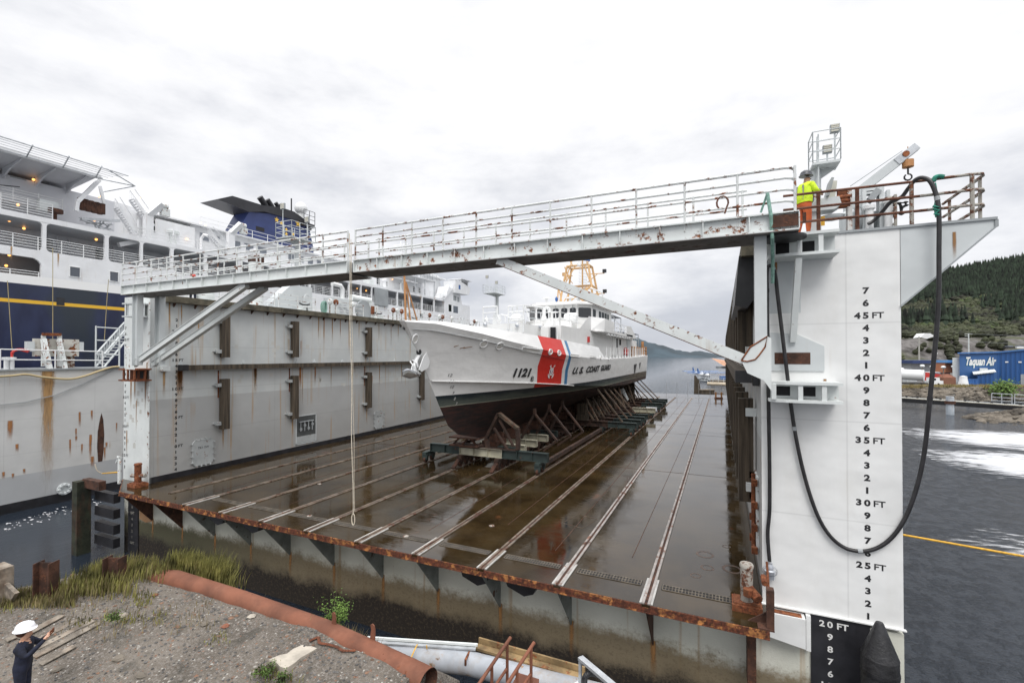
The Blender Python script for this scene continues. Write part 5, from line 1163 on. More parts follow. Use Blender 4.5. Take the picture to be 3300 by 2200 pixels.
M['ferryhull'] = ferryhull()
hp_ = [(XF-.0, 5), (XF, 76), (XF-1.0, 82), (XF-3.2, 88), (XF-8, 95), (XF-13, 99), (XF-18, 95), (XF-24, 84), (XF-26, 70), (XF-26, 5)]
MB().prism(hp_, 'z', 1.5, 12.9).build('hull', 'ferryhull', fe)
def fb(y0, y1, z0, z1, mat='ferrywhite', nm='side_band', x0=None, x1=XF, par=None):
    return MB().box(x0 if x0 is not None else x1-.25, x1, y0, y1, z0, z1).build(nm, mat, par or fe)
# fore/aft body: lower white band with the mooring recess
fb(18.3, 88, 12.9, 15.02); fb(5, 18.3, 14.36, 15.02); 
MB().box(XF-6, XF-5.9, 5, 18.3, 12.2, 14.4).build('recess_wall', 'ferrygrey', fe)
def fillets(y0, y1, z0, z1, r, x=XF, par=None):
    for (yy, sy) in ((y0, 1), (y1, -1)):
        for (zz, sz) in ((z0, 1), (z1, -1)):
            pl = [(yy, zz)]+[(yy+sy*r*(1-cos(a)), zz+sz*r*(1-sin(a))) for a in (0, pi/8, pi/4, 3*pi/8, pi/2)]
            MB().prism(pl, 'x', x-.24, x-.003).build('corner_plate', 'ferrywhite', par or fe)
def frail(y0, y1, z, par=None, x=XF-.12, h=1.05, bars=(.2, .42, .64, .86, 1.05), step=1.6, mat='white'):
    return MB().rail([(x, y0, z), (x, y1, z)], h, bars, .03, step, n=5).build('railing', mat, par or fe)
# hull windows
for px0, py0, px1, py1 in ((224, 858, 258, 895), (353, 874, 381, 909)):
    a, b = PX(px0, py0, XF), PX(px1, py1, XF); z0, z1 = b.z, a.z
    k = MB().path([(XF+.02, y, z) for y, z in ((a.y, z0), (b.y, z0), (b.y, z1), (a.y, z1), (a.y, z0))], .045, 6); f_ = k.build('window_frame', 'white', fe)
    MB().box(XF, XF+.015, a.y, b.y, z0, z1).build('window', 'glass3', f_)
a, b = PX(182, 958, XF), PX(208, 985, XF); MB().box(XF, XF+.012, a.y, b.y, b.z, a.z).build('dark_port', 'tar', fe)
fillets(5, 18.35, 12.2, 14.38, .7); frail(5, 18.2, 12.22)
# promenade deck 15.02 - 17.3
ops = [(5, 15.6), (15.7, 18.35), (18.6, 22.52), (22.8, 25.28), (25.5, 27.9), (28.2, 31.2), (31.5, 35), (35.3, 39), (39.3, 44.9), (45.2, 48.9), (49.1, 52.1), (52.3, 54.6), (54.75, 57), (57.15, 59.6), (59.8, 63.2), (63.5, 66.5), (66.8, 70.3), (70.6, 74.2), (74.5, 78.0)]
for (a, b), (c, d) in zip(ops, ops[1:]): fb(b, c, 15.02, 17.32, nm='pillar')
fb(78.0, 88, 15.02, 17.32)
for a, b in ops: fillets(a, b, 15.02, 17.32, .28 if b < 40 else .18)
frail(5, 78, 15.04, step=1.45)
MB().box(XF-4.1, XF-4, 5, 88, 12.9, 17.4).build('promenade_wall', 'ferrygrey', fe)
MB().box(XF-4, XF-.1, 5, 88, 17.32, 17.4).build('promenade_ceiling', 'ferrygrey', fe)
MB().box(XF-6, XF-.1, 5, 88, 14.9, 15.0).build('promenade_floor', 'midgrey', fe)
k = 0
for y in [15.0, 19.5, 23.6, 27, 30, 33, 36.5, 40.2, 43.0, 46.4, 47.9, 50, 51.4, 53.2, 55.4, 57.4, 59.9, 62.8, 66.8, 68.6, 70.4, 72.2, 74.0, 75.8, 77.4, 79.4]:
    w_ = 1.0 if k % 3 else .7; fb(y, y+w_, 15.75, 16.75, 'glass', 'window', XF-4, XF-3.97) if k % 4 else fb(y, y+.8, 15.05, 16.85, 'glass', 'door', XF-4, XF-3.97); k += 1
# band and next deck
MB().box(XF-26, XF, 5, 84, 17.34, 17.76).build('deck_band', 'ferrywhite', fe)
xw = XF-2.4
# upper houses
def house(y0, y1, z0, z1, x1=None, nm='deckhouse', mat='ferrywhite', x0=-74):
    return MB().box(x0, x1 if x1 is not None else xw, y0, y1, z0, z1).build(nm, mat, fe)
h1 = house(5, 24.6, 17.76, 21.3, nm='forward_house', x1=XF-3.0, mat='ferrygrey'); MB().prism([(24.6, 17.76), (31.2, 17.76), (31.2, 20.8), (26, 21.3), (24.6, 21.4)], 'x', -74, XF-3.2).build('forward_house', 'ferrywhite', fe)
# sundeck overhang with slanting brackets
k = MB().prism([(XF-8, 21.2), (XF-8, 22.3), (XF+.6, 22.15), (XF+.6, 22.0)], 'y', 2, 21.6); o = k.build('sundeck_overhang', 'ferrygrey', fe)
MB().box(XF+.5, XF+.7, 2, 21.9, 21.95, 22.3).build('overhang_edge', 'ferrywhite', o)
for i in range(10):
    y = 3+2.0*i; MB().prism([(XF-2.95, 20.9), (XF-2.95, 21.9), (XF+.5, 21.95), (XF+.2, 21.8), (XF-1.6, 21.5)], 'y', y-.06, y+.06).build('overhang_bracket', 'ferrygrey', o)
fr_ = MB(); nn_ = 10
for i in range(nn_):
    y = 1.7+2.2*i; fr_.beam((XF+.7, y, 22.0), (XF+1.35, y+.15, 22.9), .07, .07)
for j in range(6): q = j/5; fr_.tube((XF+.7+.65*q, 1.5, 22.05+.85*q), (XF+.7+.65*q, 22+1.6*q, 22.05+.85*q*(1-.2*q)), .02 if 0 < j < 5 else .05, 5)
fr_.build('safety_net_frame', 'steel', o)
fr_ = MB()
for a, b in ((21.5, 23.9),): 
    fr_.tube((XF+1.3, 22, 22.8), (XF+.4, 24.6, 22.3), .05).tube((XF+.5, 21.8, 22.0), (XF+.4, 24.6, 22.3), .05).tube((XF-3, 23.6, 21.9), (XF+.4, 24.6, 22.3), .05)
fr_.build('net_end', 'steel', o)
for (px0, py0, px1, py1) in ((33, 562, 84, 587), (-10, 552, 16, 570)):
    a, b = PX(px0, py0, XF-3), PX(px1, py1, XF-3); MB().box(XF-3.0, XF-2.97, a.y, b.y, b.z+.1, a.z-.1).build('louvre', 'midgrey', h1)
frail(5, 20.2, 18.95, x=XF-1.6, bars=(.25, .5, .75, .95)); MB().box(XF-3, XF-1.5, 5, 20.3, 18.85, 18.95).build('balcony', 'ferrywhite', fe)
frail(5, 11, 17.8, mat='rail'); frail(14.5, 19, 17.76, bars=(.2, .4, .6, .8, 1.0, 1.2), h=1.25)
# davits (heavy lifeboat frames)
def davit(y, zb, zt, rz=1.):
    o = MB(); o.box(XF-1.0, XF-.5, y-.35, y+.35, zb, zt-1.3)
    o.beam((XF-.75, y, zt-1.5), (XF-.2, y+.9*rz, zt-.2), .55, .5, (0, 1, 0)); o.beam((XF-.75, y, zb+.2), (XF-.75, y-2.4, zb-.9), .4, .4)
    k_ = o.build('davit', 'ferrywhite', fe)
    MB().lathe((XF-.35, y+1.15, zt-.35), [(.05, -.35), (.3, -.3), (.3, .3), (.05, .35)], 12, 'y').box(XF-.6, XF-.1, y+.9, y+1.6, zt-1.3, zt-.6).build('sheave', 'oldwhite', k_)
davit(26.3, 17.7, 21.7); davit(34.6, 17.5, 21.9)
MB().beam(PX(250, 650, XF), PX(320, 580, XF), .28, .28).beam(PX(250, 650, XF), PX(245, 680, XF), .25, .25).beam(PX(322, 600, XF-1), PX(335, 655, XF-1), .2, .2).build('davit_arm', 'ferrywhite', fe)
k = MB()
for i in range(9): p = PX(258+i*9, 672+i*2.2+(i % 2)*3, XF-.4); k.lathe(p, [(.02, 0), (.22, 0), (.22, .9), (.02, .9)], 8)
k.build('raft_rollers', 'darkrust', fe)
k = MB(); p0, p1 = PX(262, 705, XF), PX(385, 712, XF); k.beam(p0, p1, .3, .2); rnd = random.Random(2)
for i in range(16): a = PX(rnd.uniform(250, 370), rnd.uniform(700, 745), XF-.5); b = PX(rnd.uniform(250, 375), rnd.uniform(705, 750), XF-.3); k.tube(a, b, .05, 5)
k.build('rescue_boat_gear', 'steel', fe)
a = PX(118, 650, XF-1); MB().box(a.x, a.x+.5, a.y, a.y+1.2, a.z-.7, a.z+.2).build('deck_box', 'greypaint', fe)
a = PX(178, 690, XF-.5); MB().lathe(a+Vector((0, 0, -.9)), [(.1, 0), (.12, .9), (.5, 1.0), (.5, 1.3), (.1, 1.35)], 10).build('winch_head', 'darkrust', fe)
# stairs
def stair(px0, py0, px1, py1, dx):
    a, b = PX(px0, py0, XF+dx), PX(px1, py1, XF+dx); k = MB()
    for off in (0, .8): k.beam(a+Vector((off, 0, 0)), b+Vector((off, 0, 0)), .05, .28).tube(a+Vector((off, 0, .95)), b+Vector((off, 0, .95)), .035)
    for i in range(12): p = a.lerp(b, i/11); k.box(p.x, p.x+.8, p.y-.1, p.y+.1, p.z-.02, p.z+.02); k.tube(p, p+Vector((0, 0, .95)), .02, 4)
    k.build('stair', 'ferrywhite', fe)
stair(418, 645, 480, 730, -1.5); stair(370, 672, 425, 755, -1.2); stair(670, 760, 720, 815, -1.0); stair(1420, 965, 1448, 930, -.6)
# midships house with the long window row
h2 = house(31.2, 56, 17.76, 20.75, nm='midship_house')
h3 = house(56, 80, 17.76, 20.4, nm='midship_house', x1=xw-.5)
fb(27.5, 31.2, 17.76, 20.3, 'ferrywhite', 'screen_wall', XF-1.9, XF-1.6)
MB().box(XF-2.4, XF-2.2, 27.0, 31.5, 19.2, 20.2).build('shaded_opening', 'dark', h2)
MB().box(-74, xw+.5, 26.5, 57, 20.75, 20.9).build('house_roof', 'ferrywhite', fe)
frail(24, 57, 17.76, x=XF-.15, bars=(.3, .6, .9), step=2.2)
for y0, y1 in ((32.2, 33.2), (33.5, 34.4), (35.6, 36.9), (37.4, 38.6), (39.2, 40.4), (43.6, 44.6), (45.2, 46.1), (46.8, 47.7), (48.4, 49.3), (50, 50.8), (51.5, 52.3), (53, 53.8), (54.4, 55)):
    MB().box(xw, xw+.02, y0, y1, 19.35, 20.15).build('window', 'glass2', h2)
frail(57, 82, 17.76, x=XF-.15, bars=(.3, .6, .9), step=1.8)
for y in (61.5, 63.5, 67.5, 71.5, 73.2): MB().box(xw-.5, xw-.48, y, y+.7, 18.6, 19.6).build('window', 'glass', h3)
# rails along the roof
MB().rail([(xw+.3, 32, 20.9), (xw+.3, 57, 20.9)], .9, (.45, .9), .03, 2).build('railing', 'white', fe)
MB().rail([(xw-.3, 57, 20.4), (xw-.3, 72, 20.4)], 1.0, (.35, .7, 1.0), .03, 1.8).build('railing', 'white', fe)
# shade slabs of second tier lifeboat platform
o = MB().box(XF-3.5, XF+.4, 64.5, 74.5, 20.6, 20.75).build('boat_platform', 'ferrywhite', fe)
k = MB()
for y in (65, 68, 71, 74): k.tube((XF+.2, y, 17.8), (XF+.2, y, 20.6), .08)
k.rail([(XF+.35, 64.5, 20.75), (XF+.35, 74.5, 20.75)], 1.1, (.4, .75, 1.1), .035, 1.2)
for i in range(10): a = Vector((XF-.2, 66+i*.8, 20.8)); k.tube(a, a+Vector((rnd.uniform(-.3, .3), rnd.uniform(-.6, .6), rnd.uniform(.8, 1.8))), .07)
k.build('platform_frame', 'steel', o)
# bridge block, wing and front
MB().prism([(72, 17.76), (88.6, 14.0), (86.5, 15.4), (84.3, 17.3), (82.6, 20.3), (80, 23.0), (72, 23.0)], 'x', -72, XF-.02).build('front_house', 'ferrywhite', fe) if 0 else None
MB().prism([(77.9, 12.9), (88.3, 12.9), (88.2, 14.1), (85.4, 15.5), (84.0, 19.3), (79.5, 20.6), (77.9, 17.3)], 'x', XF-2.5, XF-.01).build('front_house', 'ferrywhite', fe)
MB().prism([(74, 20.4), (81.5, 20.4), (80.4, 22.9), (74.5, 23.6)], 'x', -72, XF-3).build('bridge_house', 'ferrywhite', fe)
MB().box(-73, XF-2.2, 73.6, 82.0, 22.3, 22.5).build('bridge_roof', 'ferrywhite', fe)
bw = MB().prism([(81.0, 19.4), (86.6, 19.6), (87.2, 21.1), (84, 21.9), (81, 21.9)], 'x', XF-2.2, XF+.6).build('bridge_wing', 'ferrywhite', fe)
MB().box(XF-2.0, XF+.4, 83.6, 86.6, 21.1, 22.5).build('wing_cabin', 'ferrywhite', bw); MB().box(XF+.4, XF+.43, 84.0, 86.2, 21.4, 22.2).build('window', 'glass', bw)
MB().box(XF-2.6, XF+.9, 82.9, 87.3, 22.5, 22.62).build('wing_roof', 'ferrywhite', bw); MB().box(XF+.6, XF+.62, 82.3, 83.0, 20.3, 21.2).build('window', 'blue', bw)
for y0, y1, z0, z1, mt in ((79.4, 80.5, 15.5, 16.9, 'glass'), (81.2, 83, 15.4, 16.8, 'glass2'), (81.2, 82.4, 17.9, 18.9, 'midgrey'), (82.8, 83.6, 17.8, 18.8, 'midgrey')): MB().box(XF-.01, XF+.015, y0, y1, z0, z1).build('window', mt, fe)
MB().prism([(78, 12.9), (90, 12.9), (89, 14.0), (84, 15.2), (78, 15.2)], 'x', XF-8, XF-.6).build('bow_bulwark', 'ferrywhite', fe)
o = MB().box(XF-.02, XF+.3, 57.6, 60.6, 14.6, 17.35).build('grey_screen', 'midgrey', fe)
for y0, w_ in ((56.5, 1.6), (66, .7), (69.8, .8), (76, .8)): MB().box(XF+.002, XF+.02, y0, y0+w_, 13.5, 14.3).build('window', 'tar', fe)
MB().tube((XF-3, 88, 14), (XF-3, 88, 20.5), .12).tube((XF-3, 87, 14), (XF-3, 88, 16), .06).build('jack_mast', 'midgrey', fe)
# lamps glowing amber
for px, py, dx in ((108, 579, -2.8), (58, 660, -1), (30, 711, -2), (77, 736, -3), (30, 822, -3), (20, 856, -3), (310, 772, -2.5), (319, 633, -3), (304, 710, -1), (450, 638, -3), (480, 748, -1), (646, 718, -2.3), (662, 725, -2.3), (603, 770, -1.5), (680, 842, -3), (805, 865, -3), (1083, 916, -3), (1151, 929, -3), (1180, 937, -3), (1371, 966, -3), (1427, 977, -3), (1265, 900, -2.6)):
    p = PX(px, py, XF+dx); MB().lathe(p, [(.02, -.10), (.10, -.05), (.10, .05), (.02, .10)], 8).build('deck_lamp', 'lamp', fe)
# funnel
XU = -58.
fn = thing('ferry_funnel', 'dark blue ferry funnel with black swept winged top and small yellow stars', 'funnel', (XU, 46, 20.8))
def U(px, py, dx=0): q = PX(px, py, XU+dx); return (q.y, q.z)
body = [U(775, 732), U(802, 683), U(890, 690), U(965, 700), U(997, 735), U(1010, 800), (53, 20.8), (40, 20.8)]
k = MB().prism(body, 'x', XU-3.0, XU); fb_ = k.build('casing', 'funnelblue', fn)
cap = [U(696, 643), U(745, 632), U(846, 663), U(900, 668), U(945, 683), U(985, 713), U(1003, 727), U(1000, 742), U(960, 712), U(900, 697), U(850, 683), U(800, 684)]
MB().prism(cap, 'x', XU-3.2, XU+.25).build('winged_cap', 'funnelblack', fn)
for px, py, s_ in ((845, 645, 1.), (868, 652, .9), (893, 660, .7), (908, 664, .7)):
    p = PX(px, py, XU-1.5); MB().path([p+Vector((0, 1.2*s_, -1.6*s_)), p+Vector((0, .3*s_, -.4*s_)), p+Vector((0, -.4*s_, .3*s_))], .42*s_, 10).build('exhaust_pipe', 'funnelblack', fn, True)
p = PX(970, 672, XU-1); MB().ball(p, .95, 16, 10).tube(p-Vector((0, 0, 1.8)), p-Vector((0, 0, .8)), .5).build('satellite_dome', 'white', fn, True)
a, b = PX(975, 715, XU+.5), PX(1005, 718, XU+.5); MB().box(XU-3, XU+.8, a.y, b.y+.3, a.z-.5, a.z).rail([(XU+.8, a.y, a.z), (XU+.8, b.y+.3, a.z)], 1.9, (.6, 1.2, 1.9), .04, .9).build('aft_platform', 'funnelblack', fn)
MB().tube(PX(939, 680, XU-2), PX(939, 640, XU-2), .10).build('whip_antenna', 'funnelblack', fn)
a, b = PX(825, 728, XU+.02), PX(852, 748, XU+.02); MB().box(XU, XU+.03, a.y, b.y, b.z, a.z).build('louvre', 'dark', fn)
for px, py, s_ in ((892, 708, .42), (907, 719, .36), (961, 721, .55), (923, 740, .3), (923, 754, .3), (945, 754, .3), (941, 764, .25)):
    p = PX(px, py, XU+.03); q = [(p.y+s_*(1 if i % 2 == 0 else .42)*sin(i*pi/5), p.z+s_*(1 if i % 2 == 0 else .42)*cos(i*pi/5)) for i in range(10)]
    MB().prism(q, 'x', XU+.002, XU+.04).build('star', 'star', fn)
# radar mast far forward on the ferry
p = PX(1292, 830, -60); k = MB().tube(p+Vector((0, 0, -3)), p+Vector((0, 0, 3.4)), .35, 8, .15).tube(p+Vector((-1.8, 0, 2.6)), p+Vector((1.8, 0, 2.6)), .12).tube(p+Vector((0, -1.2, 1.4)), p+Vector((0, 1.6, 1.4)), .15).ball(p+Vector((0, 1.6, 2)), .35).beam(p+Vector((0, -.5, 0)), p+Vector((0, 2.8, .2)), .4, .3)
solo(k, 'radar_mast', 'ferrywhite', 'white radar mast of the ferry seen through the walkway railing', 'mast', p+Vector((0, 0, -6)))

# extra clutter that breaks up the ferry's decks
rnd = random.Random(77)
for i in range(16):
    y = 16.5+i*3.6+rnd.uniform(-.5, .5)
    o = MB().box(XF-3.95, XF-3.3, y, y+rnd.uniform(.6, 1.5), 15.0, 15.0+rnd.uniform(.4, .9)).build('deck_locker', 'ferrywhite', fe)
for y in (20.8, 21.6, 25.0, 29.4, 32.0, 36.0, 41.2, 44.5, 58.6, 61.5): MB().path([(XF-3.9, y, 15.05), (XF-3.9, y, 17.2)], .06, 6).build('pipe', 'ferrygrey', fe)
for y in (19.1, 26.4, 33.6, 40.8, 48): MB().box(XF-3.98, XF-3.93, y-.9, y-.3, 16.0, 16.35).build('notice_board', 'white', fe)
for y, z, l in ((9, 20.4, 9), (9, 19.6, 6)): MB().path([(XF-2.95, y+l*i/8, z+.15*sin(i*1.7)) for i in range(9)], .03, 5).build('wall_cable', 'dark', h1)
for i, y in enumerate((26.6, 29.0, 31.8, 34.2, 38.2, 41.3, 45.6, 50.2, 54, 57.6, 62, 66.2)):
    k = MB(); z = 17.78
    if i % 3 == 0: k.box(XF-2.2, XF-1.2, y, y+1.3, z, z+1.0)
    elif i % 3 == 1: k.lathe((XF-1.6, y, z), [(.3, 0), (.3, 1.3), (.55, 1.35), (.55, 1.6), (.1, 1.75)], 12)
    else: k.path([(XF-1.5, y, z), (XF-1.5, y, z+1.5), (XF-1.2, y+.1, z+1.9), (XF-.8, y+.3, z+1.8)], .16, 8)
    k.build(('deck_locker', 'mushroom_vent', 'gooseneck_vent')[i % 3], 'oldwhite2' if i % 2 else 'ferrywhite', fe)
for y in (25.2, 28.3, 36, 43, 50): MB().tube((XF-.25, y, 17.76), (XF-.25, y, 19.4), .07, 6).build('stanchion', 'ferrywhite', fe)
for i in range(26):
    y = rnd.uniform(16, 80); z1 = rnd.choice([15.0, 17.4, 17.7, 14.8]); streakY(fe, XF+.005+.0004*i, y, rnd.uniform(.04, .10), z1-rnd.uniform(.5, 1.6), z1)
# framed look for the long window row
for y0, y1 in ((32.2, 33.2), (33.5, 34.4), (35.6, 36.9), (37.4, 38.6), (39.2, 40.4), (43.6, 44.6), (45.2, 46.1), (46.8, 47.7), (48.4, 49.3), (50, 50.8)):
    MB().path([(xw+.03, a, b) for a, b in ((y0, 19.35), (y1, 19.35), (y1, 20.15), (y0, 20.15), (y0, 19.35))], .035, 5).build('window_frame', 'ferrygrey', h2)
# ================================================================= ON TOP OF THE LEFT WING WALL
XW = -27.0
def L(px, py, x=-28.): return PX(px, py, x)
for i, (ya, yb, lb) in enumerate(((16.0, 21.6, 'first length of pale railing on the left wing wall, next to the walkway'), (21.9, 25.0, 'short second length of railing on the left wing wall before the grey wedge house'), (27.0, 30.0, 'third length of railing on the left wing wall with the green rope coil'), (31.6, 58.0, 'long last length of railing on the left wing wall behind the bow'), (58.3, 84.0, 'farthest railing on the left wing wall beyond the patrol boat'))):
    o = thing('wall_railing', lb, 'railing', (XW-.2, ya, WT), 'railings on the left wing wall')
    k = MB()
    for h in (.4, .75, 1.08): k.tube((XW-.2, ya, WT+h), (XW-.2, yb, WT+h), .025, 6)
    k.build('rail_bars', 'rail', o); n_ = max(1, int((yb-ya)/1.5))
    for j in range(n_+1): y = ya+(yb-ya)*j/n_; MB().tube((XW-.2, y, WT), (XW-.2, y, WT+1.1), .03, 6).build('post', 'rail', o)
q = [L(862, 985, -28.2), L(940, 917, -28.2), L(1006, 926, -28.2), L(1007, 1010, -28.2), L(862, 1000, -28.2)]
solo(MB().prism([(v.y, max(v.z, WT+.01)) for v in q], 'x', -29.0, -28.2), 'wedge_house', 'greypaint', 'pale grey wedge-shaped steel house on the left wing wall', 'deck house', (-28.6, q[0].y, WT))
def cleat(y, lb, x=-27.6):
    o = thing('mooring_cleat', lb, 'cleat', (x, y, WT), 'cleats on the left wing wall')
    MB().prism([(y-.42, WT), (y+.42, WT), (y+.3, WT+.5), (y-.3, WT+.5)], 'x', x-.25, x+.25).build('pedestal', 'oldwhite2', o)
    MB().path([(x, y-.45, WT+.66), (x, y-.2, WT+.58), (x, y+.2, WT+.58), (x, y+.45, WT+.66)], .06, 6).box(x-.1, x+.1, y-.1, y+.1, WT+.5, WT+.58).build('horns', 'black', o)
    return o
cl = cleat(24.3, 'black-horned cleat on a pale pedestal marked B beside the grey wedge house', -27.5)
MB().text('B', .28, lambda a, b: (-27.24, 24.3+a, WT+.25+b), .02).build('lettering', 'ink', cl)
cleat(32.2, 'black-horned cleat on a pale pedestal beside the large wheel winch', -27.5); cleat(37.6, 'black-horned cleat right behind the bow tip of the patrol boat'); cleat(49, 'far black-horned cleat behind the foredeck of the patrol boat')
cbx = thing('valve_cabinet', 'grey valve cabinet with a bent white vent pipe on the left wing wall', 'cabinet', (-28.2, 28.5, WT))
a, b = L(1073, 958, -27.9), L(1136, 958, -27.9)
MB().box(-28.9, -27.9, a.y, b.y, WT, a.z).build('cabinet_body', 'greypaint', cbx)
MB().path([(-28.3, a.y+1.4, a.z), (-28.3, a.y+1.4, a.z+.9), (-28.3, a.y+1.2, a.z+1.12), (-28.3, a.y+.3, a.z+1.15)], .17, 10).build('vent_pipe', 'white', cbx, True)
k = MB()
for i, (px, py) in enumerate(((1112, 988), (1100, 1000), (1120, 1003), (1095, 985))): k.lathe(L(px, py, -27.88), [(.03, 0), (.16, 0), (.16, .03), (.03, .03)], 12, 'x')
k.build('handwheels', 'steel', cbx)
wn = thing('wheel_winch', 'machinery with a big dark spoked wheel and rusty cover on the left wing wall', 'winch', (-28, 31.6, WT))
c_ = L(1170, 1000, -27.8); k = MB().lathe(c_, [(.75, -.1), (.85, -.1), (.85, .1), (.75, .1)], 24, 'x')
for i in range(8): k.beam(c_, c_+Vector((0, .8*cos(i*pi/4), .8*sin(i*pi/4))), .06, .06, (1, 0, 0))
k.build('spoked_wheel', 'midgrey', wn); MB().box(-28.8, -27.7, c_.y+.9, c_.y+1.8, WT, WT+1.3).build('motor_cover', 'oldwhite2', wn); MB().box(-27.69, -27.6, c_.y+.85, c_.y+1.2, WT+.5, WT+1.2).build('rusty_guard', 'rust', wn)
MB().tube((-28.2, c_.y-1.0, WT+1.75), (-28.2, c_.y+1.3, WT+1.7), .28, 12).build('drum', 'oldwhite2', wn, True)
for i, px in enumerate((1063, 1081, 1135, 1266, 1279, 1293, 1317, 1383, 1415, 1425, 1455, 1527, 1534)):
    p = L(px, 983+(px-1063)*.155, -27.35)
    kk = MB().tube((p.x, p.y, WT), (p.x, p.y, WT+.95), .045); kk = kk
    lb = ['first', 'second', 'third', 'fourth', 'fifth', 'sixth', 'seventh', 'eighth', 'ninth', 'tenth', 'eleventh', 'twelfth', 'last'][i]+' round reel on a post from the walkway end, left wing wall'
    o = thing('reel_post', lb, 'reel', (p.x, p.y, WT), 'round reels on posts on the left wing wall'); kk.build('post', 'halfrust', o)
    MB().lathe((p.x-.05, p.y, WT+1.05), [(.05, 0), (.2, .02), (.24, .1), (.2, .2), (.05, .24)], 14, 'x').build('reel', 'rust' if i % 2 else 'oldwhite', o)
for i, (px, y0) in enumerate(((980, 0), (1360, 0), (1480, 0), (1490, 0))):
    p = L(px, 1000, -27.5); k = MB().path([(p.x, p.y, WT), (p.x, p.y, WT+1.05), (p.x, p.y+.1, WT+1.3), (p.x, p.y+.3, WT+1.35), (p.x, p.y+.42, WT+1.2)], .045, 6)
    solo(k, 'goose_neck_pipe', 'greypaint', ['thin goose-neck pipe beside the grey wedge house', 'goose-neck pipe just right of the brown staff', 'goose-neck pipe behind the foredeck, nearer one of a pair', 'goose-neck pipe behind the foredeck, farther one of a pair'][i], 'pipe', (p.x, p.y, WT), 'goose-neck pipes')
k = MB(); c_ = L(1040, 985, XW-.15)
for j in range(7): k.path([c_+Vector((.03*j, (.2-.012*j)*sin(a)+.02*j, (.42+.02*(j % 3))*cos(a)-.1)) for a in [i*pi/7 for i in range(15)]], .022, 5)
solo(k, 'rope_coil', 'palegreenrope', 'coil of pale green rope hanging on the left wing wall railing', 'rope', c_)
def lighttower(base, ztop, plat, flood, lb, mat='greypaint', sc=1., hdir=1):
    o = thing('light_tower', lb, 'light tower', base, 'light towers on the wing walls'); x, y, z = base
    MB().tube(base, (x, y, ztop), .17*sc, 10).build('pole', mat, o, True)
    k = MB(); 
    for dx in (.28, .52): k.tube((x-dx*0+.0, y-dx*sc, z), (x, y-dx*sc, ztop+.9), .02, 5)
    for i in range(int((ztop-z)/.3)): k.tube((x, y-.28*sc, z+.3*i), (x, y-.52*sc, z+.3*i), .014, 4)
    k.build('ladder', mat, o)
    x0, x1, y0, y1 = plat
    pf_ = MB().prism([(x0, y0), (x1, y0), (x1, y1), (x0, y1)], 'z', ztop, ztop+.07).prism([(x0, ztop), (x, ztop-.35), (x1, ztop)], 'y', y-.04, y+.04).build('platform', mat, o)
    k = MB(); cs = [(x0, y0), (x1, y0), (x1, y1), (x0, y1), (x0, y0)]
    rh = 1.1 if sc >= 1 else .88; k.rail([(a, b, ztop+.07) for a, b in cs], rh, (rh*.34, rh*.67, rh), .022 if sc >= 1 else .014, .7); k.build('cage_railing', mat, pf_)
    for j, (fx, fy, h) in enumerate(flood):
        MB().tube((fx, fy, ztop), (fx, fy, ztop+h), .025, 5).build('lamp_stem', mat, o)
        ls = .2 if sc >= 1 else .115; f_ = MB().box(fx-ls, fx+ls, fy-.06, fy+.06, ztop+h, ztop+h+2*ls)
        l_ = f_.build('floodlight', 'midgrey', o)
        kk = MB()
        for s_ in range(4): kk.box(fx-ls*.85, fx+ls*.85, fy-.075, fy-.062, ztop+h+(.03+.095*s_)*ls*5, ztop+h+(.095+.095*s_)*ls*5)
        kk.build('lamp_louvres', paint('lamp_glass_%d' % random.randint(0, 999), (.55, .53, .45), .3), l_)
lt = L(958, 1000, -28.4)
lighttower((-28.4, lt.y, WT), L(958, 778, -28.4).z, (-29.2, -27.6, lt.y-1.2, lt.y+.9), ((-28.6, lt.y-1.1, 2.1), (-28, lt.y+.5, 1.5)), 'caged light tower on the left wing wall in front of the blue funnel')
lt = L(1602, 1100, -27.8)
lighttower((-27.8, lt.y, WT), L(1600, 950, -27.8).z, (-28.8, -27.0, lt.y-2.2, lt.y+.8), ((-28.3, lt.y-2., 2.0), (-27.6, lt.y-.6, 1.4)), 'distant caged light tower against the clouds above the gun deck', sc=1.3)
# railing cabinets behind the walkway's left end
p = L(660, 985, -28.3); solo(MB().lathe((p.x, p.y, WT), [(.45, 0), (.5, .1), (.5, .9), (.4, 1.05), (.1, 1.1)], 16), 'capstan', 'oldwhite2', 'pale round capstan under the walkway on the left wing wall', 'capstan', (p.x, p.y, WT), smooth=True)
p = L(825, 880, -28.2); k = MB().tube((p.x, p.y, WT), (p.x, p.y, p.z+.7), .45, 16); o = solo(k, 'exhaust_stack', 'oldwhite', 'thick pale stack with a rusty brown cap standing behind the walkway', 'stack', (p.x, p.y, WT), smooth=True)
MB().tube((p.x, p.y, p.z+.7), (p.x, p.y, p.z+1.1), .48, 16).build('rusty_cap', 'darkrust', o)
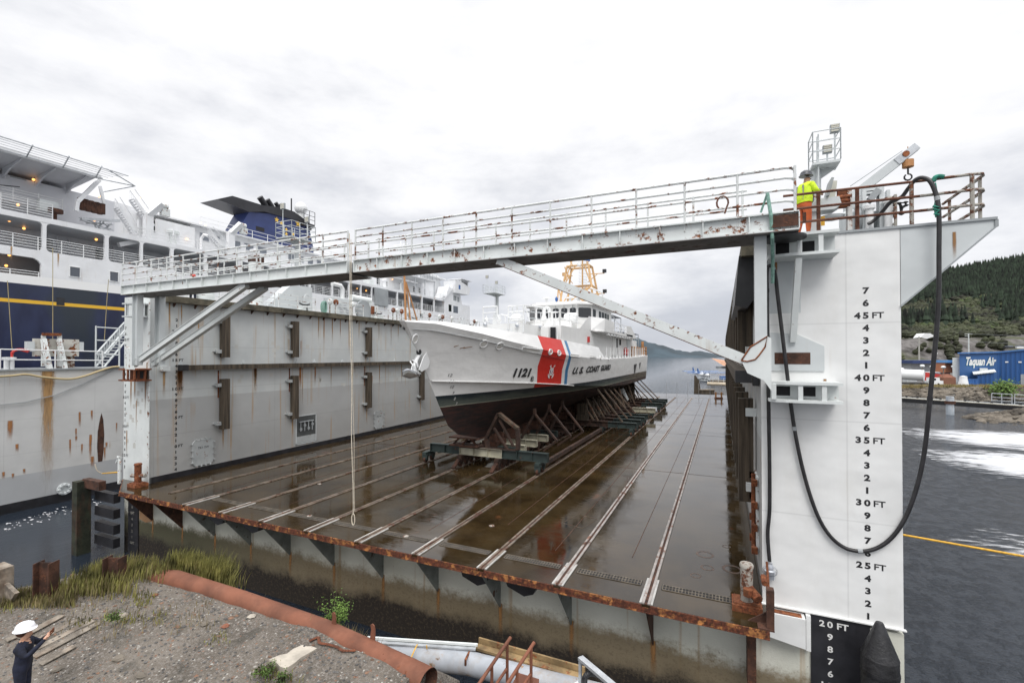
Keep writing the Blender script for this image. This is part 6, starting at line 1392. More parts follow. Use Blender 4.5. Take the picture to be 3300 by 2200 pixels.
# ================================================================= RIGHT WING WALL TOP
rr = thing('wall_railing', 'rust-brown three-bar railing around the top of the right wing wall', 'railing', (3.8, 14.05, WT))
yb = 14.05; k = MB(); hs = (.33, .68, 1.04)
for h in hs: k.tube((1.45, yb-.3, WT+h-.04), (4.3, yb, WT+h+.01), .033, 8)
k.build('front_bars', 'rustrail', rr)
k = MB()
for h in hs: k.path([(4.3, yb, WT+h+.01), (5.3, yb, WT+h+.02), (5.45, yb+.05, WT+h+.02), (5.52, yb+.2, WT+h+.02), (5.52, 16.4, WT+h)], .035, 8)
k.build('corner_bars', 'halfrust', rr)
for x, m_ in ((2.25, 'rustrail'), (3.08, 'rustrail'), (4.15, 'halfrust'), (5.25, 'halfrust')): MB().tube((x, yb-(.3-.1*x if x < 3 else 0), WT), (x, yb-(.3-.1*x if x < 3 else 0), WT+1.05), .045, 8).build('post', m_, rr)
k = MB()
for x0, ya, ybk in ((5.52, 14.4, 16.4), (4.1, 15.0, 24), (3.7, 17.5, 30)):
    for h in hs: k.tube((x0, ya, WT+h), (x0, ybk, WT+h), .03, 6)
    for j in range(int((ybk-ya)/1.6)+1): k.tube((x0, ya+1.6*j, WT), (x0, ya+1.6*j, WT+1.06), .035, 6)
k.build('side_bars', 'halfrust', rr)
solo(MB().path(spline([PY(a, b, 14.0) for a, b in ((3008, 585), (3014, 572), (3028, 568), (3042, 570))], 4), .05, 8).path(spline([PY(a, b, 13.95) for a, b in ((3012, 590), (3018, 630), (3014, 668), (3018, 700))], 4), .026, 6).path([PY(a, b, 13.7) for a, b in ((3006, 665), (3024, 668), (3006, 673), (3026, 678), (3012, 690), (3026, 692))], .03, 6), 'green_lashing', 'greenrope', 'dark green rope lashing the black hose to the rusty railing', 'rope', PY(3014, 668, 14))
# inner tail of the hose coming from a deck fitting
0 and solo(MB().path(spline([PY(a, b, y) for a, b, y in ((2798, 722, 15.0), (2820, 708, 15.0), (2845, 680, 14.8), (2870, 652, 14.6), (2905, 635, 14.4), (2925, 610, 14.25), (2945, 583, 14.15), (2965, 573, 14.1), (2990, 585, 13.95))], 6), .055, 10), 'hose_end', 'hose', 'upper length of black hose rising over the rusty railing from the winch', 'hose', PY(2798, 722, 15), smooth=True)
bs = PY(2630, 700, 16.2); bs.z = WT
lighttower((bs.x, 16.2, WT), PY(2640, 548, 16.2).z, (bs.x-.15, bs.x+.52, 15.7, 16.4), ((PY(2690, 430, 16).x, 16.0, .95), (PY(2668, 460, 16).x, 16.1, .42)), 'caged light tower behind the worker on the right wing wall', sc=.8)
cr_ = thing('deck_crane', 'pale grey jib crane with a brown hook block on the right wing wall', 'crane', (PY(2740, 700, 16).x, 16, WT))
j0, j1 = PY(2740, 640, 16), PY(2915, 503, 16)
MB().beam(j0, j1, .23, .18, (0, 1, 0)).build('jib', 'greypaint', cr_)
MB().beam(j1-Vector((.2, 0, .16)), j1+Vector((.25, 0, .2)), .2, .22, (0, 1, 0)).build('jib_head', 'steel', cr_); MB().lathe(j1+Vector((-.0, -.13, .02)), [(.02, 0), (.08, 0), (.08, .26), (.02, .26)], 12, 'y').build('sheave', 'rust', cr_)
MB().tube(j0+Vector((0, 0, .35)), j1+Vector((-.05, 0, .15)), .012, 4).build('hoist_wire', 'midgrey', cr_)
hk = PY(2926, 531, 16); hb_ = MB().tube(hk+Vector((0, 0, .12)), hk+Vector((0, 0, .5)), .012, 4).lathe(hk+Vector((0, 0, -.08)), [(.02, 0), (.13, .01), (.13, .2), (.02, .22)], 14).build('hook_block', 'brownpost', cr_)
MB().path([hk+Vector((0, 0, -.08)), hk+Vector((0, 0, -.25))]+[hk+Vector((.085*sin(a), 0, -.34+.085*cos(a))) for a in [i*pi/5 for i in range(10)]], .022, 6).build('hook', 'black', hb_)
MB().lathe((j0.x+.05, 16, WT), [(.32, 0), (.32, .9), (.22, 1.0), (.22, 1.35), (.02, 1.4)], 18).build('crane_pedestal', 'greypaint', cr_, True)
ws = thing('deck_winch', 'grey steel winch frame with drum and chains on the right wing wall', 'winch', (PY(2820, 730, 15.4).x, 15.4, WT))
def W_(px, py, y=15.4): return PY(px, py, y)
def wbox(px0, py0, px1, py1, y0, y1, mat, nm, par):
    a, b = W_(px0, py0), W_(px1, py1); return MB().box(a.x, b.x, y0, y1, max(WT+.002, b.z), a.z).build(nm, mat, par)
wbox(2776, 610, 2790, 740, 15.3, 15.5, 'greypaint', 'side_frame', ws); wbox(2830, 608, 2846, 740, 15.3, 15.6, 'greypaint', 'side_frame', ws); wbox(2866, 604, 2878, 735, 15.6, 15.8, 'greypaint', 'side_frame', ws)
wbox(2790, 606, 2848, 614, 15.35, 15.55, 'greypaint', 'cross_bar', ws); wbox(2790, 618, 2830, 623, 15.35, 15.55, 'greypaint', 'cross_bar', ws)
MB().beam(W_(2800, 648), W_(2828, 615), .16, .3, (0, 1, 0)).build('guard_plate', 'midgrey', ws)
a = W_(2812, 660); MB().lathe((a.x-.35, 15.7, a.z-.35), [(.1, 0), (.42, .02), (.42, .1), (.25, .12), (.25, .6), (.42, .62), (.42, .7), (.1, .72)], 18, 'x').build('drum', 'midgrey', ws, True)
for px, z_ in ((2795, 670), (2855, 650)):
    a = W_(px, z_); MB().lathe((a.x, 15.2, WT), [(.09, 0), (.09, a.z-WT-.1), (.13, a.z-WT-.09), (.13, a.z-WT), (.02, a.z-WT+.03)], 12).build('valve_post', 'white', ws, True)
k = MB()
for i in range(4): a = W_(2868, 648+18*i); k.lathe(a, [(.04, 0), (.14, .01), (.16, .05), (.14, .09), (.04, .1)], 12)
k.build('bellows', 'halfrust', ws)
k = MB(); ch = [W_(a, b, 15.2) for a, b in ((2880, 655), (2895, 655), (2908, 668), (2905, 690), (2900, 655), (2918, 652), (2920, 662))]
for p in ch: k.lathe(p, [(.02, -.03), (.07, 0), (.02, .03)], 6)
k.path(ch, .03, 5); k.build('hanging_chain', 'black', ws)
yk = thing('rusty_yoke', 'rust-streaked white steel yoke standing beside the control box', 'frame', (PY(2735, 735, 15).x, 15, WT))
a, b = PY(2728, 612, 15), PY(2744, 735, 15); MB().box(a.x, b.x, 14.9, 15.1, WT, a.z).build('upright', paint('rust_run_white', (.6, .6, .58), .7, .1, 1, rust=.62, rs=1.6), yk)
a, b = PY(2698, 614, 15), PY(2730, 628, 15); MB().box(a.x, b.x, 14.92, 15.08, b.z, a.z).build('arm', 'rust', yk)
a = PY(2712, 655, 15); k = MB().box(a.x-.12, a.x+.12, 14.85, 15.1, a.z-.12, a.z+.2)
for dz in (-.1, .1, .0): k.lathe((a.x-.15, 14.8, a.z+dz), [(.02, 0), (.06, .0), (.06, .3), (.02, .3)], 8, 'x')
k.build('valve', 'rust', yk)
cbn = thing('control_box', 'beige control cabinet with its lid open in front of the worker', 'cabinet', (PY(2680, 735, 14.9).x, 14.9, WT))
def V(px, py, y=14.9): return PY(px, py, y)
MB().beam(V(2662, 640), V(2677, 583), .06, .55, (0, 1, 0)).build('open_lid', 'midgrey', cbn)
pl = [V(2665, 645), V(2675, 582), V(2698, 583), V(2690, 648)]; MB().prism([(v.x, v.z) for v in pl], 'y', 14.88, 14.92).build('lid_inside', paint('beige_lid', (.55, .55, .47), .5), cbn)
a, b = V(2610, 650), V(2700, 678); MB().prism([(a.x, a.z), (b.x, a.z), (b.x+.05, b.z+.1), (b.x-.1, b.z), (a.x, b.z)], 'y', 14.7, 15.2).build('console', 'greypaint', cbn)
a, b = V(2612, 678), V(2628, 738); MB().box(a.x, b.x, 14.8, 15.1, WT, a.z).build('pedestal', 'greypaint', cbn)
a, b = V(2655, 690), V(2715, 688); MB().lathe(((a.x+b.x)/2, 15.1, b.z), [(.05, -.12), (.28, -.06), (.3, 0), (.02, .01)], 16).build('saucer', 'greypaint', cbn, True)
a = PY(2500, 700, 14.2); solo(MB().box(2.32, 2.40, 14.05, 14.10, WT+.22, WT+.45), 'yellow_tag', 'yellow', 'small yellow strap tied to the lowest rusty rail beside the worker', 'strap', (2.36, 14.08, WT+.22))
# ================================================================= PEOPLE
def person(label, loc, rz, J, mats, extras, cat='person', scale=1.):
    """J: dict joint -> (pos, r, parent, matindex). One continuous skin surface, materials by nearest bone."""
    names = list(J); me = bpy.data.meshes.new('person')
    me.from_pydata([Vector(J[n][0])*scale for n in names], [(names.index(J[n][2]), i) for i, n in enumerate(names) if J[n][2]], [])
    o = bpy.data.objects.new('person', me); C.objects.link(o)
    o.modifiers.new('skin', 'SKIN'); sk_ = me.skin_vertices[0].data
    for i, n in enumerate(names):
        r = J[n][1]; r = (r, r) if not isinstance(r, tuple) else r; sk_[i].radius = (r[0]*scale, r[1]*scale); sk_[i].use_root = (J[n][2] is None)
    s_ = o.modifiers.new('sub', 'SUBSURF'); s_.levels = 2; s_.render_levels = 2
    bpy.context.view_layer.update()
    m2 = bpy.data.meshes.new_from_object(o.evaluated_get(bpy.context.evaluated_depsgraph_get()))
    bpy.data.objects.remove(o)
    o = bpy.data.objects.new('person', m2); C.objects.link(o)
    m2.materials.clear()
    for m_ in mats: m2.materials.append(M[m_])
    segs = [(Vector(J[J[n][2]][0])*scale, Vector(J[n][0])*scale, J[n][3]) for n in names if J[n][2]]
    for p in m2.polygons:
        c = p.center; best = None
        for a, b, mi in segs:
            d = b-a; q = max(0, min(1, (c-a).dot(d)/max(1e-9, d.dot(d)))); e = (c-a-d*q).length
            if best is None or e < best[0]: best = (e, mi)
        p.material_index = best[1]; p.use_smooth = True
    m2.name = 'person'; o.location = loc; o.rotation_euler.z = rz; tag(o, label, cat)
    for nm, mb, mat, sm in extras:
        e_ = bpy.data.meshes.new(nm); e_.from_pydata([Vector(v)*scale for v in mb.v], [], mb.f); e_.update()
        bm = bmesh.new(); bm.from_mesh(e_); bmesh.ops.recalc_face_normals(bm, faces=bm.faces); bm.to_mesh(e_); bm.free()
        if sm: e_.polygons.foreach_set('use_smooth', [True]*len(e_.polygons)); e_.set_sharp_from_angle(angle=R(50))
        q = bpy.data.objects.new(nm, e_); C.objects.link(q); q.parent = o; e_.materials.append(M[mat])
    return o
def body(armL, armR, lean=0., head=(0, .03, 1.62), legm=2, jm=1, sk_=0, feet=.0, bulk=1., fingL=None, fingR=None, bootm=3):
    J = {}
    J['pelvis'] = ((0, 0, .98), (.165*bulk, .125*bulk), None, legm)
    J['waist'] = ((0, .01+lean*.1, 1.12), (.16*bulk, .12*bulk), 'pelvis', jm)
    J['chest'] = ((0, .02+lean*.3, 1.32), (.185*bulk, .135*bulk), 'waist', jm)
    J['upper'] = ((0, .02+lean*.4, 1.44), (.13*bulk, .10*bulk), 'chest', jm)
    J['neck'] = ((0, .03+lean*.5, 1.52), .058, 'upper', sk_)
    J['jaw'] = ((head[0], head[1]+.02, head[2]-.03), (.066, .078), 'neck', sk_)
    J['head'] = ((head[0], head[1], head[2]+.07), (.078, .092), 'jaw', sk_)
    J['nose'] = ((head[0], head[1]+.118, head[2]+.0), .012, 'jaw', sk_)
    for s_, arm, fg in ((-1, armL, fingL), (1, armR, fingR)):
        t_ = 'L' if s_ < 0 else 'R'
        J['sh'+t_] = ((s_*.185, .02+lean*.4, 1.42), .078*bulk, 'upper', jm)
        J['el'+t_] = (arm[0], .058*bulk, 'sh'+t_, jm); J['wr'+t_] = (arm[1], .036, 'el'+t_, jm)
        w_, e_ = Vector(arm[1]), Vector(arm[2]); d = (e_-w_).normalized(); J['pm'+t_] = (tuple(w_+d*.06), (.036, .022), 'wr'+t_, sk_)
        side = d.cross(Vector((0, 0, 1)) if abs(d.z) < .9 else Vector((1, 0, 0))).normalized(); palm = w_+d*.09
        curl = side.cross(d)
        for f_ in range(4):
            b0 = palm+side*(.027-.018*f_); L_ = (.038, .044, .04, .03)[f_]
            J['f%d%sa' % (f_, t_)] = (tuple(b0+d*L_*.8), .0095, 'pm'+t_, sk_); J['f%d%sb' % (f_, t_)] = (tuple(b0+d*L_*1.3-curl*L_*.6), .0085, 'f%d%sa' % (f_, t_), sk_)
        J['th'+t_] = (tuple(w_+d*.05+side*.045), .011, 'pm'+t_, sk_); J['tk'+t_] = (tuple(w_+d*.085+side*.055), .0095, 'th'+t_, sk_)
        J['hip'+t_] = ((s_*.095, 0, .90), .105*bulk, 'pelvis', legm); J['kn'+t_] = ((s_*.11, .02+s_*feet*.5, .50), .07*bulk, 'hip'+t_, legm)
        J['an'+t_] = ((s_*.12, -.02+s_*feet, .11), .05, 'kn'+t_, legm); J['to'+t_] = ((s_*.13, .15+s_*feet, .045), (.045, .035), 'an'+t_, bootm)
    return J
def helmet(c, r=.135, brim=True):
    k = MB(); prof = [(r*1.2 if brim else r*1.05, -.005), (r*1.22 if brim else r*1.06, .006), (r*1.02, .03), (r*1.0, .07), (r*.86, .115), (r*.55, .148), (.02, .158)]
    k.lathe_sc(c, prof, 22, (1, 1.12, 1.0)); k.path([(c[0], c[1]-r*.8, c[2]+.12), (c[0], c[1]-.3*r, c[2]+.160), (c[0], c[1]+.3*r, c[2]+.160), (c[0], c[1]+r*.8, c[2]+.12)], .012, 6)
    return k
hp_ = PZ(74, 2016, 1.02); PHP = (hp_.x, hp_.y, -.70)
# photographer in the lower left
J = body(((-.27, .17, 1.28), (-.10, .40, 1.50), (-.03, .46, 1.60)), ((.30, .18, 1.26), (.13, .41, 1.50), (.05, .46, 1.60)), head=(0, .05, 1.635), bulk=1.14)
ex = [('helmet', helmet((0, .035, 1.735), .145), 'helmetw', True), ('phone', MB().box(-.085, .085, .475, .485, 1.545, 1.635), 'rust', False), ('hair', MB().ball((0, -.01, 1.69), .102, 12, 8, (1, 1.05, 1.1)), 'darkrust', True)]
person('person in white hard hat and navy coveralls holding up a phone on the bank', PHP, R(-42), J, ['skin', 'navy', 'navy', 'black'], ex, scale=.95)
# worker in yellow on the right wing wall
J = body(((-.24, .14, 1.22), (-.12, .40, 1.22), (-.08, .5, 1.2)), ((.27, .14, 1.22), (.15, .42, 1.24), (.1, .5, 1.22)), lean=.15, head=(0, .10, 1.62), bulk=1.22, feet=.05)
ex = [('hard_hat', helmet((0, .085, 1.70), .135), 'helmetk', True), ('jacket', MB().lathe_sc((0, .02, .95), [(.205, 0), (.215, .12), (.20, .3), (.19, .42), (.13, .52)], 16, (1.08, .8, 1)), 'hiviz', True),
      ('safety_vest', MB().lathe_sc((.02, .06, .96), [(.19, 0), (.205, .1), (.19, .27)], 14, (.95, .86, 1)), 'black', True), ('sleeve_tape', MB().tube((.245, .23, 1.225), (.235, .27, 1.225), .074, 12).tube((-.215, .22, 1.22), (-.2, .26, 1.22), .074, 12), 'reflect', True),
      ('jacket_tape', MB().beam((-.09, -.125, 1.02), (-.10, -.115, 1.42), .05, .012, (0, 1, 0)).beam((.09, -.125, 1.02), (.10, -.115, 1.42), .05, .012, (0, 1, 0)), 'reflect', False), ('glasses', MB().beam((-.07, .185, 1.625), (.07, .185, 1.625), .01, .03), 'black', False)]
person('person in yellow hi-vis jacket and orange trousers working on the right wing wall', (1.98, 14.35, WT), R(-52), J, ['skin', 'hiviz', 'orangecloth', 'black'], ex, scale=.97)
# distant worker with red hat on the left wing wall
p = L(622, 885, -28.2)
J = body(((-.25, .05, 1.15), (-.22, .2, .98), (-.2, .25, .9)), ((.25, .05, 1.15), (.22, .2, .98), (.2, .25, .9)), head=(0, .05, 1.62), bulk=1.15)
person('person in dark clothes and red hat on the left wing wall behind the walkway', (-28.2, p.y, WT), R(-120), J, ['skin', 'navy', 'navy', 'black'], [('hard_hat', helmet((0, .04, 1.69), .14), 'redhat', True)], scale=.92)
# ================================================================= FOREGROUND BANK
def seg_d(x, y, a, b):
    ax, ay = a; bx_, by = b; L_ = math.hypot(bx_-ax, by-ay); return ((x-ax)*(by-ay)-(y-ay)*(bx_-ax))/L_   # >0 on the right of a->b
def bankz(x, y):
    n = .10*noise.noise(Vector((x*.5, y*.5, 0)))+.04*noise.noise(Vector((x*1.7, y*1.7, 3)))
    z = -.12+n-.12*max(0, 8-y)
    d = seg_d(x, y, (-22.4, 3.0), (-15.6, 9.9))+.45*noise.noise(Vector((x*.8, y*.8, 5)))          # inside right of the line
    if d < 0: z += max(-4.5, d*1.3)
    e = 8.45+.15*noise.noise(Vector((x, 0, 9)))-y
    if e < 0: z += max(-4.5, e*(.75 if e > -1.6 else 1.0)-(.20 if e < -.1 else 0))
    f = -5.95+.35*noise.noise(Vector((y*1.3, 0, 2)))-x
    if f < 0: z += max(-4.5, f*3.2)
    return z
def PB(px, py, dz=0.):
    z = -.3
    for _ in range(25): p = PZ(px, py, z); z = .5*z+.5*bankz(p.x, p.y)
    p = PZ(px, py, z)
    if p.y > 9.3 or p.x < -19: p = PZ(px, py, -.6)
    p.z += dz; return p
def gravmat():
    m = bpy.data.materials.new('gravel_bank'); m.use_nodes = True; t = NT(m.node_tree); b = t.n['Principled BSDF']
    P = t.new('ShaderNodeNewGeometry').outputs['Position']
    v = t.new('ShaderNodeTexVoronoi', {'Vector': P, 'Scale': 26.}); hs = t.new('ShaderNodeSeparateColor', {0: v.outputs['Color']})
    c = t.mix(t.ramp(t.noise(P, .7, 5, .6), .3, .7), (.098, .084, .068), (.165, .143, .118))
    c = t.mix(t.ramp(hs.outputs[0], .5, 1.), c, (.19, .17, .15)); c = t.mix(t.ramp(hs.outputs[1], .965, .985), c, (.34, .32, .29)); c = t.mix(t.ramp(hs.outputs[2], .965, .985), c, (.20, .11, .07))
    c = t.mix(t.math('MULTIPLY', t.ramp(t.noise(P, 1.6, 4), .55, .7), .55), c, (.035, .034, .026))
    t.l.new(c, b.inputs['Base Color']); b.inputs['Roughness'].default_value = .95
    h = t.math('ADD', t.math('MULTIPLY', v.outputs['Distance'], -1.), t.noise(P, 9, 5, .6))
    bn = t.new('ShaderNodeBump', {'Strength': .8, 'Distance': .035, 'Height': h}); t.l.new(bn.outputs[0], b.inputs['Normal']); return m
M['gravel'] = gravmat()
nx, ny = 150, 110
k = MB(); k.grid([[(x, y, bankz(x, y)) for x in [-26+21.5*i/nx for i in range(nx+1)]] for y in [-3+16*j/ny for j in range(ny+1)]])
tag(k.build('gravel_bank', 'gravel', smooth=True), kind='structure')
def stone(k, c, r, rnd, flat=.5):
    a = rnd.uniform(0, pi); n = 6; s_ = rnd.uniform(.6, 1)
    vs = []
    for j, (q, h) in enumerate(((.7, -.5), (1, 0), (.6, .6))):
        for i in range(n): t_ = a+2*pi*i/n; rr_ = r*q*rnd.uniform(.75, 1.15); vs.append((c[0]+rr_*cos(t_), c[1]+rr_*sin(t_)*s_, c[2]+r*flat*h*rnd.uniform(.8, 1.2)))
    k.add(vs, [(j*n+i, j*n+(i+1) % n, (j+1)*n+(i+1) % n, (j+1)*n+i) for j in range(2) for i in range(n)]+[tuple(range(2*n, 3*n))])
rnd = random.Random(11)
for mt, cnt, rr_, lb in ((paint('pale_stones', (.29, .28, .26), .9, .4, 8), 200, (.01, .035), 'scattered pale chips of stone on the gravel bank'), (paint('dark_stones', (.10, .095, .09), .9, .4, 8, bump=.3), 3200, (.012, .045), 'loose dark gravel stones strewn over the bank'), (paint('brown_stones', (.17, .10, .065), .9, .3, 8), 260, (.012, .06), 'scattered reddish brown stones on the gravel bank')):
    k = MB()
    for i in range(cnt):
        x, y = rnd.uniform(-20, -6), rnd.uniform(2.2, 8.3); stone(k, (x, y, bankz(x, y)+.005), rnd.uniform(*rr_)*(1.5 if rnd.random() < .06 else 1), rnd)
    tag(k.build('loose_stones', mt), lb, 'stones', kind='stuff')
for i, (px, py, r_, mt, lb) in enumerate(((385, 2122, .17, 'rock', 'flat grey stone on the gravel right of the person'), (812, 1986, .12, 'concrete', 'pale stone lying beside the brown pipe'), (395, 1985, .14, 'plank', 'brown and grey split stone above the planks'), (500, 1918, .10, 'pipebrown', 'reddish stone near the left end of the pipe'), (660, 2010, .14, 'rock', 'grey slab-like stone in the middle of the gravel'), (455, 2178, .15, 'rock', 'dark lump of rock at the bottom of the gravel'), (728, 2018, .13, 'pipebrown', 'flat brown stone right of the middle of the gravel'), (180, 2160, .12, 'rock', 'grey stone by the hip of the person'))):
    p = PB(px, py); k = MB(); stone(k, (p.x, p.y, p.z+.02), r_, rnd, .4); solo(k, 'stone', mt, lb, 'stone', p, 'larger stones on the bank')
# brown pipe
pa = [(-16.3, 8.2, -.75), (-15.95, 8.3, -.42), (-15.5, 8.42, -.2), (-14.9, 8.5, -.14), (-12, 8.55, -.17), (-9, 8.5, -.20), (-7.4, 8.36, -.26), (-5.62, 8.15, -.30)]
pp = thing('drain_pipe', 'long red-brown steel pipe lying along the edge of the gravel bank', 'pipe', (-10, 8.5, -.5))
k = MB().path(pa, [.27, .27, .27, .27, .265, .26, .28, .30], 28); k.f = k.f[:-1]; k.build('pipe_wall', 'pipebrown', pp, True)
e0, e1 = Vector(pa[-2]), Vector(pa[-1]); d_ = (e1-e0).normalized()
k = MB().path([e1-d_*.0, e1-d_*1.0], .285, 28); k.f = k.f[:-2]; k.build('pipe_inside', 'darkrust', pp, True)
MB().path([e1-d_*.98, e1-d_*.95], .284, 20).build('dark_bore', 'dark', pp)
for px, py in ((1052, 2028), (1178, 2070)):
    p = PZ(px, py, .02); p.y = 8.62; k = MB().prism([(p.x-.07, -.05), (p.x+.07, -.05), (p.x+.075, .2), (p.x+.05, .30), (p.x, .33), (p.x-.05, .30), (p.x-.03, .2)], 'y', 8.5, 8.53); k.build('lifting_lug', 'pipebrown', pp)
# slab, chain, planks
p = [PB(*q) for q in ((975, 2076), (990, 2082), (1003, 2081), (1022, 2088), (1004, 2102), (968, 2128), (948, 2150), (921, 2172), (902, 2166), (890, 2150), (866, 2142), (898, 2120), (925, 2112), (945, 2093))]; zs_ = max(v.z for v in p)
solo(MB().prism([(v.x, v.y) for v in p], 'z', zs_-.2, zs_-.0), 'concrete_slab', 'concrete', 'broken pale concrete slab lying on the gravel near the pipe', 'slab', (p[0].x, p[0].y, -.1))
ch = spline([PB(a, b, .02) for a, b in ((1000, 2068), (1025, 2058), (1030, 2075), (1055, 2080), (1085, 2088), (1105, 2100), (1142, 2100))], 5); k = MB()
for i, q in enumerate(ch): q = Vector(q)+Vector((0, 0, .02)); k.lathe(q, [(.02, -.018), (.042, 0), (.02, .018)], 6)
k.path([Vector(q)+Vector((0, 0, .015)) for q in ch], .014, 5); solo(k, 'rusty_chain', 'chain', 'rusty chain lying on the gravel beside the concrete slab', 'chain', ch[0], smooth=True)
for i, (a, b, w_, lb) in enumerate(((((95, 2075), (270, 1990)), 0, .14, 'weathered plank, farthest one in the pile behind the person'), (((120, 2090), (300, 2000)), 0, .15, 'brown-tinged plank in the middle of the pile behind the person'), (((110, 2120), (318, 2010)), 0, .13, 'grey plank, second from the front of the pile'), (((60, 2060), (200, 1985)), 0, .16, 'short plank at the top left of the pile'), (((130, 2145), (240, 2085)), 0, .13, 'nearest short plank of the pile beside the person'), (((20, 2068), (60, 2050)), 0, .15, 'stub of plank left of the person'))):
    q0, q1 = PB(*a[0]), PB(*a[1]); q0.z += .015+.006*i; q1.z += .015+.006*i; solo(MB().beam(q0, q1, w_*1.35, .022), 'plank', 'plank', lb, 'plank', q0, 'planks lying on the bank')
# rusty sheet piles
for px, py0, py1, w_, lb, mt in ((148, 1838, 1925, .42, 'rusty H-beam post left of the tall grass', 'darkrust'), (369, 1815, 1905, .42, 'rusty H-beam post in the tall grass near the pipe', 'darkrust')):
    b_ = PZ(px, py1, -.3); h_ = (py1-py0)/1494*((Vector((b_.x, b_.y))).length*1.0)*.93; k = MB(); dx, dy = Vector((.911, .413)), Vector((-.413, .911)); zt_ = -.3+h_
    P3 = lambda u, v, z: (b_.x+dx.x*u+dy.x*v, b_.y+dx.y*u+dy.y*v, z)
    for u in (-w_/2, w_/2): k.add([P3(u-.012, -.16, -1), P3(u+.012, -.16, -1), P3(u+.012, .16, -1), P3(u-.012, .16, -1), P3(u-.012, -.16, zt_), P3(u+.012, -.16, zt_), P3(u+.012, .16, zt_), P3(u-.012, .16, zt_)], [(0, 1, 5, 4), (1, 2, 6, 5), (2, 3, 7, 6), (3, 0, 4, 7), (4, 5, 6, 7)])
    k.add([P3(-w_/2, 0, -1), P3(w_/2, 0, -1), P3(w_/2, .02, -1), P3(-w_/2, .02, -1), P3(-w_/2, 0, zt_-.02), P3(w_/2, 0, zt_-.02), P3(w_/2, .02, zt_-.02), P3(-w_/2, .02, zt_-.02)], [(0, 1, 5, 4), (3, 2, 6, 7), (4, 5, 6, 7)])
    solo(k, 'sheet_pile', mt, lb, 'post', (b_.x, b_.y, -.3), 'rusty posts on the bank')
b_ = PZ(6, 1935, -.3); solo(MB().box(b_.x-.5, b_.x+.12, b_.y-.15, b_.y+.2, -1.5, .62).prism([(b_.x+.12, -.6), (b_.x+.75, .05), (b_.x+.12, .2)], 'y', b_.y, b_.y+.1), 'concrete_block', 'plank', 'weathered grey block with a broken flap at the far left edge of the bank', 'block', (b_.x, b_.y, -.3))
# grass ---------------------------------------------------------------
def blades(k, x, y, z, h, rnd, lean=(.25, 0), w_=.012, n=1):
    for _ in range(n):
        a = rnd.uniform(0, 2*pi); l = h*rnd.uniform(.55, 1.1); dx, dy = lean[0]*rnd.uniform(.2, 1.6)*l+rnd.uniform(-.12, .12)*l, lean[1]*l+rnd.uniform(-.15, .15)*l
        ca, sa = cos(a)*w_, sin(a)*w_; x0, y0 = x+rnd.uniform(-.06, .06), y+rnd.uniform(-.06, .06)
        k.add([(x0-ca, y0-sa, z), (x0+ca, y0+sa, z), (x0+dx*.35+ca*.9, y0+dy*.35+sa*.9, z+l*.55), (x0+dx*.35-ca*.9, y0+dy*.35-sa*.9, z+l*.55), (x0+dx, y0+dy, z+l)], [(0, 1, 2, 3), (3, 2, 4)])
rnd = random.Random(21)
def meadow(name, mat, lb, pts, h, per, spread=.35, lean=(.3, 0), w_=.011):
    k = MB()
    for (px, py) in pts:
        p = PB(px, py)
        for _ in range(per):
            x, y = p.x+rnd.gauss(0, spread), p.y+rnd.gauss(0, spread*.7)
            mv = x > -16.3 and 7.6 < y and h > .5
            if mv: y = max(y, 8.92+abs(rnd.gauss(0, .16)))
            blades(k, x, y, max(-.45 if mv else -1.1, bankz(x, y))-.02, h*1.45 if mv else h, rnd, lean, w_)
    return tag(k.build(name, mat), lb, 'grass', kind='stuff')
meadow('tall_grass', 'grassm', 'tall green and yellow grass along the water edge behind the pipe', [(230+i*13, 1905-i*1.0) for i in range(20)]+[(400+i*15, 1880) for i in range(22)]+[(480+i*14, 1868+i*3) for i in range(18)]+[(560+i*13, 1895+i*1.5) for i in range(13)], .62, 60, .24)
meadow('tall_grass', 'drygrass', 'dry straw stalks mixed into the grass at the water edge', [(215+i*22, 1912-i) for i in range(14)]+[(420+i*30, 1890) for i in range(10)]+[(700, 1890), (720, 1900)], .55, 26, .26)
meadow('weeds', 'drygrass', 'brownish weeds on the slope between the pipe and the dock', [(800+i*22, 1925+i*9) for i in range(18)]+[(860+i*25, 1935+i*10) for i in range(12)], .42, 22, .3, w_=.008)
meadow('weeds', 'grassm', 'low green weeds on the gravel', [(270, 2005), (360, 1990), (440, 1930), (460, 1945), (160, 1950), (70, 1945), (20, 1960), (420, 2000), (850, 2170), (920, 2195), (870, 2160), (700, 2060), (480, 1920), (510, 1990)], .16, 40, .16, w_=.012)
meadow('weeds', 'drygrass', 'sparse dry tufts on the gravel', [(200+i*37, 1950+((i*53) % 90)) for i in range(14)]+[(30+i*20, 1935) for i in range(8)], .22, 22, .2, w_=.007)
k = MB(); k2 = MB()
for i in range(2600):
    x = rnd.uniform(-17.4, -15.0); y = 7.5+(x+17.4)*.62+rnd.gauss(0, .28); blades(k if i % 4 else k2, x, y, bankz(x, y)-.02, .62, rnd, (.25, 0), .011)
for i in range(1500):
    p = PB(rnd.uniform(-20, 240), rnd.uniform(1905, 1960)); blades(k2 if i % 3 else k, p.x, p.y, p.z-.02, .30, rnd, (.25, 0), .010)
tag(k.build('tall_grass', 'grassm'), 'grass between the second rusty post and the pipe', 'grass', kind='stuff'); tag(k2.build('dry_grass', 'drygrass'), 'dry yellow grass along the left edge of the bank', 'grass', kind='stuff')
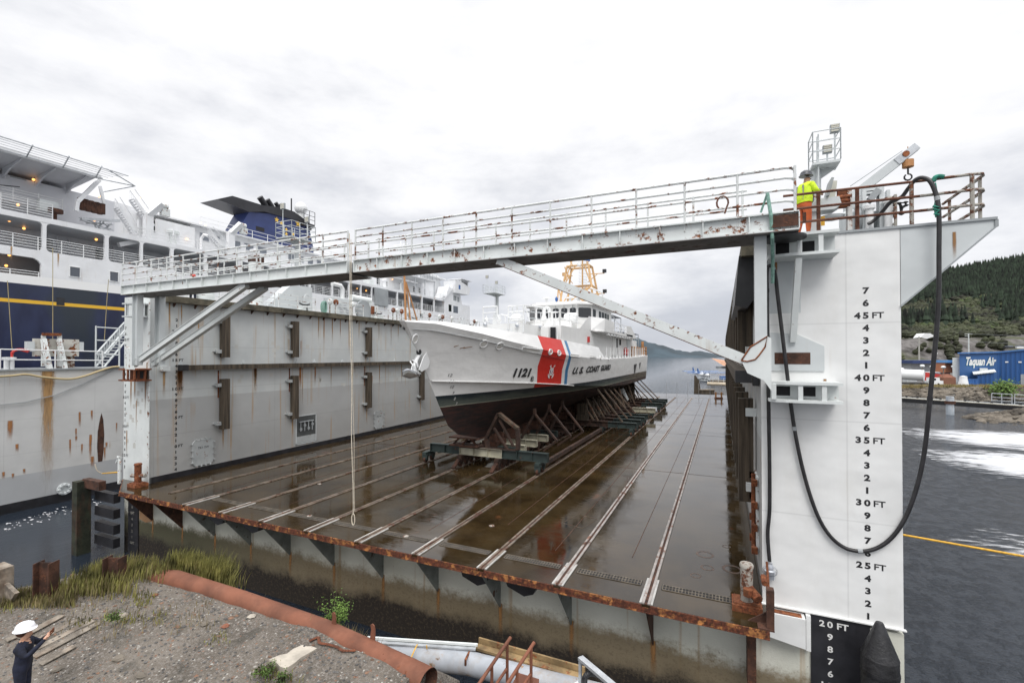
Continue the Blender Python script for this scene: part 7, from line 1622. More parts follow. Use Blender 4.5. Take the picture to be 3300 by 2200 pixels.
def shrub(px, py, z, R_, H, lb, mat='leafy', n=1400, seed=1, name='shrub'):
    r = random.Random(seed); b = PZ(px, py, z); o = thing(name, lb, 'shrub', b); k = MB(); st = MB()
    tips = []
    for i in range(14):
        a = r.uniform(0, 2*pi); q = r.uniform(.2, 1); e = b+Vector((R_*q*cos(a), R_*q*sin(a), H*r.uniform(.45, 1)*(1.15-.4*q))); st.path([b, b.lerp(e, .5)+Vector((0, 0, .06)), e], [.014, .01, .005], 5); tips.append((b, e))
    for i in range(n):
        a_, e_ = r.choice(tips); c = a_.lerp(e_, r.uniform(.3, 1.08))+Vector((r.gauss(0, .09*R_/.5), r.gauss(0, .09*R_/.5), r.gauss(0, .07*R_/.5)))
        s_ = r.uniform(.015, .034)*max(1, R_/.5); d1 = Vector((r.gauss(0, 1), r.gauss(0, 1), r.gauss(0, .6))).normalized(); d2 = d1.orthogonal().normalized()
        k.add([c-d1*s_, c+d2*s_*.5, c+d1*s_, c-d2*s_*.5], [(0, 1, 2, 3)])
    st.build('stems', 'timber', o); k.build('foliage', mat, o); return o
shrub(1085, 2025, -.9, .55, .95, 'green leafy shrub on the slope beyond the brown pipe', seed=4)
shrub(850, 2168, -.15, .22, .16, 'small green weed clump at the foot of the concrete slab', n=500, seed=5, name='weed_clump'); shrub(915, 2192, -.15, .17, .16, 'small weed clump right of the concrete slab corner', n=350, seed=6, name='weed_clump')
shrub(365, 1998, -.1, .22, .2, 'bushy weed in the gravel beside the pale stones', n=350, seed=7, name='weed_clump')
# boom pipe, trough and ledge between bank and dock
bo = thing('boom_pipe', 'thick grey rust-smeared pipe floating between the bank and the dock', 'pipe', (-5, 10.6, -1.4))
def Gp(px, py, z=-1.3): return PZ(px, py, z)
k = MB().path([Gp(1120, 2075), Gp(1250, 2105), Gp(1390, 2124), Gp(1510, 2135), Gp(1600, 2158), Gp(1760, 2200), Gp(1960, 2250)], .27, 20); k.build('pipe_wall', 'greypipe', bo, True)
a, b = Gp(1175, 2066, -1.0), Gp(1533, 2090, -1.0)
tr = MB().beam(a, b, .10, .04).build('grey_trough', 'steel', bo); MB().beam(a+Vector((0, .1, .05)), b+Vector((0, .1, .05)), .05, .06).build('white_edge', 'oldwhite2', bo)
a, b = Gp(1535, 2082, -1.1), Gp(1880, 2182, -1.1); MB().beam(a, b, .2, .06).beam(a+Vector((0, .15, .08)), b+Vector((0, .15, .08)), .05, .16).build('rusty_ledge', paint('ochre_rust_ledge', (.25, .17, .08), .8, .3, 2, rust=.5, rs=1.3), bo)
MB().path([Gp(1345, 2075, -.9), Gp(1335, 2095, -.95), Gp(1322, 2125, -1.1)], .016, 5).path([Gp(1375, 2078, -.9), Gp(1376, 2090, -1.0)], .016, 5).build('yellow_tie', 'yellow', bo)
MB().path([Gp(1512, 2100, -1.05), Gp(1500, 2125, -1.0), Gp(1500, 2150, -1.3)], .03, 6).build('rust_band', 'rust', bo)
# rust-brown ramp handrails
for i, (t_, bt, ps, lb) in enumerate((((1646, 2052), (1545, 2200), ((1632, 2076), (1577, 2152)), 'left rust-brown handrail of the ramp at the bottom edge'), ((1722, 2068), (1630, 2210), ((1710, 2090), (1655, 2170)), 'right rust-brown handrail of the ramp at the bottom edge'))):
    z1, z0 = 1.2, .75; A_, B_ = PZ(*t_, z1), PZ(*bt, z0+.0); o = thing('ramp_handrail', lb, 'handrail', B_, 'handrails of the ramp')
    MB().tube(A_, B_+(B_-A_)*.3, .032, 10).build('top_bar', 'pipebrown', o, True)
    A2, B2 = A_-Vector((-.03, 0, .5)), B_-Vector((-.03, 0, .5)); MB().tube(A_.lerp(B_, .12)-Vector((0, 0, .48)), B_-Vector((0, 0, .45)), .028, 8).build('lower_bar', 'pipebrown', o, True)
    for f_ in (.12, .62): q = A_.lerp(B_, f_); MB().tube(q, q-Vector((0, 0, 1.6)), .03, 8).build('post', 'pipebrown', o, True)
a, b = PZ(1655, 2205, .3), PZ(1722, 2175, .3); solo(MB().prism([(a.x, a.y-.6), (a.x+.65, a.y-.6), (b.x+.1, b.y), (b.x-.35, b.y)], 'z', .22, .26), 'ramp_plate', 'pipebrown', 'rust-brown steel ramp plate between the two handrails', 'ramp', (a.x, a.y, .2))
# galvanised frame with corrugated black hose
gf = thing('metal_frame', 'shiny galvanised metal frame with a black corrugated hose at the bottom edge', 'frame', PZ(1870, 2190, -.2))
a, b, c = PZ(1870, 2118, .3), PZ(1985, 2215, .3), PZ(1870, 2118, .3)-Vector((0, 0, .75))
MB().beam(a, b+(b-a)*.2, .13, .06).build('top_channel', 'steel', gf); MB().beam(a, c, .05, .10).build('leg', 'steel', gf); MB().beam(c+Vector((-.15, -.1, .2)), c+Vector((.7, -.5, .2)), .35, .04).build('foot_plate', 'oldwhite2', gf)
k = MB(); hs_ = spline([PZ(a_, b_, z_) for a_, b_, z_ in ((1883, 2200, -.1), (1886, 2180, .05), (1900, 2168, .12), (1925, 2172, .1), (1950, 2195, .0), (1975, 2225, -.1))], 8)
k.path(hs_, [.055+.007*(i % 2) for i in range(len(hs_))], 10); k.build('corrugated_hose', 'black', gf, True)
# black pile fender with conical cap at the right corner
c = PY(2835, 2100, 13.25); bf = thing('fender_pile', 'black round pile fender with a pointed cone cap at the right corner of the dock', 'fender', (c.x, 13.25, -5))
MB().lathe((c.x, 13.25, 0), [(.40, -5), (.36, -.36), (.35, -.33)], 30).build('shaft', 'blackpoly', bf, True); z_ = PY(2830, 2003, 13.25).z
MB().lathe((c.x, 13.25, 0), [(.37, -.75), (.375, -.72), (.375, -.66), (.37, -.63)], 30).build('weld_band', 'blackpoly', bf, True)
MB().lathe((c.x, 13.25, 0), [(.365, -.35), (.35, -.31), (.09, z_-.04), (.07, z_), (.01, z_+.01)], 30).build('cone_cap', 'blackpoly', bf, True)
a = PZ(2890, 1719, -2.2); b = PZ(3330, 1797, -2.2)
solo(MB().tube(a+(a-b)*.2, b+(b-a)*.3, .05, 8), 'mooring_line', 'yellow', 'taut yellow mooring rope over the water on the right', 'rope', a)
# ================================================================= FAR SIDE
def fz(py, d): return CAMZ+(1147-py)/1494*d
YZ = -1.0
M['hillm'] = None
def hillmat():
    m = bpy.data.materials.new('hillside'); m.use_nodes = True; t = NT(m.node_tree); b = t.n['Principled BSDF']
    P = t.new('ShaderNodeNewGeometry').outputs['Position']; n = t.noise(P, .035, 7, .65); n2 = t.noise(P, .2, 6, .7)
    c = t.mix(t.ramp(n2, .35, .65), (.05, .045, .042), (.15, .14, .135)); zc = t.new('ShaderNodeSeparateXYZ', {0: P}).outputs[2]; c = t.mix(t.ramp(n, .42, .60), c, (.05, .055, .022)); c = t.mix(t.ramp(zc, 34., 46.), c, (.020, .026, .012))
    t.l.new(c, b.inputs['Base Color']); b.inputs['Roughness'].default_value = 1; return m
M['hillm'] = hillmat()
def ridge(px): # picture height of the skyline above the horizon line
    return lerpt([(2300, 150), (2600, 190), (2900, 232), (3010, 250), (3100, 268), (3200, 288), (3300, 306), (3500, 330), (3900, 350)], px)
def hz_(px, d):
    q = (d-235)/(780-235); e = ridge(px)/1494*780+CAMZ
    if q < 0: return YZ+max(0, (d-150)/85)*1.5
    b_ = 18*min(1, max(0, (q-.02)/.05))+6*min(1, max(0, (q-.12)/.05))
    z = YZ+1.5+b_+(e-b_)*max(0, (q-.16)/.84)**1.15 if q < 1 else e*(1-.35*(q-1))
    w_ = Vector(PD(px, 1147, d)); return z+(9*noise.noise(w_*.012)+3*noise.noise(w_*.05))*min(1, max(0, q*3))
def hp3(px, d): p = PD(px, 1147, d); return Vector((p.x, p.y, hz_(px, d)))
cols = [2450+22*i for i in range(62)]; ds = [150+12*j for j in range(12)]+[290+16*j for j in range(46)]
k = MB(); k.grid([[hp3(px, d) for px in cols] for d in ds]); tag(k.build('hillside', 'hillm', smooth=True), kind='structure')
rnd = random.Random(8)
def forest(name, mat, lb, cond, n, kind_):
    k = MB()
    for i in range(n):
        px = rnd.uniform(2740, 3420); d = 250+560*rnd.random()**.8; q = (d-235)/545
        p = hp3(px, d); s_ = noise.noise(Vector((p.x*.013, p.y*.013, 1)))+.5*noise.noise(Vector((p.x*.05, p.y*.05, 7)))
        if not cond(q, s_, px): continue
        if kind_ == 'con':
            h = rnd.uniform(9, 17); r = h*.20; nn = 6; a = rnd.uniform(0, 1)
            for (z0, z1, rr_) in ((.12, .55, 1.), (.38, .8, .72), (.62, 1.05, .42)):
                vs = [(p.x+r*rr_*cos(a+2*pi*j/nn)*rnd.uniform(.8, 1.2), p.y+r*rr_*sin(a+2*pi*j/nn), p.z+h*z0+rnd.uniform(-.3, .3)) for j in range(nn)]+[(p.x, p.y, p.z+h*z1)]
                k.add(vs, [(j, (j+1) % nn, nn) for j in range(nn)])
        else:
            r = rnd.uniform(1.7, 3.9)*(.55+.45*min(1, q*2+.2)); c = Vector((p.x, p.y, p.z+r*.7))
            vs = []; nn = 7
            for (zz_, rr_) in ((-.8, .5), (-.2, 1.), (.45, .85), (.95, .3)):
                for j in range(nn): a = 2*pi*j/nn+zz_; f_ = rnd.uniform(.75, 1.2); vs.append((c.x+r*rr_*f_*cos(a), c.y+r*rr_*f_*sin(a), c.z+r*zz_*rnd.uniform(.85, 1.15)))
            k.add(vs, [(u*nn+j, u*nn+(j+1) % nn, (u+1)*nn+(j+1) % nn, (u+1)*nn+j) for u in range(3) for j in range(nn)]+[tuple(range(3*nn, 4*nn))])
    return tag(k.build(name, mat), lb, 'forest', kind='stuff')
M['conifer'] = paint('conifer_foliage', (.022, .036, .020), .9, .6, .12, dirt=.4, dcol=(.015, .03, .02))
M['broad'] = paint('broadleaf_foliage', (.036, .042, .019), .9, .6, .05, dirt=.6, dcol=(.045, .036, .024))
M['broad2'] = paint('yellow_green_foliage', (.040, .056, .016), .9, .5, .06)
forest('conifer_forest', 'conifer', 'dark conifer forest covering the top of the hill', lambda q, s, px: q > .48+.12*s or (q > .17 and s > .24), 8000, 'con')
forest('hillside_woods', 'broad', 'brownish green broadleaf woods on the middle of the hill', lambda q, s, px: .13 < q < .62 and s > -.6, 11000, 'b')
forest('hillside_woods', 'broad2', 'bright green leafy woods on the lower right of the hill', lambda q, s, px: .12 < q < .42 and (s > .05 if px > 3080 else s > .3), 3800, 'b')
forest('hillside_scrub', 'broad', 'low scrub at the foot of the hill behind the buildings', lambda q, s, px: .02 < q < .16 and s > .0, 2600, 'b')
# the yard, its bank and the boulders
def PZd(px, d, z): p = PD(px, 1147, d); return Vector((p.x, p.y, z))
edge = [(px, 109+2.5*sin(px*.02)) for px in range(2500, 3700, 30)]
k = MB(); k.grid([[PZd(px, 245, YZ+.0) for px, d in edge], [PZd(px, 150, YZ) for px, d in edge], [PZd(px, d, YZ) for px, d in edge], [PZd(px, d-4.5, WZ-.5) for px, d in edge]])
tag(k.build('yard_ground', 'asphalt'), kind='structure')
k = MB()
for i in range(1900):
    px = rnd.uniform(2720, 3400); f_ = rnd.random(); d = 109+2.5*sin(px*.02)-4.6*f_+.3; p = PZd(px, d, YZ-2.9*f_+rnd.uniform(0, .2)); stone(k, p, rnd.uniform(.25, .75), rnd, .7)
tag(k.build('shore_boulders', 'rock'), 'band of boulders along the far shore below the yard', 'rocks', kind='stuff')
k = MB()
for i in range(900):
    px = rnd.uniform(3110, 3420); f_ = (px-3110)/310; d = 78+rnd.gauss(0, 2.6)*min(1, f_*3+.2); h = 1.5*min(1, f_*1.6)*math.exp(-((d-78)/3.2)**2); stone(k, PZd(px, d, WZ+h*rnd.uniform(.5, 1)), rnd.uniform(.25, .7), rnd, .7)
tag(k.build('rocky_point', 'rock'), 'pile of boulders running out into the water on the right', 'rocks', kind='stuff')
k = MB()
for i in range(3200):
    px = rnd.uniform(2740, 3400); p = PZd(px, 109.5+rnd.uniform(-.5, 3.5), YZ); blades(k, p.x, p.y, p.z, .9, rnd, (.1, 0), .06)
tag(k.build('shore_grass', paint('straw_grass', (.26, .21, .09), .9, .4, .3)), 'straw-coloured grass on top of the far bank', 'grass', kind='stuff')
def fshrub(px, d, R_, H, lb, seed):
    r = random.Random(seed); b = PZd(px, d, YZ-1.5); o = thing('shrub', lb, 'shrub', b); k = MB()
    for i in range(900):
        v = Vector((r.gauss(0, .45), r.gauss(0, .45), abs(r.gauss(.4, .35)))); c = b+Vector((v.x*R_, v.y*R_, v.z*H)); s_ = r.uniform(.15, .35); d1 = Vector((r.gauss(0, 1), r.gauss(0, 1), r.gauss(0, 1))).normalized(); d2 = d1.orthogonal()
        k.add([c-d1*s_, c+d2*s_*.6, c+d1*s_, c-d2*s_*.6], [(0, 1, 2, 3)])
    k.build('foliage', 'leafy', o); MB().tube(b, b+Vector((0, 0, H*.5)), .1).build('stem', 'timber', o)
fshrub(3233, 107, 2.4, 3.0, 'bright green bush on the far bank below the blue hangar', 1)
# hangar
hg = thing('hangar', 'blue corrugated metal hangar with white script lettering on its left wall', 'building', PZd(3213, 126, YZ))
def corr(name, col):
    m = bpy.data.materials.new(name); m.use_nodes = True; t = NT(m.node_tree); b = t.n['Principled BSDF']; P = t.new('ShaderNodeNewGeometry').outputs['Position']; sp = t.new('ShaderNodeSeparateXYZ', {0: P})
    s = t.math('SINE', t.math('MULTIPLY', t.math('ADD', sp.outputs[0], t.math('MULTIPLY', sp.outputs[1], .4)), 9.)); c = t.mix(t.ramp(s, .2, .9), col, [x*.72 for x in col]); t.l.new(c, b.inputs['Base Color']); b.inputs['Roughness'].default_value = .5
    bn = t.new('ShaderNodeBump', {'Strength': .5, 'Distance': .1, 'Height': s}); t.l.new(bn.outputs[0], b.inputs['Normal']); return m
M['hangar'] = corr('hangar_cladding', (.018, .085, .26)); M['hangar2'] = paint('hangar_gable', (.035, .105, .27), .5, .03)
c0 = PZd(3213, 126, YZ); cL = PZd(3092, 128, YZ); cR = PZd(3420, 118, YZ); hL, hC_ = fz(1140, 128), fz(1137, 126); hR = fz(1118, 118)
back = PD(3100, 1147, 1.); back = Vector((back.x, back.y, 0))*28
def quad(name, pts, mat, par, th=None): return MB().add(pts, [(0, 1, 2, 3)]).build(name, mat, par)
def up(p, z): return Vector((p.x, p.y, z))
quad('gable_wall', [cL, c0, up(c0, hC_), up(cL, hL)], 'hangar2', hg); quad('front_wall', [c0, cR, up(cR, hR), up(c0, hC_)], 'hangar', hg)
quad('side_wall', [cL, cL+back, up(cL+back, hL), up(cL, hL)], 'hangar2', hg); quad('back_wall', [cR, cR+back, up(cR+back, hR), up(cR, hR)], 'hangar', hg)
e_ = Vector((.413, -.911, 0))*.5
MB().add([up(cL, hL+.05)+e_-Vector((.9, .4, 0)), up(c0, hC_+.05)+e_, up(cR, hR+.05)+e_, up(cR, hR+.35)+back, up(c0, hC_+.3)+back, up(cL, hL+.3)+back]+[up(cL, hL+.38)+e_-Vector((.9, .4, 0)), up(c0, hC_+.38)+e_, up(cR, hR+.38)+e_], [(6, 7, 4, 5), (7, 8, 3, 4), (0, 1, 7, 6), (1, 2, 8, 7)]).build('roof', paint('blue_roof', (.06, .17, .42), .5, .05), hg)
dd = (c0-cL).normalized(); tl = (PZd(3108, 127.6, 0)); W_t = (c0-cL).length
vs, fs = glyphs('Taquan Air', .035, .35, 'LEFT'); nrm = Vector((dd.y, -dd.x, 0))
k = MB().add([cL+dd*(W_t*.14+v[0]*1.50)+nrm*.12+Vector((0, 0, fz(1165, 127)-YZ+v[1]*3.1)) for v in vs], fs); k.build('lettering', 'inkw', hg)
k = MB().add([cL+dd*(W_t*.14+v[0]*1.50-.12)+nrm*.10+Vector((0, 0, fz(1165, 127)-YZ+v[1]*3.1-.15)) for v in vs], fs); k.build('lettering_outline', paint('lettering_shadow', (.05, .2, .28), .5), hg)
def onw(name, p0, p1, z0, z1, mat, off=.08, par=hg):
    d_ = (p1-p0).normalized(); n_ = Vector((d_.y, -d_.x, 0))*off; return MB().add([up(p0, z0)+n_, up(p1, z0)+n_, up(p1, z1)+n_, up(p0, z1)+n_], [(0, 1, 2, 3)]).build(name, mat, par)
ww = (cR-c0).normalized()
onw('door', c0+ww*4.3, c0+ww*6.0, YZ, fz(1205, 124), 'midgrey'); onw('big_door', c0+ww*6.9, c0+ww*14.5, YZ, fz(1140, 122), paint('door_white', (.55, .58, .62), .5))
onw('notice', c0+ww*4.9, c0+ww*5.5, fz(1221, 124), fz(1213, 124), 'white', .12)
for f_ in (1.2, 3.6, 6.0): onw('wall_light', c0+ww*(f_+.3), c0+ww*(f_+.9), fz(1168, 125), fz(1164, 125), 'white', .2)
MB().box(*(lambda p: (p.x-.8, p.x+.8, p.y-.6, p.y+.6, fz(1204, 126), fz(1186, 126)))(cL+dd*(W_t*.62))).build('vent_hood', 'oldwhite2', hg)
an_ = thing('lean_to_shed', 'small blue lean-to shed with a pale sloping roof against the hangar', 'shed', PZd(3170, 124, YZ))
a, b = PZd(3150, 123.5, YZ), PZd(3202, 121.5, YZ); d_ = (b-a).normalized(); n_ = Vector((-d_.y, d_.x, 0))*4; za, zb_ = fz(1208, 123), fz(1199, 122)
MB().add([a, b, b+n_, a+n_, up(a, za), up(b, zb_), up(b+n_, zb_+.4), up(a+n_, za+.4)], [(0, 1, 5, 4), (1, 2, 6, 5), (2, 3, 7, 6), (3, 0, 4, 7)]).build('walls', 'hangar', an_)
a2, b2 = a-d_*.8-n_*.1, b+d_*.4-n_*.1; MB().add([up(a2, za+.05), up(b2, zb_+.05), up(b2+n_*1.2, zb_+.5), up(a2+n_*1.2, za+.5), up(a2, za+.3), up(b2, zb_+.3), up(b2+n_*1.2, zb_+.75), up(a2+n_*1.2, za+.75)], [(0, 1, 5, 4), (1, 2, 6, 5), (2, 3, 7, 6), (3, 0, 4, 7), (4, 5, 6, 7)]).build('roof', 'oldwhite2', an_)
for i, (px, cc_) in enumerate(((3122, 'blue'), (3131, 'blue'), (3143, 'blue'))):
    p = PZd(px, 121.5, YZ); solo(MB().lathe(p, [(.5, 0), (.52, .05), (.5, 1.0), (.52, 1.45), (.5, 1.5), (.02, 1.5)], 12), 'barrel', cc_, ['leftmost blue barrel beside the lean-to shed', 'middle blue barrel beside the lean-to shed', 'blue barrel right against the lean-to shed'][i], 'barrel', p, 'blue barrels')
p = PZd(3104, 122, YZ); solo(MB().lathe(p, [(1.1, 0), (.8, 1.6), (.75, 2.2), (.02, 2.4)], 14), 'plastic_tank', 'white', 'white cone-shaped tank at the left corner of the hangar', 'tank', p)
# vehicles, tanks and sheds left of the hangar (camera-aligned local frame)
RT = Vector((.911, .413, 0)); FW = Vector((-.413, .911, 0))
def lbox(px, d, w_, dep, z0, h, mat, nm=None, par=None, k=None, dx=0., dz=0.):
    c = PZd(px, d, YZ)+RT*dx; kk = k or MB(); v = [c+RT*a*w_/2+FW*b_*dep/2+Vector((0, 0, z0+q*h+dz)) for a in (-1, 1) for b_ in (-1, 1) for q in (0, 1)]
    kk.add(v, [(0, 1, 3, 2), (4, 6, 7, 5), (0, 4, 5, 1), (2, 3, 7, 6), (0, 2, 6, 4), (1, 5, 7, 3)])
    return kk.build(nm, mat, par) if nm else kk
tk = thing('tank_trailer', 'white cylindrical tank on a dark trailer at the yard edge', 'trailer', PZd(2948, 116, YZ)); c = PZd(2948, 116, YZ)
a = c-RT*1.9+FW*3.2+Vector((0, 0, 2.9)); b = c+RT*1.6-FW*.8+Vector((0, 0, 2.7)); MB().tube(a, b, 1.35, 20).build('tank', 'white', tk, True)
lbox(2946, 116, 5.2, 1.8, .55, .35, 'black', 'chassis', tk)
for dx in (-1.6, 1.2): MB().lathe(c+RT*dx+Vector((0, 0, .45))-FW*.9, [(.05, -.15), (.45, -.15), (.45, .15), (.05, .15)], 12, 'y').build('wheel', 'black', tk)
vh = thing('pickup_truck', 'white covered pickup truck parked beside the tank trailer', 'pickup truck', PZd(3008, 117, YZ))
lbox(3009, 117, 3.0, 1.9, .45, .9, 'white', 'body', vh); lbox(3006, 117, 1.9, 1.7, 1.35, .75, 'white', 'cab', vh); lbox(3006, 116.1, 1.5, .1, 1.45, .5, 'glass', 'window', vh)
for dx in (-1., 1.): MB().lathe(PZd(3009, 116.1, YZ)+RT*dx+Vector((0, 0, .4)), [(.05, -.1), (.38, -.1), (.38, .1), (.05, .1)], 10, 'y').build('wheel', 'black', vh)
o = thing('covered_boat', 'boat under a dark red cover behind the white pickup truck', 'boat', PZd(3008, 124, YZ)); c = PZd(3008, 124, YZ)
MB().add([c-RT*2.2+Vector((0, 0, 1.)), c+RT*2.6+Vector((0, 0, 1.)), c+RT*2.2+Vector((0, 0, 2.6)), c-RT*2.+Vector((0, 0, 3.2)), c-RT*2.2+FW*2+Vector((0, 0, 1.)), c+RT*2.6+FW*2+Vector((0, 0, 1.)), c+RT*2.2+FW*2+Vector((0, 0, 2.6)), c-RT*2.+FW*2+Vector((0, 0, 3.2))], [(0, 1, 2, 3), (3, 2, 6, 7), (1, 5, 6, 2), (0, 4, 7, 3)]).build('cover', 'red', o); lbox(3008, 125, 4, 1, 0, 1., 'white', 'boat_hull', o)
o = thing('brown_container', 'low brown container with sloped lid between the truck and the hangar', 'container', PZd(3047, 120, YZ)); lbox(3048, 120, 3.2, 2, 0, 2.0, paint('brown_bin', (.20, .09, .055), .8), 'box', o)
c = PZd(3048, 120, YZ+2.0); MB().prism([(0, 0)], 'y', 0, 1) if 0 else None
MB().add([c-RT*1.6-FW, c+RT*1.6-FW, c+RT*.9+Vector((0, 0, .9)), c-RT*.9+Vector((0, 0, .9)), c-RT*1.6+FW, c+RT*1.6+FW], [(0, 1, 2, 3), (4, 5, 2, 3), (0, 4, 3), (1, 5, 2)]).build('lid', M['pipebrown'], o)
o = thing('orange_shed', 'orange-brown shed with a bright blue roof left of the hangar', 'shed', PZd(3053, 150, YZ)); lbox(3053, 150, 5.2, 4, 2.2, 3.2, paint('orange_shed_wall', (.42, .17, .09), .7), 'walls', o); lbox(3055, 149, 4.4, 4.4, 5.4, .8, paint('bright_blue_roof', (.12, .30, .60), .5), 'roof', o)
o = thing('pale_silo', 'pale upright tank beside the left corner of the hangar', 'tank', PZd(3084, 131, YZ)); MB().tube(PZd(3084, 131, YZ), PZd(3084, 131, fz(1152, 131)), .95, 16).build('shell', 'oldwhite2', o, True)
o = thing('long_blue_roof', 'long low warehouse with a dark blue roof behind the parked cars', 'building', PZd(2990, 205, YZ)); lbox(2990, 205, 25, 12, 0, 4.4, M['ferrygrey'], 'walls', o); lbox(2990, 203, 27, 16, 4.4, 1.3, paint('navy_roof', (.03, .05, .14), .6), 'roof', o)
o = thing('covered_pier', 'row of white dock shelters at the left of the yard', 'shelter', PZd(2940, 140, YZ))
for i in range(4): lbox(2925+i*36, 140+4*i, 3, 3, 0, 2.2, 'oldwhite2' if i % 2 else 'greypaint', 'shelter_wall', o); lbox(2925+i*36, 140+4*i, 3.4, 3.4, 2.2, .3, 'white' if i != 1 else M['greensteel'], 'shelter_roof', o)
cars = thing('parked_car', 'dark car, leftmost in the row behind the yard', 'car', PZd(2930, 180, YZ), 'cars parked behind the yard'); 
def car(root, px, d, mt):
    lbox(px, d, 4.4, 1.8, .35, .75, mt, 'body', root); lbox(px, d, 2.4, 1.6, 1.1, .6, 'glass2', 'cabin', root)
    for dx in (-1.4, 1.4): MB().lathe(PZd(px, d-.9, YZ)+RT*dx+Vector((0, 0, .35)), [(.05, -.1), (.35, -.1), (.35, .1), (.05, .1)], 8, 'y').build('wheel', 'black', root)
car(cars, 2930, 180, 'tar')
for i, (px, d, mt, lb) in enumerate(((2972, 182, 'white', 'white car in the row behind the yard, second from the left'), (3005, 178, 'midgrey', 'grey car in the row behind the yard, near the black hose'), (3030, 181, 'greypaint', 'pale car behind the orange-brown shed'), (3285, 232, 'white', 'white car on the slope above the hangar roof, far right'), (3252, 232, 'tar', 'dark car with tail light above the hangar roof'))):
    o = thing('parked_car', lb, 'car', PZd(px, d, YZ), 'cars parked behind the yard')
    if d < 200: car(o, px, d, mt)
    else:
        z_ = fz(1122, d)-YZ; lbox(px, d, 4.4, 1.8, z_, .8, mt, 'body', o); lbox(px, d, 2.4, 1.6, z_+.8, .6, 'glass2', 'cabin', o)
for i, (px, d, w_, h, y_, mt, nm, lb) in enumerate(((3135, 300, 13.5, 3.2, 1121, paint('pale_warehouse', (.42, .43, .46), .6), 'warehouse', 'long pale grey warehouse on the bench above the hangar'), (3183, 292, 5.2, 2.2, 1122, paint('teal_container', (.06, .16, .19), .6), 'container', 'dark teal container right of the pale warehouse'), (3092, 296, 3.2, 2.0, 1123, 'greypaint', 'container', 'small grey container left of the pale warehouse'), (3082, 295, 2.2, 2.0, 1122, 'rust', 'container', 'rusty red container at the left end of the bench'), (3074, 330, 3.0, 3.4, 1080, paint('green_tank', (.06, .17, .14), .6), 'water_tank', 'green water tank on the rocky slope'))):
    z_ = fz(y_, d); o = thing(nm, lb, nm.replace('_', ' '), PZd(px, d, z_)); lbox(px, d, w_, 5, z_-YZ-.5, h, mt, 'walls', o); lbox(px, d, w_+.3, 5.4, z_-YZ-.5+h, .25, mt, 'roof', o)
c = PZd(3238, 285, fz(1123, 285)); k = MB(); k.lathe_sc(c, [(8.5, 0), (6.6, 2.2), (4.6, 3.4), (2.5, 3.8), (.1, 3.9)], 18, (1, 1, 1)); solo(k, 'gravel_heap', paint('gravel_heap_grey', (.22, .22, .215), .95, .2, .5), 'grey heap of gravel above the hangar roof', 'heap', c, smooth=True)
c = PZd(2990, 250, fz(1088, 250)); k = MB().add([c-RT*3.6+Vector((0, 0, .3)), c-RT*1.6+Vector((0, 0, 2.4)), c+RT*1.5+Vector((0, 0, 2.4)), c+RT*4+Vector((0, 0, .8)), c-RT*.6-Vector((0, 0, .6))]+[q+FW*5 for q in (c-RT*3.6, c-RT*1.6+Vector((0, 0, 2.4)), c+RT*1.5+Vector((0, 0, 2.4)), c+RT*4+Vector((0, 0, .8)))], [(0, 4, 3, 2, 1), (0, 1, 6, 5), (1, 2, 7, 6), (2, 3, 8, 7)])
solo(k, 'fabric_shelter', 'white', 'white fabric shelter on the hillside behind the black hose', 'shelter', c)
for i, (px, d, y0, y1, lb) in enumerate(((2962, 230, 1152, 1084, 'pale utility pole on the left, near the fabric shelter'), (3122, 240, 1136, 1074, 'utility pole with wires left of the gravel heap'))):
    a, b = PZd(px, d, fz(y0, d)), PZd(px, d, fz(y1, d)); o = thing('utility_pole', lb, 'pole', a, 'utility poles'); MB().tube(a-Vector((0, 0, 4)), b, .38, 8, .26).build('pole', paint('pale_pole', (.38, .37, .34), .8) if i == 0 else 'greypaint', o)
    if i: MB().beam(b-RT*2.0-Vector((0, 0, .3)), b+RT*2.0-Vector((0, 0, .3)), .25, .2).beam(b-RT*2.0-Vector((0, 0, 1.3)), b+RT*.2-Vector((0, 0, 1.3)), .2, .2).build('crossarm', 'greypaint', o)
    if i:
        for dz in (.2, 4.2): MB().path([b-Vector((0, 0, dz)), b+RT*22-Vector((0, 0, dz+.9)), b+RT*46-Vector((0, 0, dz+.2))], .06, 4).build('wire', 'midgrey', o)
for i, (px, d, y1) in enumerate(((2905, 133, 1190), (2972, 134, 1180), (3004, 136, 1182), (3040, 135, 1184), (3073, 136, 1182), (3079, 133, 1187), (3015, 160, 1140))):
    a, b = PZd(px, d, YZ), PZd(px, d, fz(y1, d)); o = thing('lamp_post', ['first', 'second', 'third', 'fourth', 'fifth', 'sixth', 'tall back'][i]+' white-domed lamp post from the left in the yard', 'lamp post', a, 'dome lamp posts'); MB().tube(a, b, .12, 6).build('post', 'halfrust', o); MB().ball(b+Vector((0, 0, .1)), .62, 10, 6, (1, 1, .7)).build('dome', 'white', o, True)
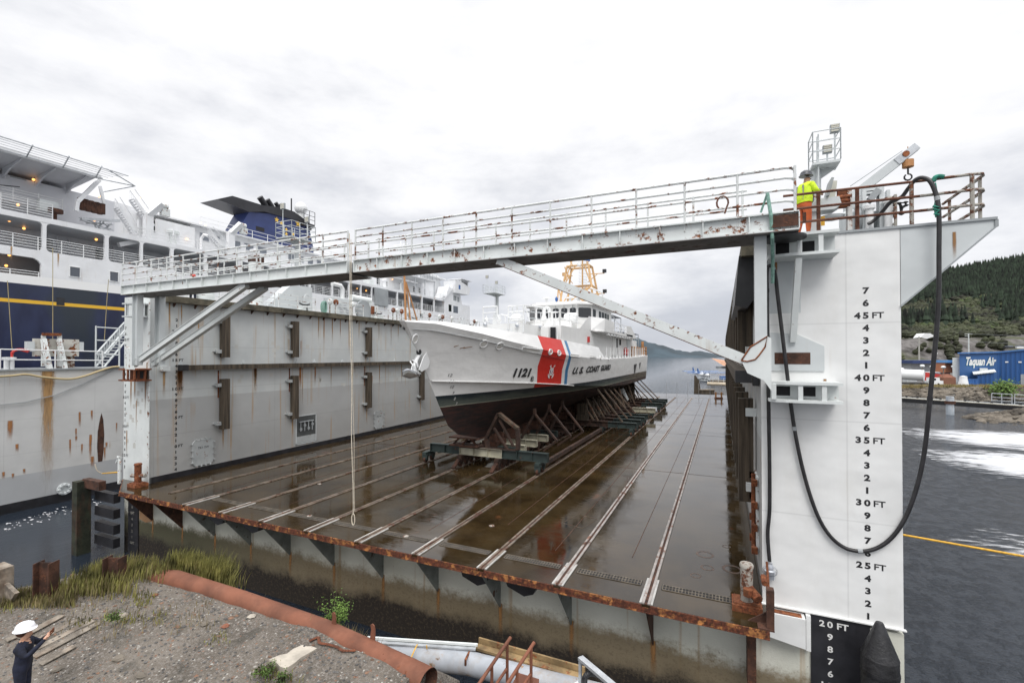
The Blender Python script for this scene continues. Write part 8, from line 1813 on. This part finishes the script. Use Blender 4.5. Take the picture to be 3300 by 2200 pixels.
# floating boom, gangway rail and pile
a, b = PZd(2870, 98.5, -2.2), PZd(3360, 79, -2.2)
pb = thing('floating_boom', 'long dark floating walkway with a pale edge strip in front of the far shore', 'floating walkway', a)
MB().beam(a, b, 1.6, .35).build('deck', 'midgrey', pb); nf = Vector(((b-a).y, -(b-a).x, 0)).normalized(); MB().beam(a+nf*.9-Vector((0, 0, .35)), b+nf*.9-Vector((0, 0, .35)), .3, .8).build('dark_skirt', 'black', pb); MB().beam(a+nf*.95+Vector((0, 0, .12)), b+nf*.95+Vector((0, 0, .12)), .2, .16).build('edge_strip', paint('cream_strip', (.62, .58, .48), .6), pb)
for i in range(12): q = a.lerp(b, (i+.5)/12); MB().box(q.x-.15, q.x+.15, q.y-.15, q.y+.15, q.z, q.z+.5).build('cleat_block', 'black', pb)
q0, q1 = a.lerp(b, .70), b; k = MB(); k.rail([q0-nf*.7, q0.lerp(q1, .4)-nf*.7], 1.9, (.6, 1.2, 1.9), .06, 1.6).rail([q0.lerp(q1, .45)-nf*.7, q1-nf*.7], 1.9, (.6, 1.2, 1.9), .06, 1.6); k.build('railing', 'steel', pb)
c = PZd(3060, 82, WZ); pl_ = thing('steel_pile', 'pale blue-white steel pile with a rusty collar standing in the water', 'pile', c); MB().tube(c-Vector((0, 0, 2)), c+Vector((0, 0, 3.2)), .55, 18).build('shaft', paint('pile_blue_white', (.45, .50, .55), .5, .15, 1, dirt=.6, dcol=(.3, .25, .2)), pl_, True)
MB().tube(c+Vector((0, 0, 1.9)), c+Vector((0, 0, 2.4)), .75, 14).build('collar', 'darkrust', pl_)
# ================================================================= CENTRE DISTANCE
prof = [(600, 1120), (1000, 1112), (1400, 1100), (1500, 1098), (1560, 1118), (1700, 1122), (1900, 1110), (2000, 1082), (2045, 1086), (2070, 1095), (2100, 1104), (2150, 1116), (2175, 1125), (2200, 1131), (2225, 1133), (2245, 1130), (2275, 1133), (2300, 1139), (2330, 1141), (2500, 1143), (2700, 1135)]
D0 = 3600; cols = []
k = MB(); rows = []
for j, (dd_, f_) in enumerate(((D0-500, -.02), (D0-350, .35), (D0-150, .75), (D0, 1.), (D0+500, .5), (D0+900, 0))):
    rows.append([]) 
    for i in range(261):
        px = 600+i*8; h = (1147-lerpt(prof, px))/1494*D0+6.5; w_ = PD(px, 1147, dd_); n_ = (noise.noise(Vector((px*.06, j*.7, 0)))*.14+noise.noise(Vector((px*.25, j, 4)))*.08)*h
        rows[-1].append(Vector((w_.x, w_.y, WZ-1+(h-WZ)*max(0, f_)+(n_*f_ if f_ > .1 else 0))))
k.grid(rows); M['farhill'] = paint('far_hazy_hills', (.035, .055, .070), 1., .3, .004, dirt=.3, dcol=(.02, .03, .035))  # blue haze of the distance is put into the hill colour
tag(k.build('distant_hills', 'farhill', smooth=True), kind='structure')
def seaplane(px, py, d, lb):
    o = thing('seaplane', lb, 'seaplane', (0, 0, 0), 'floatplanes moored beyond the dock')
    MB().lathe((0, 0, 2.6), [(.05, -.2), (.45, 0), (.75, .8), (.85, 2.2), (.8, 4), (.45, 7), (.2, 9.3)], 14, 'y').build('fuselage', 'white', o, True)
    MB().prism([(-8, 3.55), (8, 3.55), (8, 3.75), (0, 3.72), (-8, 3.75)], 'y', 1.5, 3.4).build('wing', paint('wing_blue', (.20, .33, .62), .4), o)
    MB().prism([(7.6, 2.9), (9.4, 2.9), (9.6, 5.2), (8.9, 5.2)], 'x', -.06, .06).box(-2.6, 2.6, 8.2, 9.2, 3.0, 3.08).build('tail', 'blue', o)
    for s_ in (-1, 1):
        MB().path([(s_*1.5, -1.2, .55), (s_*1.5, -.6, .35), (s_*1.5, 2, .3), (s_*1.5, 5.5, .45)], [.1, .38, .4, .12], 8).build('float', 'midgrey', o, True)
        MB().tube((s_*1.5, 1, .6), (s_*.5, 1.2, 2.2), .06).tube((s_*1.5, 3.4, .6), (s_*.5, 3, 2.2), .06).tube((s_*.6, 1.8, 2.2), (s_*4.5, 2.2, 3.6), .07).build('strut', 'steel', o)
    MB().box(-.5, .5, .75, .8, 2.9, 3.3).build('windscreen', 'glass', o); MB().beam((0, -.25, 1.5), (0, -.25, 3.7), .12, .05).build('propeller', 'black', o)
    p = PZd(px, d, WZ-.05); o.location = p; o.rotation_euler.z = YAW+R(6); return o
seaplane(2285, 1208, 187, 'nearer white seaplane with a blue wing moored on the water'); seaplane(2266, 1198, 205, 'farther white seaplane with a blue wing, partly behind the nearer one')
dl = thing('pile_dolphin', 'cluster of old dark timber piles standing in the water beyond the dock', 'pile cluster', PZd(2248, 128, WZ)); c = PZd(2248, 128, WZ)
for i, (dx, h, tl_) in enumerate(((-.7, 5.0, .0), (-.3, 4.6, .1), (.0, 4.2, .2), (.35, 3.6, .3), (.7, 2.8, .4), (.1, 3.8, -.1))): MB().tube(c+RT*dx*1.2+Vector((0, 0, -1)), c+RT*(dx-tl_)+Vector((0, 0, h)), .24, 7).build('pile', 'timber', dl)
o = thing('timber_float', 'small brown timber float beside the old pile cluster', 'float', PZd(2275, 126, WZ)); c = PZd(2275, 126, WZ)
MB().beam(c-RT*1.6+Vector((0, 0, 1.2)), c+RT*2.2+Vector((0, 0, 1.2)), 1.5, .25).build('deck', 'plank', o); MB().beam(c-RT*1.4+Vector((0, 0, .5)), c+RT*2+Vector((0, 0, .5)), 1.2, 1.2).build('hull_block', 'timber', o)
o = thing('far_pipeline', 'tan floating pipe with rails running right from the seaplanes', 'pipe', PZd(2280, 160, WZ+1)); MB().tube(PZd(2280, 160, WZ+.8), PZd(2420, 150, WZ+.8), .6, 8).build('pipe', paint('tan_pipe', (.45, .38, .28), .7), o); MB().rail([PZd(2280, 161, WZ+1.4), PZd(2350, 156, WZ+1.4)], 1.5, (.8, 1.5), .06, 2).build('railing', 'greypaint', o)
o = thing('barge', 'low cluttered barge with blue machinery beside the seaplanes', 'barge', PZd(2330, 178, WZ)); c = PZd(2330, 178, WZ)
MB().beam(c-RT*4+Vector((0, 0, .8)), c+RT*8+Vector((0, 0, .8)), 4, 1.0).build('hull', 'plank', o); MB().beam(c-RT*1+Vector((0, 0, 2.0)), c+RT*4+Vector((0, 0, 2.0)), 2, 1.2).build('machinery', 'blue', o)
o = thing('orange_roof_float', 'float house with an orange-brown sloping roof at the far water', 'float house', PZd(2322, 230, WZ)); c = PZd(2322, 300, WZ)
MB().beam(c-RT*2+Vector((0, 0, 3)), c+RT*6+Vector((0, 0, 3)), 5, 1.5).build('walls', 'midgrey', o); MB().add([c-RT*6+Vector((0, 0, 9)), c+RT*6+Vector((0, 0, 7)), c+RT*7-FW*4+Vector((0, 0, 3.8)), c-RT*0-FW*4+Vector((0, 0, 4.2))], [(0, 1, 2, 3)]).build('roof', paint('orange_roof', (.5, .28, .18), .7), o)
c = PZ(2316, 1284, 0); c.y = min(c.y, 80)
o = thing('rusty_stand', 'rust-brown double-post stand near the far right end of the dock floor', 'stand', c)
for dx in (-.4, .4): MB().box(c.x+dx-.12, c.x+dx+.12, c.y-.1, c.y+.1, .2, 1.0).build('post', 'brownpost', o)
MB().box(c.x-.7, c.x+.7, c.y-.08, c.y+.08, .72, .82).box(c.x-.6, c.x+.6, c.y-.12, c.y+.12, 0, .2).build('crossbar', 'rust', o)
